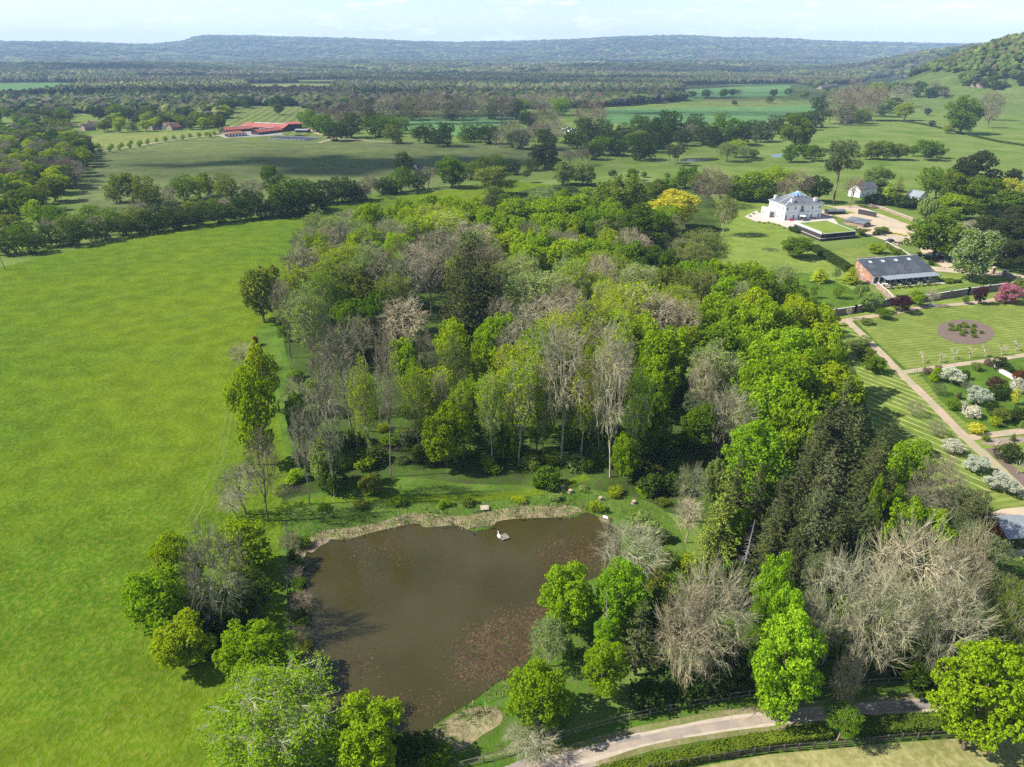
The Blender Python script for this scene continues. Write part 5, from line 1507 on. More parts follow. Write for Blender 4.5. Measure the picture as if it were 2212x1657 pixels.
for f_ in (0.055, 0.27, 0.73, 0.93):
    window(HS, LU * f_, 5.0, 0.8, 1.25)
for f_ in (0.045, 0.25, 0.73, 0.93):
    window(HS, LU * f_, 0.4, 0.9, 2.1, bars=(2, 4))
window(HS, LU * 0.46, 4.3, 1.5, 2.3, 'y', 0.3, (4, 3), name='french_window')
window(HS, LU * 0.40, 0.3, 0.7, 2.3, 'y', 0.3, (2, 4))
window(HS, LU * 0.60, 0.3, 0.7, 2.3, 'y', 0.3, (2, 4))
dr = window(HS, LU * 0.50, 0.05, 1.6, 2.5, 'y', 0.3, (2, 2), name='door')
bal = MB()
bal.box(LU * 0.46 - 1.2, LU * 0.46 + 1.2, -0.3, 0.44, 4.05, 4.2)
for i in range(11):
    bal.box(LU * 0.46 - 1.15 + i * 0.225, LU * 0.46 - 1.12 + i * 0.225, -0.29, -0.26, 4.2, 5.0)
bal.box(LU * 0.46 - 1.2, LU * 0.46 + 1.2, -0.30, -0.24, 5.0, 5.06)
bal.build('balcony', STEEL, HS)
for yy in (0.12, 0.36, 0.50):
    window(HS, LV * yy, 4.9, 0.95, 1.5, 'x', 0)
for yy in (0.12, 0.38):
    window(HS, LV * yy, 0.4, 1.0, 2.2, 'x', 0)
window(HS, LV * 0.8, 4.9, 0.95, 1.6, 'x', 0)
ov, RH = 0.55, 3.1
ax0, ax1, ay0, ay1 = LU * 0.33, LU * 0.67, LV * 0.33, LV * 0.67
def hip(par, x0, x1, y0, y1, z, tx0, tx1, ty0, ty1, tz, mat, name='roof', thick=0.18):
    m = MB()
    lo = [(x0, y0, z), (x1, y0, z), (x1, y1, z), (x0, y1, z)]
    lo2 = [(a, b, z - thick) for a, b, _ in lo]
    hi = [(tx0, ty0, tz), (tx1, ty0, tz), (tx1, ty1, tz), (tx0, ty1, tz)]
    m.add(lo2 + lo + hi, [(3, 2, 1, 0), (8, 9, 10, 11)] + [(i, (i + 1) % 4, 4 + (i + 1) % 4, 4 + i) for i in range(4)] + [(4 + i, 4 + (i + 1) % 4, 8 + (i + 1) % 4, 8 + i) for i in range(4)])
    return m.build(name, mat, par), lo, hi
rf, lo, hi = hip(HS, -ov, LU + ov, -ov, LV + ov, EH + 0.2, ax0, ax1, ay0, ay1, EH + 0.2 + RH, SLATE)
hp = MB()
for a, b in zip(lo, hi):
    hp.bar((a[0], a[1], a[2] + 0.03), (b[0], b[1], b[2] + 0.03), 0.32, 0.1)
for i in range(4):
    a, b = lo[i], lo[(i + 1) % 4]
    hp.bar((a[0], a[1], a[2] - 0.05), (b[0], b[1], b[2] - 0.05), 0.16, 0.2)
    a, b = hi[i], hi[(i + 1) % 4]
    hp.bar((a[0], a[1], a[2] + 0.04), (b[0], b[1], b[2] + 0.04), 0.3, 0.12)
hp.build('hip_flashing', LEAD, rf)
bx_ = MB()
yy = LV * 0.42
bx_.bar((-ov + 0.3, yy, EH + 0.48), (ax0 - 0.6, yy, EH + 0.12 + RH * 0.95), 0.28, 0.1)
bx_.build('valley_flashing', LEAD, rf)
ln_ = MB()
lx, ly, lz = LU * 0.5, LV * 0.5, EH + 0.2 + RH
q = 2.5
ln_.add([(lx - q, ly - q, lz + 0.1), (lx + q, ly - q, lz + 0.1), (lx + q, ly + q, lz + 0.1), (lx - q, ly + q, lz + 0.1), (lx, ly, lz + 2.0)], [(0, 1, 4), (1, 2, 4), (2, 3, 4), (3, 0, 4), (3, 2, 1, 0)])
lan = ln_.build('roof_lantern', BGLASS, HS)
lb = MB()
for sx, sy in ((-1, -1), (1, -1), (1, 1), (-1, 1), (0, -1), (-1, 0), (1, 0), (0, 1)):
    lb.bar((lx + sx * q, ly + sy * q, lz + 0.14), (lx, ly, lz + 2.05), 0.1, 0.08)
lb.build('glazing_bars', TRIM, lan)
for x, y in ((LU * 0.20, 1.4), (LU * 0.83, 1.4), (LU * 0.10, LV * 0.88)):
    c_ = MB().box(x - 0.85, x + 0.85, y - 0.5, y + 0.5, EH + 0.5, EH + 2.6).box(x - 0.93, x + 0.93, y - 0.58, y + 0.58, EH + 2.6, EH + 2.75)
    ch = c_.build('chimney', WHITE, rf)
    for dx in (-0.5, 0.0, 0.5):
        MB().lathe([(0.2, 0), (0.16, 0.25), (0.18, 0.6)], 8, (x + dx, y, EH + 2.75)).build('chimney_pot', POT, ch)
dp = MB()
for x in (0.12, LU - 0.12):
    dp.tube([(x, -0.1, 0.0), (x, -0.1, EH)], 0.06, 6)
dp.build('downpipe', GREYL, HS)
Mh = HS.matrix_basis.copy()
def hl(x, y, z=0.0):
    c, s = math.cos(HS.rotation_euler.z), math.sin(HS.rotation_euler.z)
    return Vector((HS.location.x + c * x - s * y, HS.location.y + s * x + c * y, z))
# parasol, tables and red seats on the terrace
pr_ = empty('parasol', hl(LU * 0.42, -2.6, 0.1), 0.3, 'white parasol open over a table on the house terrace', 'parasol')
MB().lathe([(1.7, 2.3), (1.1, 2.55), (0.05, 2.85), (0.03, 2.86), (1.08, 2.52), (1.66, 2.26)], 8).build('canopy', CREAM, pr_)
MB().tube([(0, 0, 0), (0, 0, 2.8)], 0.03, 8).build('pole', OAKW, pr_)
tb = empty('garden_table', hl(LU * 0.42 + 0.1, -2.9, 0.1), 0.3, 'dark round table under the white parasol', 'table')
MB().lathe([(0.85, 0.70), (0.85, 0.75)], 16).build('tabletop', OAKW, tb)
MB().tube([(0.25, 0, 0), (0.25, 0, 0.7)], 0.06, 6).tube([(-0.25, 0, 0), (-0.25, 0, 0.7)], 0.06, 6).build('legs', OAKW, tb)
for i in range(4):
    a = i * 1.57 + 0.6
    ch = empty('garden_chair', hl(LU * 0.42 + 0.1 + 1.25 * math.cos(a), -2.9 + 1.25 * math.sin(a), 0.1), HS.rotation_euler.z + a + 1.57, 'dark chair round the table under the white parasol', 'chair', 'chairs round the parasol table')
    MB().box(-0.23, 0.23, -0.23, 0.23, 0.4, 0.45).build('seat', OAKW, ch)
    MB().box(-0.23, 0.23, -0.25, -0.21, 0.45, 0.9).build('backrest', OAKW, ch)
    for sx in (-0.2, 0.2):
        for sy in (-0.2, 0.2):
            MB().box(sx - 0.02, sx + 0.02, sy - 0.02, sy + 0.02, 0, 0.4).build('leg', OAKW, ch)
for i, (fx, lb_) in enumerate([(0.16, 'red upholstered garden sofa left of the parasol'), (0.78, 'red upholstered garden sofa at the right of the house front')]):
    sf = empty('garden_sofa', hl(LU * fx, -1.4, 0.1), HS.rotation_euler.z, lb_, 'sofa')
    MB().box(-0.9, 0.9, -0.4, 0.4, 0.1, 0.45).build('seat', REDF, sf)
    MB().box(-0.9, 0.9, 0.25, 0.45, 0.46, 0.9).build('backrest', REDF, sf)
    for sx in (-1.02, 0.9):
        MB().box(sx, sx + 0.12, -0.4, 0.45, 0.1, 0.65).build('armrest', REDF, sf)
for i in range(3):
    po = empty('planter', hl(LU * (0.66 + 0.05 * i), -1.5, 0.1), 0, 'dark planter box with white cushion like top by the house front', 'planter', 'dark planters by the house front')
    MB().box(-0.4, 0.4, -0.3, 0.3, 0, 0.5).build('box', STEEL, po)
    MB().box(-0.36, 0.36, -0.26, 0.26, 0.5, 0.62).build('top', CREAM, po)
for i, (x, y) in enumerate([(1640, 481), (1650, 484), (1660, 482), (1672, 486), (1682, 488), (1694, 494), (1704, 497), (1712, 500), (1628, 463), (1620, 468), (1640, 459)]):
    put('B', gp(x, y), 1.6, 0.7, 'y', label='small yellow-green border plant edging the house terrace', group='border plants edging the house terrace', px=x)
for x, y in ((1722, 500), (1714, 497)):
    put('B', gp(x, y + 2), 5, 2.0, 'd', label='dark low evergreen mound at the corner of the raised lawn', group='evergreen mounds by the raised lawn')
for i, x in enumerate((1735, 1744, 1752, 1768, 1776, 1784, 1790)):
    put('B', gp(x, 489 + (i % 2)), 1.5, 0.8, 'o', label='small shrub in the bed between terrace and raised lawn', group='shrubs between terrace and raised lawn')
# ---- raised lawn with retaining walls
RL = [(1714, 497), (1784, 490), (1846, 514), (1772, 521)]
RW = world(RL)
rl = tag(D.objects.new('raised_lawn', None), 'flat lawn raised on dark retaining walls in front of the white house', 'terrace')
C.objects.link(rl)
def shrink(W3, k):
    c = sum(W3, Vector()) / len(W3)
    return [p + (p - c).normalized() * k for p in W3]
# local coordinates: the Empty stays at the world origin of the walls' first corner
o_ = RW[0].copy()
rl.location = o_
loc = [(p.x - o_.x, p.y - o_.y) for p in RW]
if sum(loc[i][0] * loc[(i + 1) % 4][1] - loc[(i + 1) % 4][0] * loc[i][1] for i in range(4)) < 0:
    loc = loc[::-1]
MB().prism(loc, -0.3, 3.0).build('retaining_wall', DARKW, rl)
cx_, cy_ = sum(p[0] for p in loc) / 4, sum(p[1] for p in loc) / 4
lo_in = [((p[0] - cx_) * 0.985 + cx_, (p[1] - cy_) * 0.985 + cy_) for p in loc]
MB().prism(lo_in, 3.004, 3.05).build('turf', HLAWN, rl)
lg = MB()
lg.prism([((p[0] - cx_) * 1.045 + cx_, (p[1] - cy_) * 1.045 + cy_) for p in loc], -0.2, 1.15)
lg.build('ledge', DARKW, rl)
lp = [((p[0] - cx_) * 1.05 + cx_, (p[1] - cy_) * 1.05 + cy_) for p in loc]
ll = MB()
for i in range(4):
    a, b = lp[i], lp[(i + 1) % 4]
    ll.bar((a[0], a[1], 1.2), (b[0], b[1], 1.2), 0.4, 0.12)
ll.build('ledge_coping', STONE, rl)
cp = MB()
for i in range(4):
    a, b = loc[i], loc[(i + 1) % 4]
    cp.bar((a[0], a[1], 3.05), (b[0], b[1], 3.05), 0.35, 0.14)
cp.build('coping', LEAD, rl)
# only a low rail on the meadow side shows in the photograph
g2 = MB()
a, b = Vector((RW[0].x - o_.x, RW[0].y - o_.y, 0)), Vector((RW[3].x - o_.x, RW[3].y - o_.y, 0))
n_ = int((b - a).length / 1.5)
for k in range(n_ + 1):
    p = a + (b - a) * k / n_
    g2.box(p.x - 0.04, p.x + 0.04, p.y - 0.04, p.y + 0.04, 3.12, 4.05)
g2.bar((a.x, a.y, 4.05), (b.x, b.y, 4.05), 0.07, 0.07)
g2.bar((a.x, a.y, 3.6), (b.x, b.y, 3.6), 0.05, 0.6)
g2.build('railing', LEAD, rl)
def wall_run(name, pts, h, th, mat, label, cat='wall', pier=0, cop=STONE, group=None):
    W3 = [gp(*p) for p in pts]
    e = empty(name, W3[0], 0, label, cat, group)
    L3 = [p - W3[0] for p in W3]
    m, c, pi = MB(), MB(), MB()
    for a, b in zip(L3[:-1], L3[1:]):
        m.bar((a.x, a.y, h / 2 - 0.15 + a.z), (b.x, b.y, h / 2 - 0.15 + b.z), th, h + 0.3)
        c.bar((a.x, a.y, h + 0.05 + a.z), (b.x, b.y, h + 0.05 + b.z), th + 0.12, 0.1)
    m.build('wall_face', mat, e)
    c.build('coping', cop, e)
    if pier:
        for a, b in zip(L3[:-1], L3[1:]):
            n = max(1, int((b - a).length / pier))
            for k in range(n + 1):
                p = a + (b - a) * k / n
                MB().box(p.x - th * 0.9, p.x + th * 0.9, p.y - th * 0.9, p.y + th * 0.9, -0.2, h + 0.25).box(p.x - th * 1.1, p.x + th * 1.1, p.y - th * 1.1, p.y + th * 1.1, h + 0.25, h + 0.37).build('pier', mat, e)
    return e
wall_run('garden_wall', [(1758, 690), (1846, 676), (1930, 657)], 2.2, 0.35, WALLB, 'dark shaded stretch of garden wall below the wood', pier=7)
wall_run('garden_wall', [(1936, 661), (2010, 650), (2090, 637), (2176, 625), (2240, 612)], 2.3, 0.35, WALLB, 'long weathered brick garden wall with piers behind the purple trees', pier=7)
wall_run('garden_wall', [(1934, 660), (1915, 640), (1893, 622)], 2.0, 0.35, OLDB, 'orange brick wall stepping back towards the slate-roofed garden building', pier=0)
wall_run('garden_wall', [(1912, 530), (1945, 548), (1982, 572)], 1.8, 0.4, OLDB, 'sunlit old brick wall with ivy between lawn and gravel court')
wall_run('garden_wall', [(1877, 446), (1905, 453), (1972, 478)], 1.4, 0.4, OLDB, 'low pale wall along the far side of the gravel court')
wall_run('garden_wall', [(2164, 596), (2186, 606), (2230, 626)], 2.0, 0.4, OLDB, 'pale brick wall right of the drive gate')
wall_run('garden_wall', [(1853, 462), (1892, 470)], 2.6, 0.3, DARKW, 'dark shaded wall behind the sunken slate roof', cop=LEAD)
wall_run('bench_wall', [(2147, 790), (2158, 803), (2185, 818), (2230, 838)], 0.9, 0.5, TRIM, 'white bench-like wall at the right edge of the shrub garden')
for i, (x, y) in enumerate([(2144, 592), (2168, 598)]):
    gpst = empty('gate_pier', gp(x, y), 0, ['left', 'right'][i] + ' brick gate pier with stone cap at the end of the drive', 'pier')
    MB().box(-0.45, 0.45, -0.45, 0.45, -0.1, 2.5).build('shaft', OLDB, gpst)
    MB().box(-0.6, 0.6, -0.6, 0.6, 2.5, 2.65).lathe([(0.5, 2.65), (0.1, 2.95)], 4).build('cap', STONE, gpst)
g0 = gp(2147, 592)
g1 = gp(2166, 597.5)
ge_ = empty('gate', g0, 0, 'pale timber gate between the two brick piers', 'gate')
gm = MB()
dd = g1 - g0
for k in range(5):
    gm.bar((dd.x * 0.04, dd.y * 0.04, 0.3 + 0.25 * k), (dd.x * 0.96, dd.y * 0.96, 0.3 + 0.25 * k), 0.05, 0.09)
gm.bar((dd.x * 0.05, dd.y * 0.05, 0.3), (dd.x * 0.95, dd.y * 0.95, 1.3), 0.04, 0.08)
gm.build('bars', OAKW, ge_)
MB().box(-0.02, 0.1, -0.05, 0.05, 0, 1.5).build('stile', OAKW, ge_)
# ---- slate-roofed garden building
GB, GLn = frame_at((1882, 614), (2011.5, 603), 'garden_building', 'long single-storey garden building with dark slate roof and red brick gable', 'building')
GD, GE, GR, RY = 9.5, 3.2, 6.5, 9.1
MB().add([(0, 0, 0), (GLn, 0, 0), (GLn, GD, 0), (0, GD, 0), (0, 0, GE), (GLn, 0, GE), (GLn, GD, GR - 0.3), (0, GD, GR - 0.3), (0, RY, GR), (GLn, RY, GR)],
         [(0, 1, 5, 4), (0, 4, 8, 7, 3), (1, 2, 6, 9, 5), (2, 3, 7, 6), (3, 2, 1, 0), (4, 5, 9, 8), (8, 9, 6, 7)]).build('wall', BRICK, GB)
def slab(x0, x1, y0, z0, y1, z1, t=0.16):
    return MB().add([(x0, y0, z0), (x1, y0, z0), (x1, y1, z1), (x0, y1, z1), (x0, y0, z0 + t), (x1, y0, z0 + t), (x1, y1, z1 + t), (x0, y1, z1 + t)],
                    [(3, 2, 1, 0), (4, 5, 6, 7), (0, 1, 5, 4), (1, 2, 6, 5), (2, 3, 7, 6), (3, 0, 4, 7)])
sl = (GR - GE) / RY
gr_ = slab(-0.3, GLn + 0.3, -0.5, GE - 0.5 * sl + 0.02, RY - 0.002, GR + 0.02).build('roof', DSLATE, GB)
slab(-0.3, GLn + 0.3, RY + 0.002, GR + 0.02, GD + 0.35, GR - 0.45).build('rear_roof', DSLATE, GB)
MB().bar((-0.3, RY, GR + 0.25), (GLn + 0.3, RY, GR + 0.25), 0.35, 0.14).build('ridge', LEAD, gr_)
for f_ in (0.15, 0.36, 0.58, 0.80):
    y0 = RY * 0.72
    z0 = GE + y0 * sl + 0.2
    rl_ = slab(GLn * f_ - 0.5, GLn * f_ + 0.5, y0, z0, y0 + 1.1, z0 + 1.1 * sl, 0.08).build('roof_light', TRIM, gr_)
    slab(GLn * f_ - 0.38, GLn * f_ + 0.1, y0 + 0.12, z0 + 0.1, y0 + 0.95, z0 + 0.1 + 0.83 * sl, 0.03).build('pane', GLASS, rl_)
fl = MB().tube([(GLn * 0.56, 1.6, GE + 0.7), (GLn * 0.56, 1.6, GE + 3.0)], 0.12, 10).lathe([(0.2, 3.0), (0.16, 3.2)], 10, (GLn * 0.56, 1.6, GE)).build('flue', STEEL, GB)
window(GB, 6.6, 3.6, 0.8, 0.9, 'x', 0.0, (2, 2))
window(GB, 5.2, 1.2, 0.8, 0.9, 'x', 0.0, (2, 2))
fr_ = MB().box(0.15, GLn - 0.15, -0.12, -0.004, 0, GE - 0.05).build('front_wall', WHITE, GB)
for i in range(10):
    window(GB, 1.6 + i * (GLn - 3) / 9.4, 0.1, 1.5, 2.3, 'y', -0.12, (2, 1), frame=STEEL, name='glazed_door')
cn0 = slab(GLn * 0.10, GLn * 0.99, -4.2, 2.55, -0.13, 3.0, 0.06).build('canopy', CGLASS, GB)
bb = MB()
for i in range(17):
    xx = GLn * 0.10 + i * GLn * 0.89 / 16
    bb.bar((xx, -4.25, 2.66), (xx, -0.2, 3.11), 0.07, 0.08)
bb.bar((GLn * 0.10, -4.25, 2.52), (GLn * 0.99, -4.25, 2.52), 0.1, 0.16)
bb.build('canopy_bars', STEEL, cn0)
for i in range(7):
    xx = GLn * 0.105 + i * GLn * 0.88 / 6
    MB().box(xx - 0.05, xx + 0.05, -4.2, -4.1, 0, 2.5).build('canopy_post', STEEL, GB)
def gl_(x, y, z=0.0):
    c, s = math.cos(GB.rotation_euler.z), math.sin(GB.rotation_euler.z)
    return Vector((GB.location.x + c * x - s * y, GB.location.y + s * x + c * y, z))
flat_sheet('patio', [gl_(0.2, -6.2, 0.16), gl_(GLn + 0.6, -6.2, 0.16), gl_(GLn + 0.6, -0.02, 0.16), gl_(0.2, -0.02, 0.16)], PAVE)
wall_ = empty('patio_edge', gl_(0.2, -6.3, 0), GB.rotation_euler.z, 'low dark retaining edge along the patio of the garden building', 'wall')
MB().box(0, GLn * 0.92, -0.12, 0.08, 0, 0.45).build('edge', WALLB, wall_)
MB().box(0, GLn * 0.92, -0.16, 0.10, 0.45, 0.52).build('coping', STONE, wall_)
for i in range(5):
    t_ = empty('patio_table', gl_(3.2 + i * 4.3, -3.4 - 0.6 * (i % 2), 0.16), GB.rotation_euler.z, 'pale patio table, %s from the left under the glass canopy' % ordinal(i), 'table', 'patio tables under the glass canopy')
    MB().box(-0.9, 0.9, -0.5, 0.5, 0.7, 0.75).build('tabletop', CREAM if i % 2 == 0 else OAKW, t_)
    for sx in (-0.8, 0.8):
        for sy in (-0.4, 0.4):
            MB().box(sx - 0.04, sx + 0.04, sy - 0.04, sy + 0.04, 0, 0.7).build('leg', OAKW, t_)
    for q in range(4):
        sx, sy = (-0.5, 0.5)[q % 2], (-0.95, 0.95)[q // 2]
        c_ = empty('patio_chair', gl_(3.2 + i * 4.3 + sx, -3.4 - 0.6 * (i % 2) + sy, 0.16), GB.rotation_euler.z + (math.pi if sy > 0 else 0), 'pale chair at a patio table under the glass canopy', 'chair', 'patio chairs under the glass canopy')
        MB().box(-0.25, 0.25, -0.25, 0.25, 0.38, 0.46).build('seat', CREAM, c_)
        MB().box(-0.25, 0.25, -0.29, -0.23, 0.46, 0.95).build('backrest', CREAM, c_)
        for a in (-0.21, 0.21):
            for b in (-0.21, 0.21):
                MB().box(a - 0.02, a + 0.02, b - 0.02, b + 0.02, 0, 0.38).build('leg', STEEL, c_)
for i in range(8):
    put('B', gl_(2.5 + i * 2.6, -6.9, 0), 1.5, 0.9, 'y' if i % 3 else 'o', label='clipped green bush along the patio edge', group='bushes along the patio edge')
for i in range(9):
    put('B', gl_(1.5 + i * 2.4, -4.6 + 0.8 * (i % 2), 0.16), 1.1, 1.0, 'gdo'[i % 3], label='pot plant on the covered patio', group='pot plants on the covered patio')
for i in range(7):
    put('B', gl_(GLn + 1.0 + (i % 4) * 1.7, -6.2 + (i // 4) * 1.9, 0), 2.2, 1.2, 'ogbd'[i % 4], label='mixed shrub in the bed at the right end of the patio', group='shrubs at the right end of the patio')
# ---- clipped hedge, sunken garden, court pieces
def hedge(name, pts, w, h, col, label, seed, leaf=0.16, dens=26, cat='hedge'):
    """a clipped hedge: a boxy core and leaf cards over its faces"""
    rng_ = np.random.default_rng(seed)
    c = [Vector(p) for p in [gp(*q) for q in pts]]
    m = MB()
    P, N = [], []
    for a, b in zip(c[:-1], c[1:]):
        m.bar((a.x, a.y, h * 0.46 + a.z), (b.x, b.y, h * 0.46 + b.z), w * 0.85, h * 0.92)
        d = (b - a)
        Ld = d.length
        d.normalize()
        n = Vector((-d.y, d.x, 0))
        k = int(Ld * (w + 2 * h) * dens)
        for _ in range(k):
            t = rng_.uniform(0, Ld)
            s = rng_.uniform(0, w + 2 * h)
            bulge = 0.10 * math.sin(t * 1.9) + 0.07 * math.sin(t * 0.7 + 1)
            if s < h:
                q, nn = (-w / 2 - bulge * 0.5, s), -n
            elif s < h + w:
                q, nn = (s - h - w / 2, h + bulge), Vector((0, 0, 1))
            else:
                q, nn = (w / 2 + bulge * 0.5, s - h - w), n
            p = a + d * t + n * q[0]
            P.append((p.x + rng_.normal() * 0.06, p.y + rng_.normal() * 0.06, p.z + q[1] + rng_.normal() * 0.07))
            N.append(np.array(nn) + rng_.normal(size=3) * 0.5)
    V, Fq = quads(np.array(P), np.array(N), leaf * rng_.uniform(0.7, 1.3, len(P)), rng_)
    nb_ = len(m.v)
    Vall = np.concatenate((np.array([tuple(v) for v in m.v]), V))
    Fall = [list(f) for f in m.f] + [[int(i) + nb_ for i in f] for f in Fq]
    o = obj(name, mesh(name, Vall, Fall, LEAF), None, COL[col][0] if isinstance(col, str) else col)
    return tag(o, label, cat)
hedge('hedge', [(1757, 541), (1790, 560), (1834, 588)], 3.2, 2.4, 'd', 'dark clipped hedge running down the slope beside the house lawn', 31, 0.3, 9)
hedge('hedge', [(1475, 1642), (1545, 1628), (1620, 1612), (1700, 1599), (1790, 1585)], 1.7, 1.0, (0.14, 0.19, 0.018), 'bright clipped hedge between the lane and the dark rail fence, left stretch', 32, 0.13, 40)
hedge('hedge', [(1300, 1680), (1400, 1656), (1475, 1642)], 1.7, 1.0, (0.14, 0.19, 0.018), 'bright clipped hedge at the bottom edge beside the lane', 34, 0.13, 40)
hedge('hedge', [(1855, 1578), (1950, 1573), (2050, 1566), (2150, 1556), (2250, 1545)], 2.2, 1.2, (0.115, 0.16, 0.02), 'rough hedge between the lane and the dark rail fence, right stretch', 33, 0.15, 36)
hedge('field_hedge', [(1893, 262), (1940, 262), (1985, 268), (2020, 275), (2060, 285), (2110, 297), (2160, 308), (2230, 318)], 2.0, 1.4, 'd', 'thin dark hedge line crossing the sunlit pasture', 35, 0.5, 4)
sg_ = empty('sunken_garden', gp(1865, 568), 0, 'rectangular planted bed with low brick kerb on the walled lawn', 'garden bed')
W3 = [p - gp(1865, 568) for p in world([(1852, 560), (1892, 556), (1908, 570), (1872, 578)])]
m = MB()
for i in range(4):
    a, b = W3[i], W3[(i + 1) % 4]
    m.bar((a.x, a.y, 0.2), (b.x, b.y, 0.2), 0.35, 0.5)
m.build('kerb', OLDB, sg_)
flat = obj('soil', mesh('soil', [(p.x, p.y, 0.12) for p in W3], [[0, 1, 2, 3]], SOIL), sg_)
for i, (x, y) in enumerate([(1866, 566), (1876, 563), (1884, 568), (1892, 564), (1876, 571)]):
    put('B', gp(x, y), 1.4, 0.8, 'bogd'[i % 4], label='low plant inside the rectangular kerbed bed', group='plants in the rectangular kerbed bed')
cpd, cl_ = frame_at((1822, 484), (1864, 492), 'sunken_roof', 'low lean-to building with grey slate roof beside the raised lawn', 'building')
MB().box(0, cl_, 0, 6.5, 0, 1.6).build('wall', OLDB, cpd)
slab(-0.3, cl_ + 0.3, -0.4, 1.7, 6.9, 2.7).build('roof', SLATE, cpd)
st_, sl2 = frame_at((1788, 464), (1825, 463), 'store', 'small dark store with curved grey roof beside the house', 'building')
MB().box(0, sl2, 0, 3.5, 0, 1.5).build('wall', DARKW, st_)
m = MB()
for k in range(7):
    a0, a1 = math.pi * k / 7, math.pi * (k + 1) / 7
    y0, z0, y1, z1 = 1.75 - 1.95 * math.cos(a0), 1.51 + 1.0 * math.sin(a0), 1.75 - 1.95 * math.cos(a1), 1.51 + 1.0 * math.sin(a1)
    m.add([(-0.1, y0, z0), (sl2 + 0.1, y0, z0), (sl2 + 0.1, y1, z1), (-0.1, y1, z1)], [(0, 1, 2, 3)])
m.build('roof', SLATE, st_)
for i, (x, y, w, h, c) in enumerate([(1862, 500, 34, 3.4, 'o'), (1905, 495, 30, 3.2, 'g'), (1897, 503, 22, 2.2, 'd'), (1893, 535, 40, 4.2, 'y'), (1940, 545, 26, 2, 'g')]):
    single('O' if h > 3 else 'B', x, y, w, h, c, ['palm-like olive bush beside the low slate roof', 'green bush at the edge of the gravel court', 'dark bush beside the gravel court', 'yellowing tree above the old brick wall', 'green climber on the old brick wall'][i])
for i in range(11):
    p = gp(1905 + i * 5.2, 500 + i * 1.0 + (i % 2))
    put('B', p, 1.5, 0.6, 'Y', label='yellow flowering cushion plant in the row above the gravel court', group='yellow flowering plants above the gravel court')
for i, (x, y) in enumerate([(1990, 525), (2003, 560), (2020, 566), (1985, 553), (1970, 560), (2010, 572), (2030, 560)]):
    put('B', gp(x, y), 2.6, 1.5, 'gdrg'[i % 4], label='shrub in the border behind the garden building', group='shrubs behind the garden building')
for i in range(10):
    put('B', gp(1915 + 7 * i, 536 + 4.0 * i), 2.0, 1.9, 'g', label='ivy mound growing along the old brick wall', group='ivy mounds along the old brick wall')
car = empty('parked_car', gp(1922, 523), 0.4, 'dark blue car parked beside the garden wall', 'car')
prof = [(-2.1, 0.35), (-2.1, 0.8), (-1.9, 0.9), (-1.2, 0.95), (-0.7, 1.42), (0.7, 1.45), (1.3, 1.0), (2.05, 0.85), (2.15, 0.5), (2.1, 0.32)]
m = MB()
n = len(prof)
m.add([(x, -0.85, z) for x, z in prof] + [(x, 0.85, z) for x, z in prof], [list(range(n)), list(range(n, 2 * n))[::-1]] + [(i, n + i, n + (i + 1) % n, (i + 1) % n) for i in range(n)])
m.build('body', CARP, car)
MB().box(-0.6, 0.65, -0.87, 0.87, 1.0, 1.36).build('side_windows', GLASS, car)
for x in (-1.35, 1.35):
    for y in (-0.8, 0.8):
        MB().tube([(x, y - 0.1, 0.32), (x, y + 0.1, 0.32)], 0.32, 12).build('wheel', RUBBER, car)
gh = empty('greenhouse_frame', gp(1945, 527), 0.15, 'open pale timber frame house beside the parked car', 'greenhouse')
m = MB()
for x in (-2.2, -1.1, 0, 1.1, 2.2):
    m.bar((x, -1.4, 0), (x, -1.4, 1.9), 0.08, 0.08).bar((x, 1.4, 0), (x, 1.4, 1.9), 0.08, 0.08).bar((x, -1.4, 1.9), (x, 0, 2.9), 0.07, 0.07).bar((x, 1.4, 1.9), (x, 0, 2.9), 0.07, 0.07)
m.bar((-2.2, 0, 2.92), (2.2, 0, 2.92), 0.08, 0.08).bar((-2.2, -1.4, 1.92), (2.2, -1.4, 1.92), 0.08, 0.08).bar((-2.2, 1.4, 1.92), (2.2, 1.4, 1.92), 0.08, 0.08)
m.build('frame', STONE, gh)
MB().box(-2.2, 2.2, -1.45, -1.35, 0, 0.7).box(-2.2, 2.2, 1.35, 1.45, 0, 0.7).build('base', OAKW, gh)
for i, (x, y) in enumerate([(1962, 528), (1968, 530), (1975, 529), (1981, 531), (1988, 529)]):
    pt = empty('plant_pot', gp(x, y), 0, 'terracotta pot in the group beside the timber frame house', 'plant pot', 'terracotta pots beside the timber frame house')
    MB().lathe([(0.22, 0), (0.35, 0.55), (0.30, 0.55), (0.28, 0.5)], 10).build('pot', POT, pt)
    P_, N_ = np.random.default_rng(i).normal(size=(60, 3)) * 0.22 + np.array([0, 0, 0.8]), np.random.default_rng(i + 9).normal(size=(60, 3))
    V, Fq = quads(P_, N_, 0.12, np.random.default_rng(i))
    obj('plant', mesh('plant', V, Fq, LEAF), pt, COL['o'][0])
tw = empty('tree_bench', gp(2010, 661), 0, 'round pale bench ringed round the leafless tree by the garden wall', 'bench')
MB().lathe([(0.6, 0.42), (1.3, 0.42), (1.3, 0.47), (0.6, 0.47)], 16).build('seat', STONE, tw)
for i in range(6):
    a = i * math.pi / 3
    MB().box(1.1 * math.cos(a) - 0.05, 1.1 * math.cos(a) + 0.05, 1.1 * math.sin(a) - 0.05, 1.1 * math.sin(a) + 0.05, 0, 0.42).build('leg', STONE, tw)
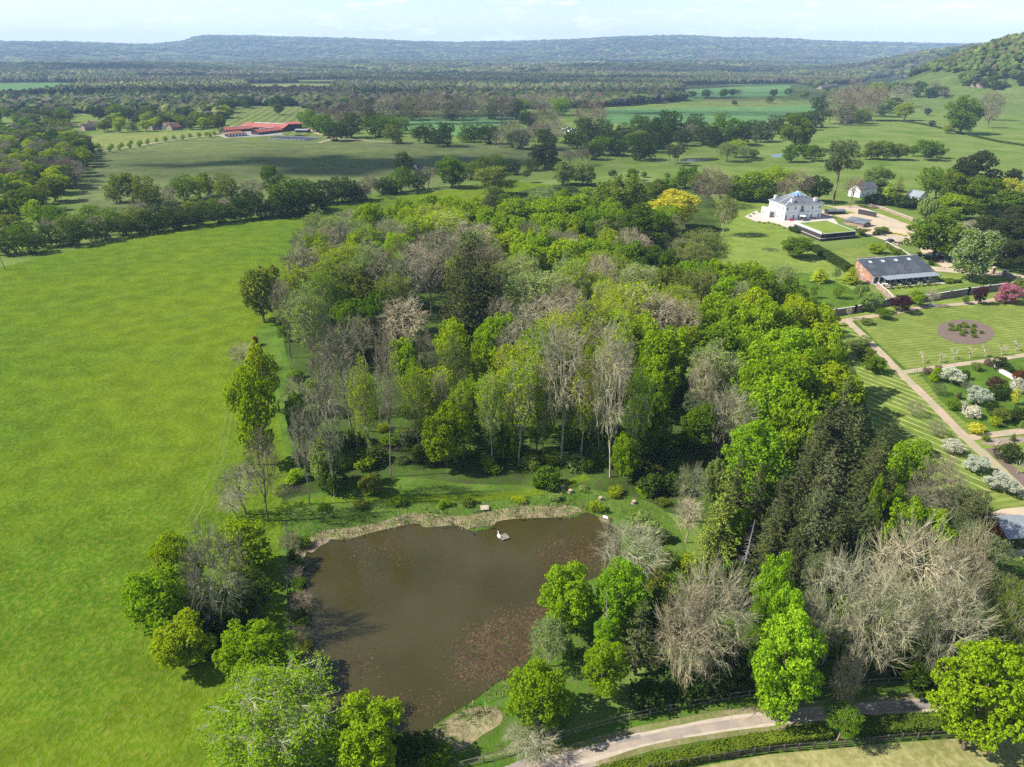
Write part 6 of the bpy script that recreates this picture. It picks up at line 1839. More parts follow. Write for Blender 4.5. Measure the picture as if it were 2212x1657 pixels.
# ---- shed at the right edge
SH, sl3 = frame_at((2166, 1187), (2240, 1182), 'open_shed', 'dark red timber shed with grey roof and open front at the right edge', 'shed')
MB().box(0, 0.12, 0.13, 5.2, 0, 2.6).box(0, sl3, 5.2, 5.32, 0, 2.6).build('wall', REDW, SH)
MB().add([(0, 0.13, 2.6), (0.12, 0.13, 2.6), (0.12, 5.2, 2.6), (0, 5.2, 2.6), (0, 2.7, 4.0), (0.12, 2.7, 4.0)], [(0, 1, 5, 4), (2, 3, 4, 5), (0, 4, 3), (1, 2, 5)]).build('gable', REDW, SH)
slab(-0.3, sl3 + 0.3, -0.5, 2.42, 2.7, 4.05).build('roof', SHEDR, SH)
slab(-0.3, sl3 + 0.3, 2.702, 4.05, 5.7, 2.4).build('rear_roof', SHEDR, SH)
for k in range(4):
    MB().box(k * sl3 / 3 + (0 if k else 0), k * sl3 / 3 + 0.18, -0.05, 0.129, 0, 2.5).build('post', DARKW, SH)
MB().box(0.12, sl3, 5.05, 5.199, 0, 2.5).build('back_lining', DARKW, SH)
# ---- stables with red roofs
def shed(p0, p1, depth, eave, ridge, wallm, roofm, name, label, ridge_strip=None, over=0.6, cat='stable', wins=0):
    e, ln = frame_at(p0, p1, name, label, cat)
    hy = depth / 2
    MB().add([(0, 0, 0), (ln, 0, 0), (ln, depth, 0), (0, depth, 0), (0, 0, eave), (ln, 0, eave), (ln, depth, eave), (0, depth, eave), (0, hy, ridge), (ln, hy, ridge)],
             [(0, 1, 5, 4), (0, 4, 8, 7, 3), (1, 2, 6, 9, 5), (2, 3, 7, 6), (3, 2, 1, 0)]).build('wall', wallm, e)
    s = (ridge - eave) / hy
    r = slab(-over, ln + over, -over, eave - over * s + 0.03, hy - 0.002, ridge + 0.03, 0.2).build('roof', roofm, e)
    slab(-over, ln + over, hy + 0.002, ridge + 0.03, depth + over, eave - over * s + 0.03, 0.2).build('rear_roof', roofm, e)
    if ridge_strip:
        a, b = ridge_strip
        MB().bar((ln * a, hy, ridge + 0.34), (ln * b, hy, ridge + 0.34), depth * 0.09, 0.2).build('ridge_light', TRIM, r)
    for i in range(wins):
        window(e, ln * (i + 0.7) / (wins + 0.4), 0.9, 1.2, 1.2, bars=(2, 2), frame=TRIM)
    return e, ln
shed((519, 281), (613, 284.5), 20, 3.6, 6.8, DARKW, REDR, 'stable_barn', 'long main stable barn with low red roof and white ridge light', (0.22, 0.92))
shed((489, 287), (547, 282.5), 11, 2.6, 4.8, DARKW, REDR, 'stable_block', 'left low red-roofed stable block in front of the main barn', (0.3, 1.0))
shed((560, 291.5), (611, 285.5), 11, 2.6, 4.8, DARKW, REDR, 'stable_block', 'right low red-roofed stable block in front of the main barn', (0.2, 0.8), wins=6)
e, ln = frame_at((491, 296), (533, 293.5), 'stable_house', 'small hipped stable house with orange tiled roof at the avenue end', 'house')
MB().box(0, ln, 0, 9, 0, 2.5).build('wall', DARKW, e)
hip(e, -0.7, ln + 0.7, -0.7, 9.7, 2.6, 4.5, ln - 4.5, 4.4, 4.6, 4.9, TILE)
for i in range(6):
    window(e, ln * (i + 0.6) / 6.2, 0.7, 1.5, 1.5, bars=(2, 1), frame=TRIM, pane=TRIM)
shed((618, 279), (653, 278), 16, 5.0, 6.4, DARKW, REDR, 'hay_barn', 'tall dark barn with red roof at the right end of the stables')
shed((638, 286), (664, 286.5), 8, 2.2, 3.0, DARKW, SHEDR, 'open_barn', 'small grey-roofed open barn right of the stables')
ar = flat_sheet('riding_arena', world([(570, 300), (605, 294), (697, 298), (666, 304.5)], 0.06), surf('black_surface', (0.022, 0.022, 0.025), (0.03, 0.03, 0.034), 0.5, 0.95))
for i in range(20):
    x, y = (582 + i * 9.2, 300.2 + i * 0.42) if i < 9 else (608 + (i - 9) * 7.8, 294.8 + (i - 9) * 0.34)
    p = gp(x, y)
    b = empty('arena_board', p, 0.05, 'low white board edging the black riding arena', 'board', 'white boards round the riding arena')
    MB().box(-1.6, 1.6, -0.15, 0.15, 0, 0.75).build('panel', TRIM, b)
    MB().box(-1.5, -1.35, 0.16, 0.5, 0, 0.3).box(1.35, 1.5, 0.16, 0.5, 0, 0.3).build('feet', TRIM, b)
ribbon('farm_track', [(660, 277), (675, 283), (690, 289.5), (723, 298), (765, 301.5), (811, 305), (900, 310)], 5, PATHM, 0.06)
ribbon('farm_track', [(723, 298), (708, 303), (688, 308.5)], 4, PATHM, 0.07)
ribbon('farm_track', [(199, 330), (260, 322), (350, 306), (420, 297), (470, 293), (492, 298)], 4, PATHM, 0.06)
sheet('stable_yard', [(470, 292), (486, 288), (548, 283), (612, 286), (606, 292), (540, 296), (490, 298)], surf('yard_concrete', (0.22, 0.205, 0.19), None, 0.4, 0.9), 0.05)
# ---- cottages
def cottage(p0, p1, depth, eave, ridge, label, wallm, roofm, chim=1, name='cottage'):
    e, ln = shed(p0, p1, depth, eave, ridge, wallm, roofm, name, label, None, 0.4, 'house', 3)
    for i in range(chim):
        MB().box(ln * (0.12 + 0.7 * i) - 0.4, ln * (0.12 + 0.7 * i) + 0.4, depth / 2 - 0.5, depth / 2 + 0.5, ridge - 0.8, ridge + 1.5).build('chimney', POT, e)
    return e
cottage((1856, 427), (1892, 420), 7, 4.2, 7.0, 'white cottage with grey roof beyond the gravel court', WHITE, SLATE)
cottage((1957, 431), (1984, 436), 7, 2.6, 5.0, 'low white outbuilding with pale grey roof beyond the dark hedge', WHITE, SHEDR, 0)
cottage((1830, 268), (1856, 263), 8, 4, 7.5, 'brick cottage with old tiled roof below the tall dark trees', OLDB, OTILE, 2)
cottage((1853, 264), (1882, 261), 8, 4, 7.0, 'right-hand brick cottage joined behind the pale chestnut', OLDB, OTILE, 1)
cottage((2096, 188), (2122, 190), 11, 5, 9, 'large brick hillside house with pale roof near the right edge', OLDB, OTILE, 2)
cottage((2118, 192), (2134, 190), 9, 4, 8, 'tiled house wing on the hillside behind the trees', OLDB, TILE, 1)
cottage((1776, 193), (1812, 188), 12, 4, 8, 'pale farm building far behind the dark tree belt', OLDB, OTILE, 0)
for i, (a, b, lb_) in enumerate([((185, 283), (208, 281), 'tiled village house at the left end of the avenue'), ((194, 277), (214, 276), 'tiled village house behind the left avenue end'), ((330, 281), (352, 279), 'tiled house behind the row of village oaks'),
                                  ((350, 280), (378, 280), 'brown-roofed house right of the village oaks'), ((372, 282), (392, 280), 'red-roofed house left of the village oak pair'), ((402, 277), (416, 276), 'small red-walled house by the village oak pair'),
                                  ((200, 236), (222, 234), 'white gabled house among the village trees'), ((230, 232), (268, 230), 'long brown-roofed house in the village trees'), ((33, 284), (60, 281), 'brown-roofed house at the left picture edge')]):
    cottage(a, b, 9, 3.2, 6.6, lb_, WHITE if i in (6, 3) else OLDB, [OTILE, OTILE, OTILE, OTILE, TILE, TILE, SLATE, OTILE, OTILE][i], 1)
hut = cottage((903, 380), (911, 379), 4, 4.0, 6.5, 'small red brick hut with white gable boards in the dark tree line', BRICK, OTILE, 0, 'hut')
MB().bar((-0.45, -0.5, 4.0), (-0.45, 2, 6.75), 0.12, 0.35).bar((-0.45, 4.5, 4.0), (-0.45, 2, 6.75), 0.12, 0.35).build('barge_board', TRIM, hut)
for i, (x, y) in enumerate([(1215, 284), (1224, 282), (1232, 286), (1238, 283), (1222, 289)]):
    cv = empty('caravan', gp(x, y), 0.3 * i, 'white caravan among the shaded trees', 'caravan', 'white caravans among the shaded trees')
    MB().box(-2.6, 2.6, -1.1, 1.1, 0.5, 2.5).box(-2.4, 2.4, -1.0, 1.0, 2.5, 2.7).build('body', TRIM, cv)
    MB().box(-1.5, 1.5, -1.13, -1.101, 1.4, 2.1).build('window', GLASS, cv)
    MB().tube([(0, -1.1, 0.35), (0, 1.1, 0.35)], 0.35, 10).build('wheels', RUBBER, cv)
# ---- fences
def fence(pts, h, step, rails, mat, label, name='rail_fence', pw=0.13, rh=0.10, k=6, group=None):
    c = [gp(*p) for p in spline(pts, False, k)]
    o0 = c[0].copy()
    e = empty(name, o0, 0, label, 'fence', group)
    # resample
    acc, P = 0.0, [c[0]]
    for a, b in zip(c[:-1], c[1:]):
        d = (b - a).length
        while acc + d >= step:
            t = (step - acc) / d
            a = a + (b - a) * t
            P.append(a)
            d = (b - a).length
            acc = 0.0
        acc += d
    pm = None
    for i, p in enumerate(P):
        if pm is None:
            po = MB().box(-pw / 2, pw / 2, -pw / 2, pw / 2, -0.2, h).build('post', mat, e)
            pm = po.data
        else:
            po = obj('post', pm, e)
        po.location = p - o0
        po.rotation_euler = (rnd.gauss(0, 0.02), rnd.gauss(0, 0.02), 0.3 * i)
    for r in range(rails):
        z = h * (0.32 + 0.60 * r / max(rails - 1, 1))
        m = MB()
        for a, b in zip(P[:-1], P[1:]):
            a, b = a - o0, b - o0
            m.bar((a.x, a.y, z + a.z), (b.x, b.y, z + b.z), 0.045, rh)
        m.build('rail', mat, e)
    return e
fence([(1400, 1668), (1475, 1656), (1659, 1628), (1809, 1615), (1869, 1609), (1959, 1600), (2075, 1593), (2240, 1584)], 1.25, 1.85, 3, DRAIL, 'dark post-and-rail fence between the hedge and the dry paddock', pw=0.17, rh=0.12)
fence([(995, 1660), (1127, 1625), (1247, 1585), (1367, 1554), (1497, 1527), (1609, 1507), (1775, 1490), (1900, 1480), (2042, 1472), (2200, 1462)], 1.2, 2.7, 2, OAKW, 'weathered post-and-rail fence between the trees and the lane')
fence([(620, 1150), (622, 1230), (622, 1300), (626, 1380), (634, 1440)], 1.1, 2.6, 2, DRAIL, 'dark rail fence along the grass path on the left pond bank')
fence([(199, 331.5), (270, 324), (350, 307), (420, 298.5), (476, 292)], 1.3, 6, 2, OAKW, 'pale fence along the avenue beside the paddock', k=3)
fence([(350, 308), (450, 307), (560, 311), (700, 314), (860, 318), (1000, 322), (1150, 322)], 1.3, 7, 2, OAKW, 'long fence line crossing the shaded paddock', k=3)
fence([(745, 304.5), (890, 310), (1037, 314), (1270, 316)], 1.3, 7, 2, DRAIL, 'dark fence along the far side of the shaded paddock', k=3)
fence([(560, 301), (600, 304), (664, 306), (700, 301)], 1.3, 5, 2, OAKW, 'fence round the near side of the riding arena', k=3)
fence([(700, 310), (780, 313), (850, 309), (905, 311)], 1.3, 5, 2, OAKW, 'fence of the small paddocks right of the arena', k=3)
# ---- pond things
BIRDW = surf('white_plumage', (0.82, 0.81, 0.77), None, 6.0, 0.8)
BEAK = surf('orange_beak', (0.6, 0.2, 0.03), None, 4.0, 0.5)
def bird(p, rz, label, nest=False):
    e = empty('swan', p, rz, label, 'swan')
    m = D.meshes.new('body_skin')
    pts = [(-0.62, 0, 0.30), (-0.40, 0, 0.30), (-0.05, 0, 0.27), (0.28, 0, 0.30), (0.44, 0, 0.45), (0.42, 0, 0.66), (0.50, 0, 0.84), (0.62, 0, 0.86), (0.72, 0, 0.81)] if not nest else \
          [(-0.62, 0, 0.26), (-0.40, 0, 0.26), (-0.05, 0, 0.24), (0.28, 0, 0.26), (0.40, 0, 0.40), (0.28, 0.12, 0.52), (0.10, 0.22, 0.50), (0.0, 0.26, 0.46), (-0.08, 0.28, 0.42)]
    rad = [(0.05, 0.05), (0.20, 0.16), (0.30, 0.24), (0.22, 0.20), (0.09, 0.09), (0.055, 0.055), (0.06, 0.06), (0.065, 0.065), (0.03, 0.03)]
    m.from_pydata(pts, [(i, i + 1) for i in range(len(pts) - 1)], [])
    o = obj('body', m, e)
    m.materials.append(BIRDW)
    md = o.modifiers.new('skin', 'SKIN')
    for v, r_ in zip(m.skin_vertices[0].data if m.skin_vertices else [], rad):
        v.radius = r_
    if not m.skin_vertices:
        pass
    m.skin_vertices[0].data[2].use_root = True
    o.modifiers.new('sub', 'SUBSURF').levels = 2
    o.modifiers['sub'].render_levels = 2
    tip = pts[-1]
    MB().lathe([(0.035, 0), (0.03, 0.05), (0.008, 0.13)], 8).build('beak', BEAK, e).matrix_local = __import__('mathutils').Matrix.Translation(tip) @ __import__('mathutils').Matrix.Rotation(R(100), 4, 'Y')
    for s in (-1, 1):
        w = MB()
        n_ = 7
        V = []
        for i in range(n_):
            t = i / (n_ - 1)
            x = 0.25 - 0.85 * t
            hh = 0.17 * math.sin(math.pi * min(1, t * 0.85 + 0.12))
            V += [(x, s * (0.24 - 0.10 * t), 0.30 + hh), (x, s * (0.31 - 0.14 * t), 0.24 + hh * 0.3)]
        V2 = [(a, b - s * 0.05, c) for a, b, c in V]
        Fs = [(2 * i, 2 * i + 1, 2 * i + 3, 2 * i + 2) for i in range(n_ - 1)]
        w.add(V, Fs)
        w.add(V2, [f[::-1] for f in Fs])
        w.build('wing', BIRDW, e, True)
    return e
raft = at(1089, 1161, 0.12)
rf_ = empty('raft', raft, 0.5, 'small brown floating raft on the pond with a white swan beside it', 'raft')
m = MB()
for i in range(7):
    m.box(-0.75, 0.75, -0.72 + i * 0.21, -0.72 + i * 0.21 + 0.195, 0.10, 0.15)
m.build('deck', OAKW, rf_)
for y in (-0.5, 0.5):
    MB().box(-0.7, 0.7, y - 0.12, y + 0.12, -0.06, 0.099).build('float', DRAIL, rf_)
m = MB().box(-0.77, 0.77, -0.78, -0.73, 0.10, 0.22).box(-0.77, 0.77, 0.755, 0.80, 0.10, 0.22)
m.build('edge', OAKW, rf_)
bird(Vector((raft.x - 0.85, raft.y + 0.15, 0.02)), 1.9, 'white swan standing at the left edge of the small raft')
nest = at(1307, 1123, 0.0)
ne = empty('nest_mound', Vector((nest.x, nest.y, 0)), 0, 'round brown reed nest at the far right corner of the pond', 'nest')
MB().lathe([(1.1, 0.0), (0.95, 0.28), (0.7, 0.45), (0.45, 0.42), (0.2, 0.38)], 18).build('mound', STRAW, ne)
rngn = np.random.default_rng(4)
a = rngn.uniform(0, 6.28, 500)
rr = rngn.uniform(0.35, 1.15, 500)
P_ = np.stack((rr * np.cos(a), rr * np.sin(a), 0.5 - 0.35 * (rr - 0.35) + rngn.normal(size=500) * 0.03), 1)
V, Fq = quads(P_, rngn.normal(size=(500, 3)) + np.array([0, 0, 1.2]), 0.14, rngn, asp=(0.12, 0.25))
obj('reed_stems', mesh('reed_stems', V, Fq, LEAF), ne, (0.34, 0.22, 0.13))
bird(Vector((nest.x, nest.y, 0.30)), 2.6, 'white swan sitting curled on the round brown nest', True)
pl = empty('timber_platform', at(1047, 1101, 0.0), 0.1, 'pale square timber platform in the reeds at the pond edge', 'platform')
m = MB()
for i in range(6):
    m.box(-0.75, 0.75, -0.7 + i * 0.235, -0.7 + i * 0.235 + 0.215, 0.45, 0.5)
m.build('deck', surf('pale_timber', (0.42, 0.34, 0.25), (0.33, 0.26, 0.19), 3.0, 0.9), pl)
for x in (-0.65, 0.65):
    for y in (-0.6, 0.6):
        MB().box(x - 0.05, x + 0.05, y - 0.05, y + 0.05, -0.3, 0.449).build('leg', OAKW, pl)
lr = empty('lifebuoy_post', gp(950, 1000), 0.2, 'red post with a white lifebuoy under the yellow-green tree', 'lifebuoy')
MB().box(-0.12, 0.12, -0.06, 0.06, -0.2, 1.5).build('post', REDF, lr)
m = MB()
ring = [(0.33 * math.cos(t), -0.12, 1.45 + 0.33 * math.sin(t)) for t in np.linspace(0, 2 * math.pi, 17)]
m.tube(ring, 0.08, 8, False)
m.build('ring', TRIM, lr)
MB().box(-0.5, 0.5, -0.05, 0.0, 0.9, 1.0).build('crossbar', REDF, lr)
for i, (x, y) in enumerate([(1297, 1080), (1369, 1088), (1232, 1064), (1215, 1055)]):
    st = empty('tree_stump', gp(x, y), 0, 'brown tree stump in the grass above the far pond corner', 'stump', 'tree stumps above the far pond corner')
    MB().lathe([(0.62, -0.1), (0.45, 0.2), (0.40, 0.6), (0.36, 0.62)], 12).build('bole', WALLB, st)
    MB().lathe([(0.36, 0.622), (0.05, 0.64)], 12).build('cut_face', surf('cut_wood%d' % i, (0.40, 0.27, 0.16), None, 6.0, 0.9), st)
def brushpile(x, y, r, label, col=(0.095, 0.08, 0.062)):
    rng_ = np.random.default_rng(int(x))
    sg = []
    for i in range(160):
        a = rng_.uniform(0, 6.28)
        d = r * math.sqrt(rng_.random())
        p = np.array((d * math.cos(a), d * math.sin(a), rng_.uniform(0.05, 0.9) * (1 - 0.6 * d / r)))
        v = rng_.normal(size=3) * np.array([1, 1, 0.3])
        v = v / np.linalg.norm(v) * rng_.uniform(0.5, 1.6)
        sg.append((*(p - v / 2), *(p + v / 2), 0.04, 0.015))
    V, Fq = tubes(sg, 4)
    o = obj('brush_pile', mesh('brush_pile', V, Fq, BARK), None, col)
    o.location = gp(x, y)
    tag(o, label, 'brush pile')
brushpile(815, 980, 3.0, 'pile of cut branches under the bare trees at the front of the wood')
brushpile(850, 965, 2.2, 'smaller pile of cut branches right of the larger one')
brushpile(620, 1060, 2.6, 'tangle of dead branches at the bend of the meadow edge')
brushpile(850, 430, 3.5, 'dark heap of branches on the grass by the far hedge')
brushpile(1665, 541, 3.5, 'dark heap of prunings on the house lawn', (0.07, 0.055, 0.05))
for i, (x, y) in enumerate([(600, 1395), (606, 1370)]):
    pass
up = empty('utility_pole', gp(12, 583), 0, 'leaning wooden utility pole at the left edge of the meadow', 'utility pole')
MB().tube([(0, 0, -0.5), (-1.1, 0, 8.2)], [0.16, 0.11], 10).build('pole', OAKW, up)
MB().bar((-1.6, 0, 7.7), (-0.5, 0, 7.7), 0.1, 0.1).build('crossarm', OAKW, up)
for x in (-1.5, -1.05, -0.6):
    MB().lathe([(0.05, 0), (0.07, 0.08), (0.03, 0.18)], 8, (x, 0, 7.76)).build('insulator', GREYL, up)
# clouds high over the country, whose shade falls on the paddock and the woods
def cloud_mat():
    m, t = newmat('cloud')
    d = nd(t, 'ShaderNodeBsdfDiffuse')
    d.inputs['Color'].default_value = (0.85, 0.86, 0.88, 1)
    tr = nd(t, 'ShaderNodeBsdfTransparent')
    tx = nd(t, 'ShaderNodeTexCoord')
    nz = nd(t, 'ShaderNodeTexNoise', Scale=0.012, Detail=4.0)
    t.links.new(tx.outputs['Object'], nz.inputs['Vector'])
    rp = ramp(t, [(0.35, 0.035), (0.65, 0.10)])
    t.links.new(nz.outputs['Fac'], rp.inputs['Fac'])
    ms = nd(t, 'ShaderNodeMixShader')
    t.links.new(rp.outputs['Color'], ms.inputs['Fac'])
    t.links.new(tr.outputs[0], ms.inputs[1])
    t.links.new(d.outputs[0], ms.inputs[2])
    out(t, ms.outputs[0])
    return m
CLOUD = cloud_mat()
import bmesh
def ico(sub):
    b = bmesh.new()
    bmesh.ops.create_icosphere(b, subdivisions=sub, radius=1)
    V = np.array([v.co[:] for v in b.verts])
    Fs = np.array([[v.index for v in f.verts] for f in b.faces])
    b.free()
    return V, Fs
def cloud(gx, gy, rx, ry, n, seed, alt=1150):
    rng_ = np.random.default_rng(seed)
    V0, F0 = ico(3)
    k = alt / SDIR.z
    cx, cy = gx + SDIR.x * k, gy + SDIR.y * k
    Vs, Fs = [], []
    for i in range(n):
        a, d = rng_.uniform(0, 6.28), math.sqrt(rng_.random()) * 0.72
        s = rng_.uniform(0.28, 0.5)
        c = np.array((math.cos(a) * d * rx, math.sin(a) * d * ry, rng_.uniform(0, 30)))
        v = V0 * (1 + 0.16 * np.sin(V0[:, [1]] * 5 + i) * np.sin(V0[:, [0]] * 6 + 2 * i)) * np.array([rx * s, ry * s, 45]) + c
        Fs.append(F0 + len(Vs) * len(V0))
        Vs.append(v)
    o = obj('cloud', mesh('cloud', np.concatenate(Vs), np.concatenate(Fs), CLOUD, True))
    o.location = (cx, cy, alt)
    tag(o, kind='structure')
CLOUDS = [(-120, 590, 330, 150, 16), (60, 1010, 380, 120, 14), (-700, 1350, 420, 240, 14), (480, 1500, 500, 200, 14), (560, 480, 120, 60, 8), (-100, 2300, 900, 350, 16), (900, 3300, 1000, 500, 16), (-1700, 3200, 900, 600, 16), (120, 5200, 1500, 700, 16), (-150, 385, 150, 28, 8)]
for i, (gx, gy, rx, ry, n) in enumerate(CLOUDS):
    cloud(gx, gy, rx, ry, n, 900 + i)
# ================================================================== far woods: too many to count
def lump(seed, sub, tall=1.0):
    rng_ = np.random.default_rng(seed)
    V0, F0 = ico(sub)
    keep = V0[:, 2] > -0.45
    d = np.ones(len(V0))
    for _ in range(9):
        c = rng_.normal(size=3)
        c[2] = abs(c[2])
        c /= np.linalg.norm(c)
        d += 0.30 * np.exp(-((V0 - c) ** 2).sum(1) / 0.14)
    d *= rng_.uniform(0.86, 1.12, len(V0))
    V = V0 * d[:, None] * 0.84
    V[:, 2] = V[:, 2] * tall
    ok = keep[F0].all(1)
    return V, F0[ok]
L2 = [lump(700 + i, 2) for i in range(6)]
L1 = [lump(720 + i, 1) for i in range(6)]
def spike(seed):
    rng_ = np.random.default_rng(seed)
    V, Fs = [], []
    for k in range(4):
        z0, z1, r = k * 0.45 - 0.3, k * 0.45 + 0.75, 0.62 - 0.13 * k
        b = len(V)
        for j in range(7):
            a = j * 0.9 + rng_.uniform(0, 0.3)
            rr = r * rng_.uniform(0.75, 1.15)
            V.append((rr * math.cos(a), rr * math.sin(a), z0))
        V.append((0, 0, z1))
        Fs += [(b + j, b + (j + 1) % 7, b + 7) for j in range(7)]
    return np.array(V), np.array(Fs)
SP = [spike(740 + i) for i in range(3)]
FIELDS = [[(850, 262), (850, 250), (1120, 244), (1120, 280)], [(1290, 268), (1290, 231), (1820, 221), (1800, 240), (1640, 275)], [(1470, 216), (1470, 184), (1712, 180), (1712, 216)], [(1500, 232), (1510, 208), (1690, 208), (1700, 230)],
          [(-30, 212), (-30, 178), (175, 178), (175, 192), (60, 211)], [(532, 201), (532, 180), (718, 178), (718, 200)], [(470, 300), (480, 230), (660, 230), (650, 300)], [(-40, 320), (-40, 285), (48, 285), (48, 320)],
          [(1860, 180), (1870, 170), (1950, 167), (1955, 182)], [(300, 174), (300, 164), (470, 163), (470, 173)], [(900, 168), (900, 159), (1000, 158), (1000, 168)], [(640, 184), (640, 173), (760, 172), (760, 183)], [(1200, 150), (1205, 144), (1330, 144), (1330, 150)], [(1555, 164), (1555, 155), (1695, 155), (1695, 164)],
          [(1560, 112), (1560, 108), (1640, 108), (1640, 112)], [(2010, 170), (2035, 130), (2120, 126), (2110, 150), (2080, 168)]]
PAL = np.array([(0.050, 0.045, 0.030), (0.060, 0.050, 0.038), (0.042, 0.058, 0.020), (0.068, 0.082, 0.024), (0.030, 0.045, 0.018), (0.082, 0.074, 0.048), (0.050, 0.068, 0.024), (0.105, 0.12, 0.035)])
def patchy(x, y, rng_):
    """which kind of wood grows here: broad patches of one tone"""
    a = np.sin(x / 140 + 1.7 * np.sin(y / 210)) + np.sin(y / 120 + 1.3 * np.sin(x / 170 + 2)) + 0.6 * np.sin((x + y) / 60) + rng_.normal(size=len(x)) * 0.75
    q = np.interp(a, [-2.6, -1.4, -0.7, 0.0, 0.6, 1.2, 1.9, 2.7], np.arange(8))
    return np.clip(np.round(q), 0, 7).astype(int)
PALH = np.array([(0.052, 0.070, 0.015), (0.04, 0.058, 0.014), (0.05, 0.05, 0.02), (0.068, 0.085, 0.02), (0.026, 0.04, 0.013), (0.055, 0.048, 0.028), (0.045, 0.066, 0.015), (0.075, 0.09, 0.02)])
def grow_wood(name, label, x, y, w, h, seed, dist, tint=1.0, pal=PAL):
    rng_ = np.random.default_rng(seed)
    z = H(x, y)
    k = patchy(x, y, rng_)
    col = pal[k] * 1.12 * rng_.uniform(0.85, 1.16, (len(x), 1)) * tint * (1.0 + 0.30 * np.sin(x / 330 + 1.4 * np.sin(y / 260)) * np.sin(y / 190 + 0.8) + 0.22 * np.sin(y / 85 + 1.1 * np.sin(x / 240)))[:, None]
    conif = (np.sin(x / 95 + 0.8) * np.sin(y / 160 + 2.1) > 0.72) & (rng_.random(len(x)) < 0.8)
    col[conif] = np.array([0.022, 0.034, 0.018]) * rng_.uniform(0.8, 1.2, (conif.sum(), 1))
    Vs, Fs, Cs = [], [], []
    nb = 0
    sets = [(conif, SP)]
    near = (~conif) & (dist < 1350)
    sets += [(near, L2), ((~conif) & ~near, L1)]
    for mask, protos in sets:
        idx = np.nonzero(mask)[0]
        for pi, (PV, PF) in enumerate(protos):
            ii = idx[pi::len(protos)]
            if not len(ii):
                continue
            a = rng_.uniform(0, 6.28, len(ii))
            c, s = np.cos(a)[:, None], np.sin(a)[:, None]
            ww = (w[ii] / 2)[:, None]
            X_ = (PV[None, :, 0] * c - PV[None, :, 1] * s) * ww + x[ii][:, None]
            Y_ = (PV[None, :, 0] * s + PV[None, :, 1] * c) * ww + y[ii][:, None]
            zz = 0.5 if protos is not SP else 0.42
            Z_ = PV[None, :, 2] * (h[ii] * zz)[:, None] + (z[ii] + h[ii] * 0.42 * (1 if protos is not SP else 0.4))[:, None]
            V = np.stack((X_, Y_, Z_), -1).reshape(-1, 3)
            F_ = (PF[None] + (np.arange(len(ii)) * len(PV))[:, None, None] + nb).reshape(-1, PF.shape[1])
            nb += len(V)
            vc = np.repeat(col[ii], len(PV), 0) * rng_.uniform(0.80, 1.2, (len(V), 1))
            Vs.append(V)
            Fs.append(F_)
            Cs.append(np.concatenate((vc, np.ones((len(vc), 1))), 1))
    o = obj(name, mesh(name, np.concatenate(Vs), np.concatenate(Fs), WOODM, False, cols=np.concatenate(Cs)))
    return tag(o, label, None, None, 'stuff')
rng = np.random.default_rng(55)
def wedge(r0, r1, n):
    r = np.sqrt(rng.uniform(r0 ** 2, r1 ** 2, n))
    a = rng.uniform(R(-50), R(50), n)
    return r * np.sin(a), r * np.cos(a)
def in_fields(x, y):
    px, py = project(x, y, H(x, y))
    m = np.zeros(len(x), bool)
    for f in FIELDS:
        m |= inside(px, py, f)
    return m, px, py
# the near woods from about 1.1 km: skip pastures, the village, the hill's open flank
NEARW = [[(-300, 262), (160, 246), (480, 258), (520, 236), (720, 246), (745, 240), (1290, 234), (1300, 233), (1480, 218), (1480, 184), (1720, 180), (1760, 190), (1870, 176), (1960, 168), (2010, 160), (2600, 150), (2600, 130), (-300, 130)]]
xs, ys, ws, hs = [], [], [], []
x, y = wedge(850, 2700, 110000)
m, px, py = in_fields(x, y)
sel = ~m & inside(px, py, NEARW[0])
# thin by spacing on a grid
g = {}
cell = 8.6
kx = np.floor(x / cell).astype(int)
ky = np.floor(y / cell).astype(int)
for i in np.nonzero(sel)[0]:
    g.setdefault((kx[i], ky[i]), i)
ii = np.array(list(g.values()))
hz = bump(x[ii], y[ii], 1060, 1390, 400, 98) + bump(x[ii], y[ii], 830, 1350, 300, 32)
flank = (bump(x[ii], y[ii], 830, 1350, 300, 32) > 3) & (bump(x[ii], y[ii], 1060, 1390, 400, 98) < 14)
ii = ii[~flank]
n = len(ii)
d = np.hypot(x[ii], y[ii])
w = rng.uniform(11, 22, n)
h = np.clip(w * rng.uniform(0.65, 1.0, n), 9, 17)
print('near wood trees', n)
onhill = bump(x[ii], y[ii], 1060, 1390, 420, 98) > 4
grow_wood('far_woodland', 'broad belt of grey-brown and green woodland stretching to the far hills', x[ii][~onhill], y[ii][~onhill], w[~onhill], h[~onhill], 81, d[~onhill])
x2, y2 = rng.uniform(640, 1460, 9000), rng.uniform(990, 1810, 9000)
hh2 = bump(x2, y2, 1060, 1390, 400, 98)
px2, py2 = project(x2, y2, H(x2, y2))
s2 = (hh2 > 16) & (px2 < 2500)
g = {}
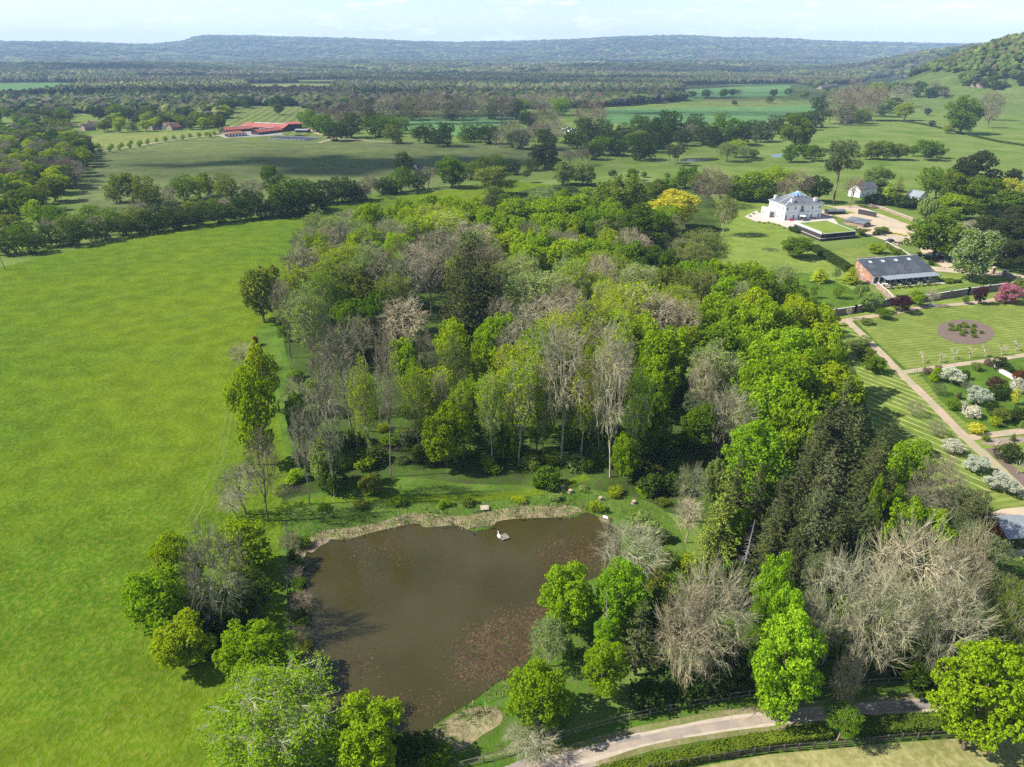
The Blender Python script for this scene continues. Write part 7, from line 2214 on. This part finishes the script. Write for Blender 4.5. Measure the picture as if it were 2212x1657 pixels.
for i in np.nonzero(s2)[0]:
    g.setdefault((int(x2[i] // 9), int(y2[i] // 9)), i)
jj = np.array(list(g.values()))
grow_wood('hillside_woodland', 'green and brown woodland covering the steep hill at the right edge', x2[jj], y2[jj], rng.uniform(9, 15, len(jj)), rng.uniform(11, 16, len(jj)), 83, np.full(len(jj), 900.0), 1.0, PALH)
# beyond: clumps that grow with distance
rr_, aa_ = [], []
r = 2650.0
while r < 9600:
    s = 0.0085 * r
    na_ = int(R(100) * r / s)
    a = np.linspace(R(-50), R(50), na_) + rng.uniform(-0.5, 0.5, na_) * R(100) / na_
    rr_.append(r + rng.uniform(-0.5, 0.5, na_) * s)
    aa_.append(a)
    r += s * 0.95
r, a = np.concatenate(rr_), np.concatenate(aa_)
x, y = r * np.sin(a), r * np.cos(a)
m, px, py = in_fields(x, y)
open_ = np.sin(x / 330 + 2 * np.sin(y / 500)) * np.sin(y / 270 + 1.5 * np.sin(x / 420)) > 0.80
k = ~m & ~open_
x, y, r = x[k], y[k], r[k]
n = len(x)
print('far clumps', n)
grow_wood('horizon_woodland', 'dark wooded plain and hills fading to blue at the horizon', x, y, 0.0085 * r * rng.uniform(0.9, 1.7, n), np.minimum(12 + 0.0012 * r, 24) * rng.uniform(0.7, 1.2, n), 82, r)
# ------------------------------------------------------------------ air
HZ = MB().box(-13500, 13500, -700, 14200, -2.0, 420.0)
hzm, t = newmat('haze')
pvn = nd(t, 'ShaderNodeVolumePrincipled')
pvn.inputs['Color'].default_value = (0.48, 0.70, 1.0, 1)
pvn.inputs['Density'].default_value = 0.000088
pvn.inputs['Anisotropy'].default_value = 0.0
pvn.inputs['Density Attribute'].default_value = ''
pvn.inputs['Color Attribute'].default_value = ''
pvn.inputs['Temperature Attribute'].default_value = ''
pvn.inputs['Blackbody Intensity'].default_value = 0
ho = nd(t, 'ShaderNodeOutputMaterial')
t.links.new(pvn.outputs['Volume'], ho.inputs['Volume'])
HO = HZ.build('haze', hzm)
tag(HO, 'thin blue haze filling the air over the whole country', None, None, 'stuff')
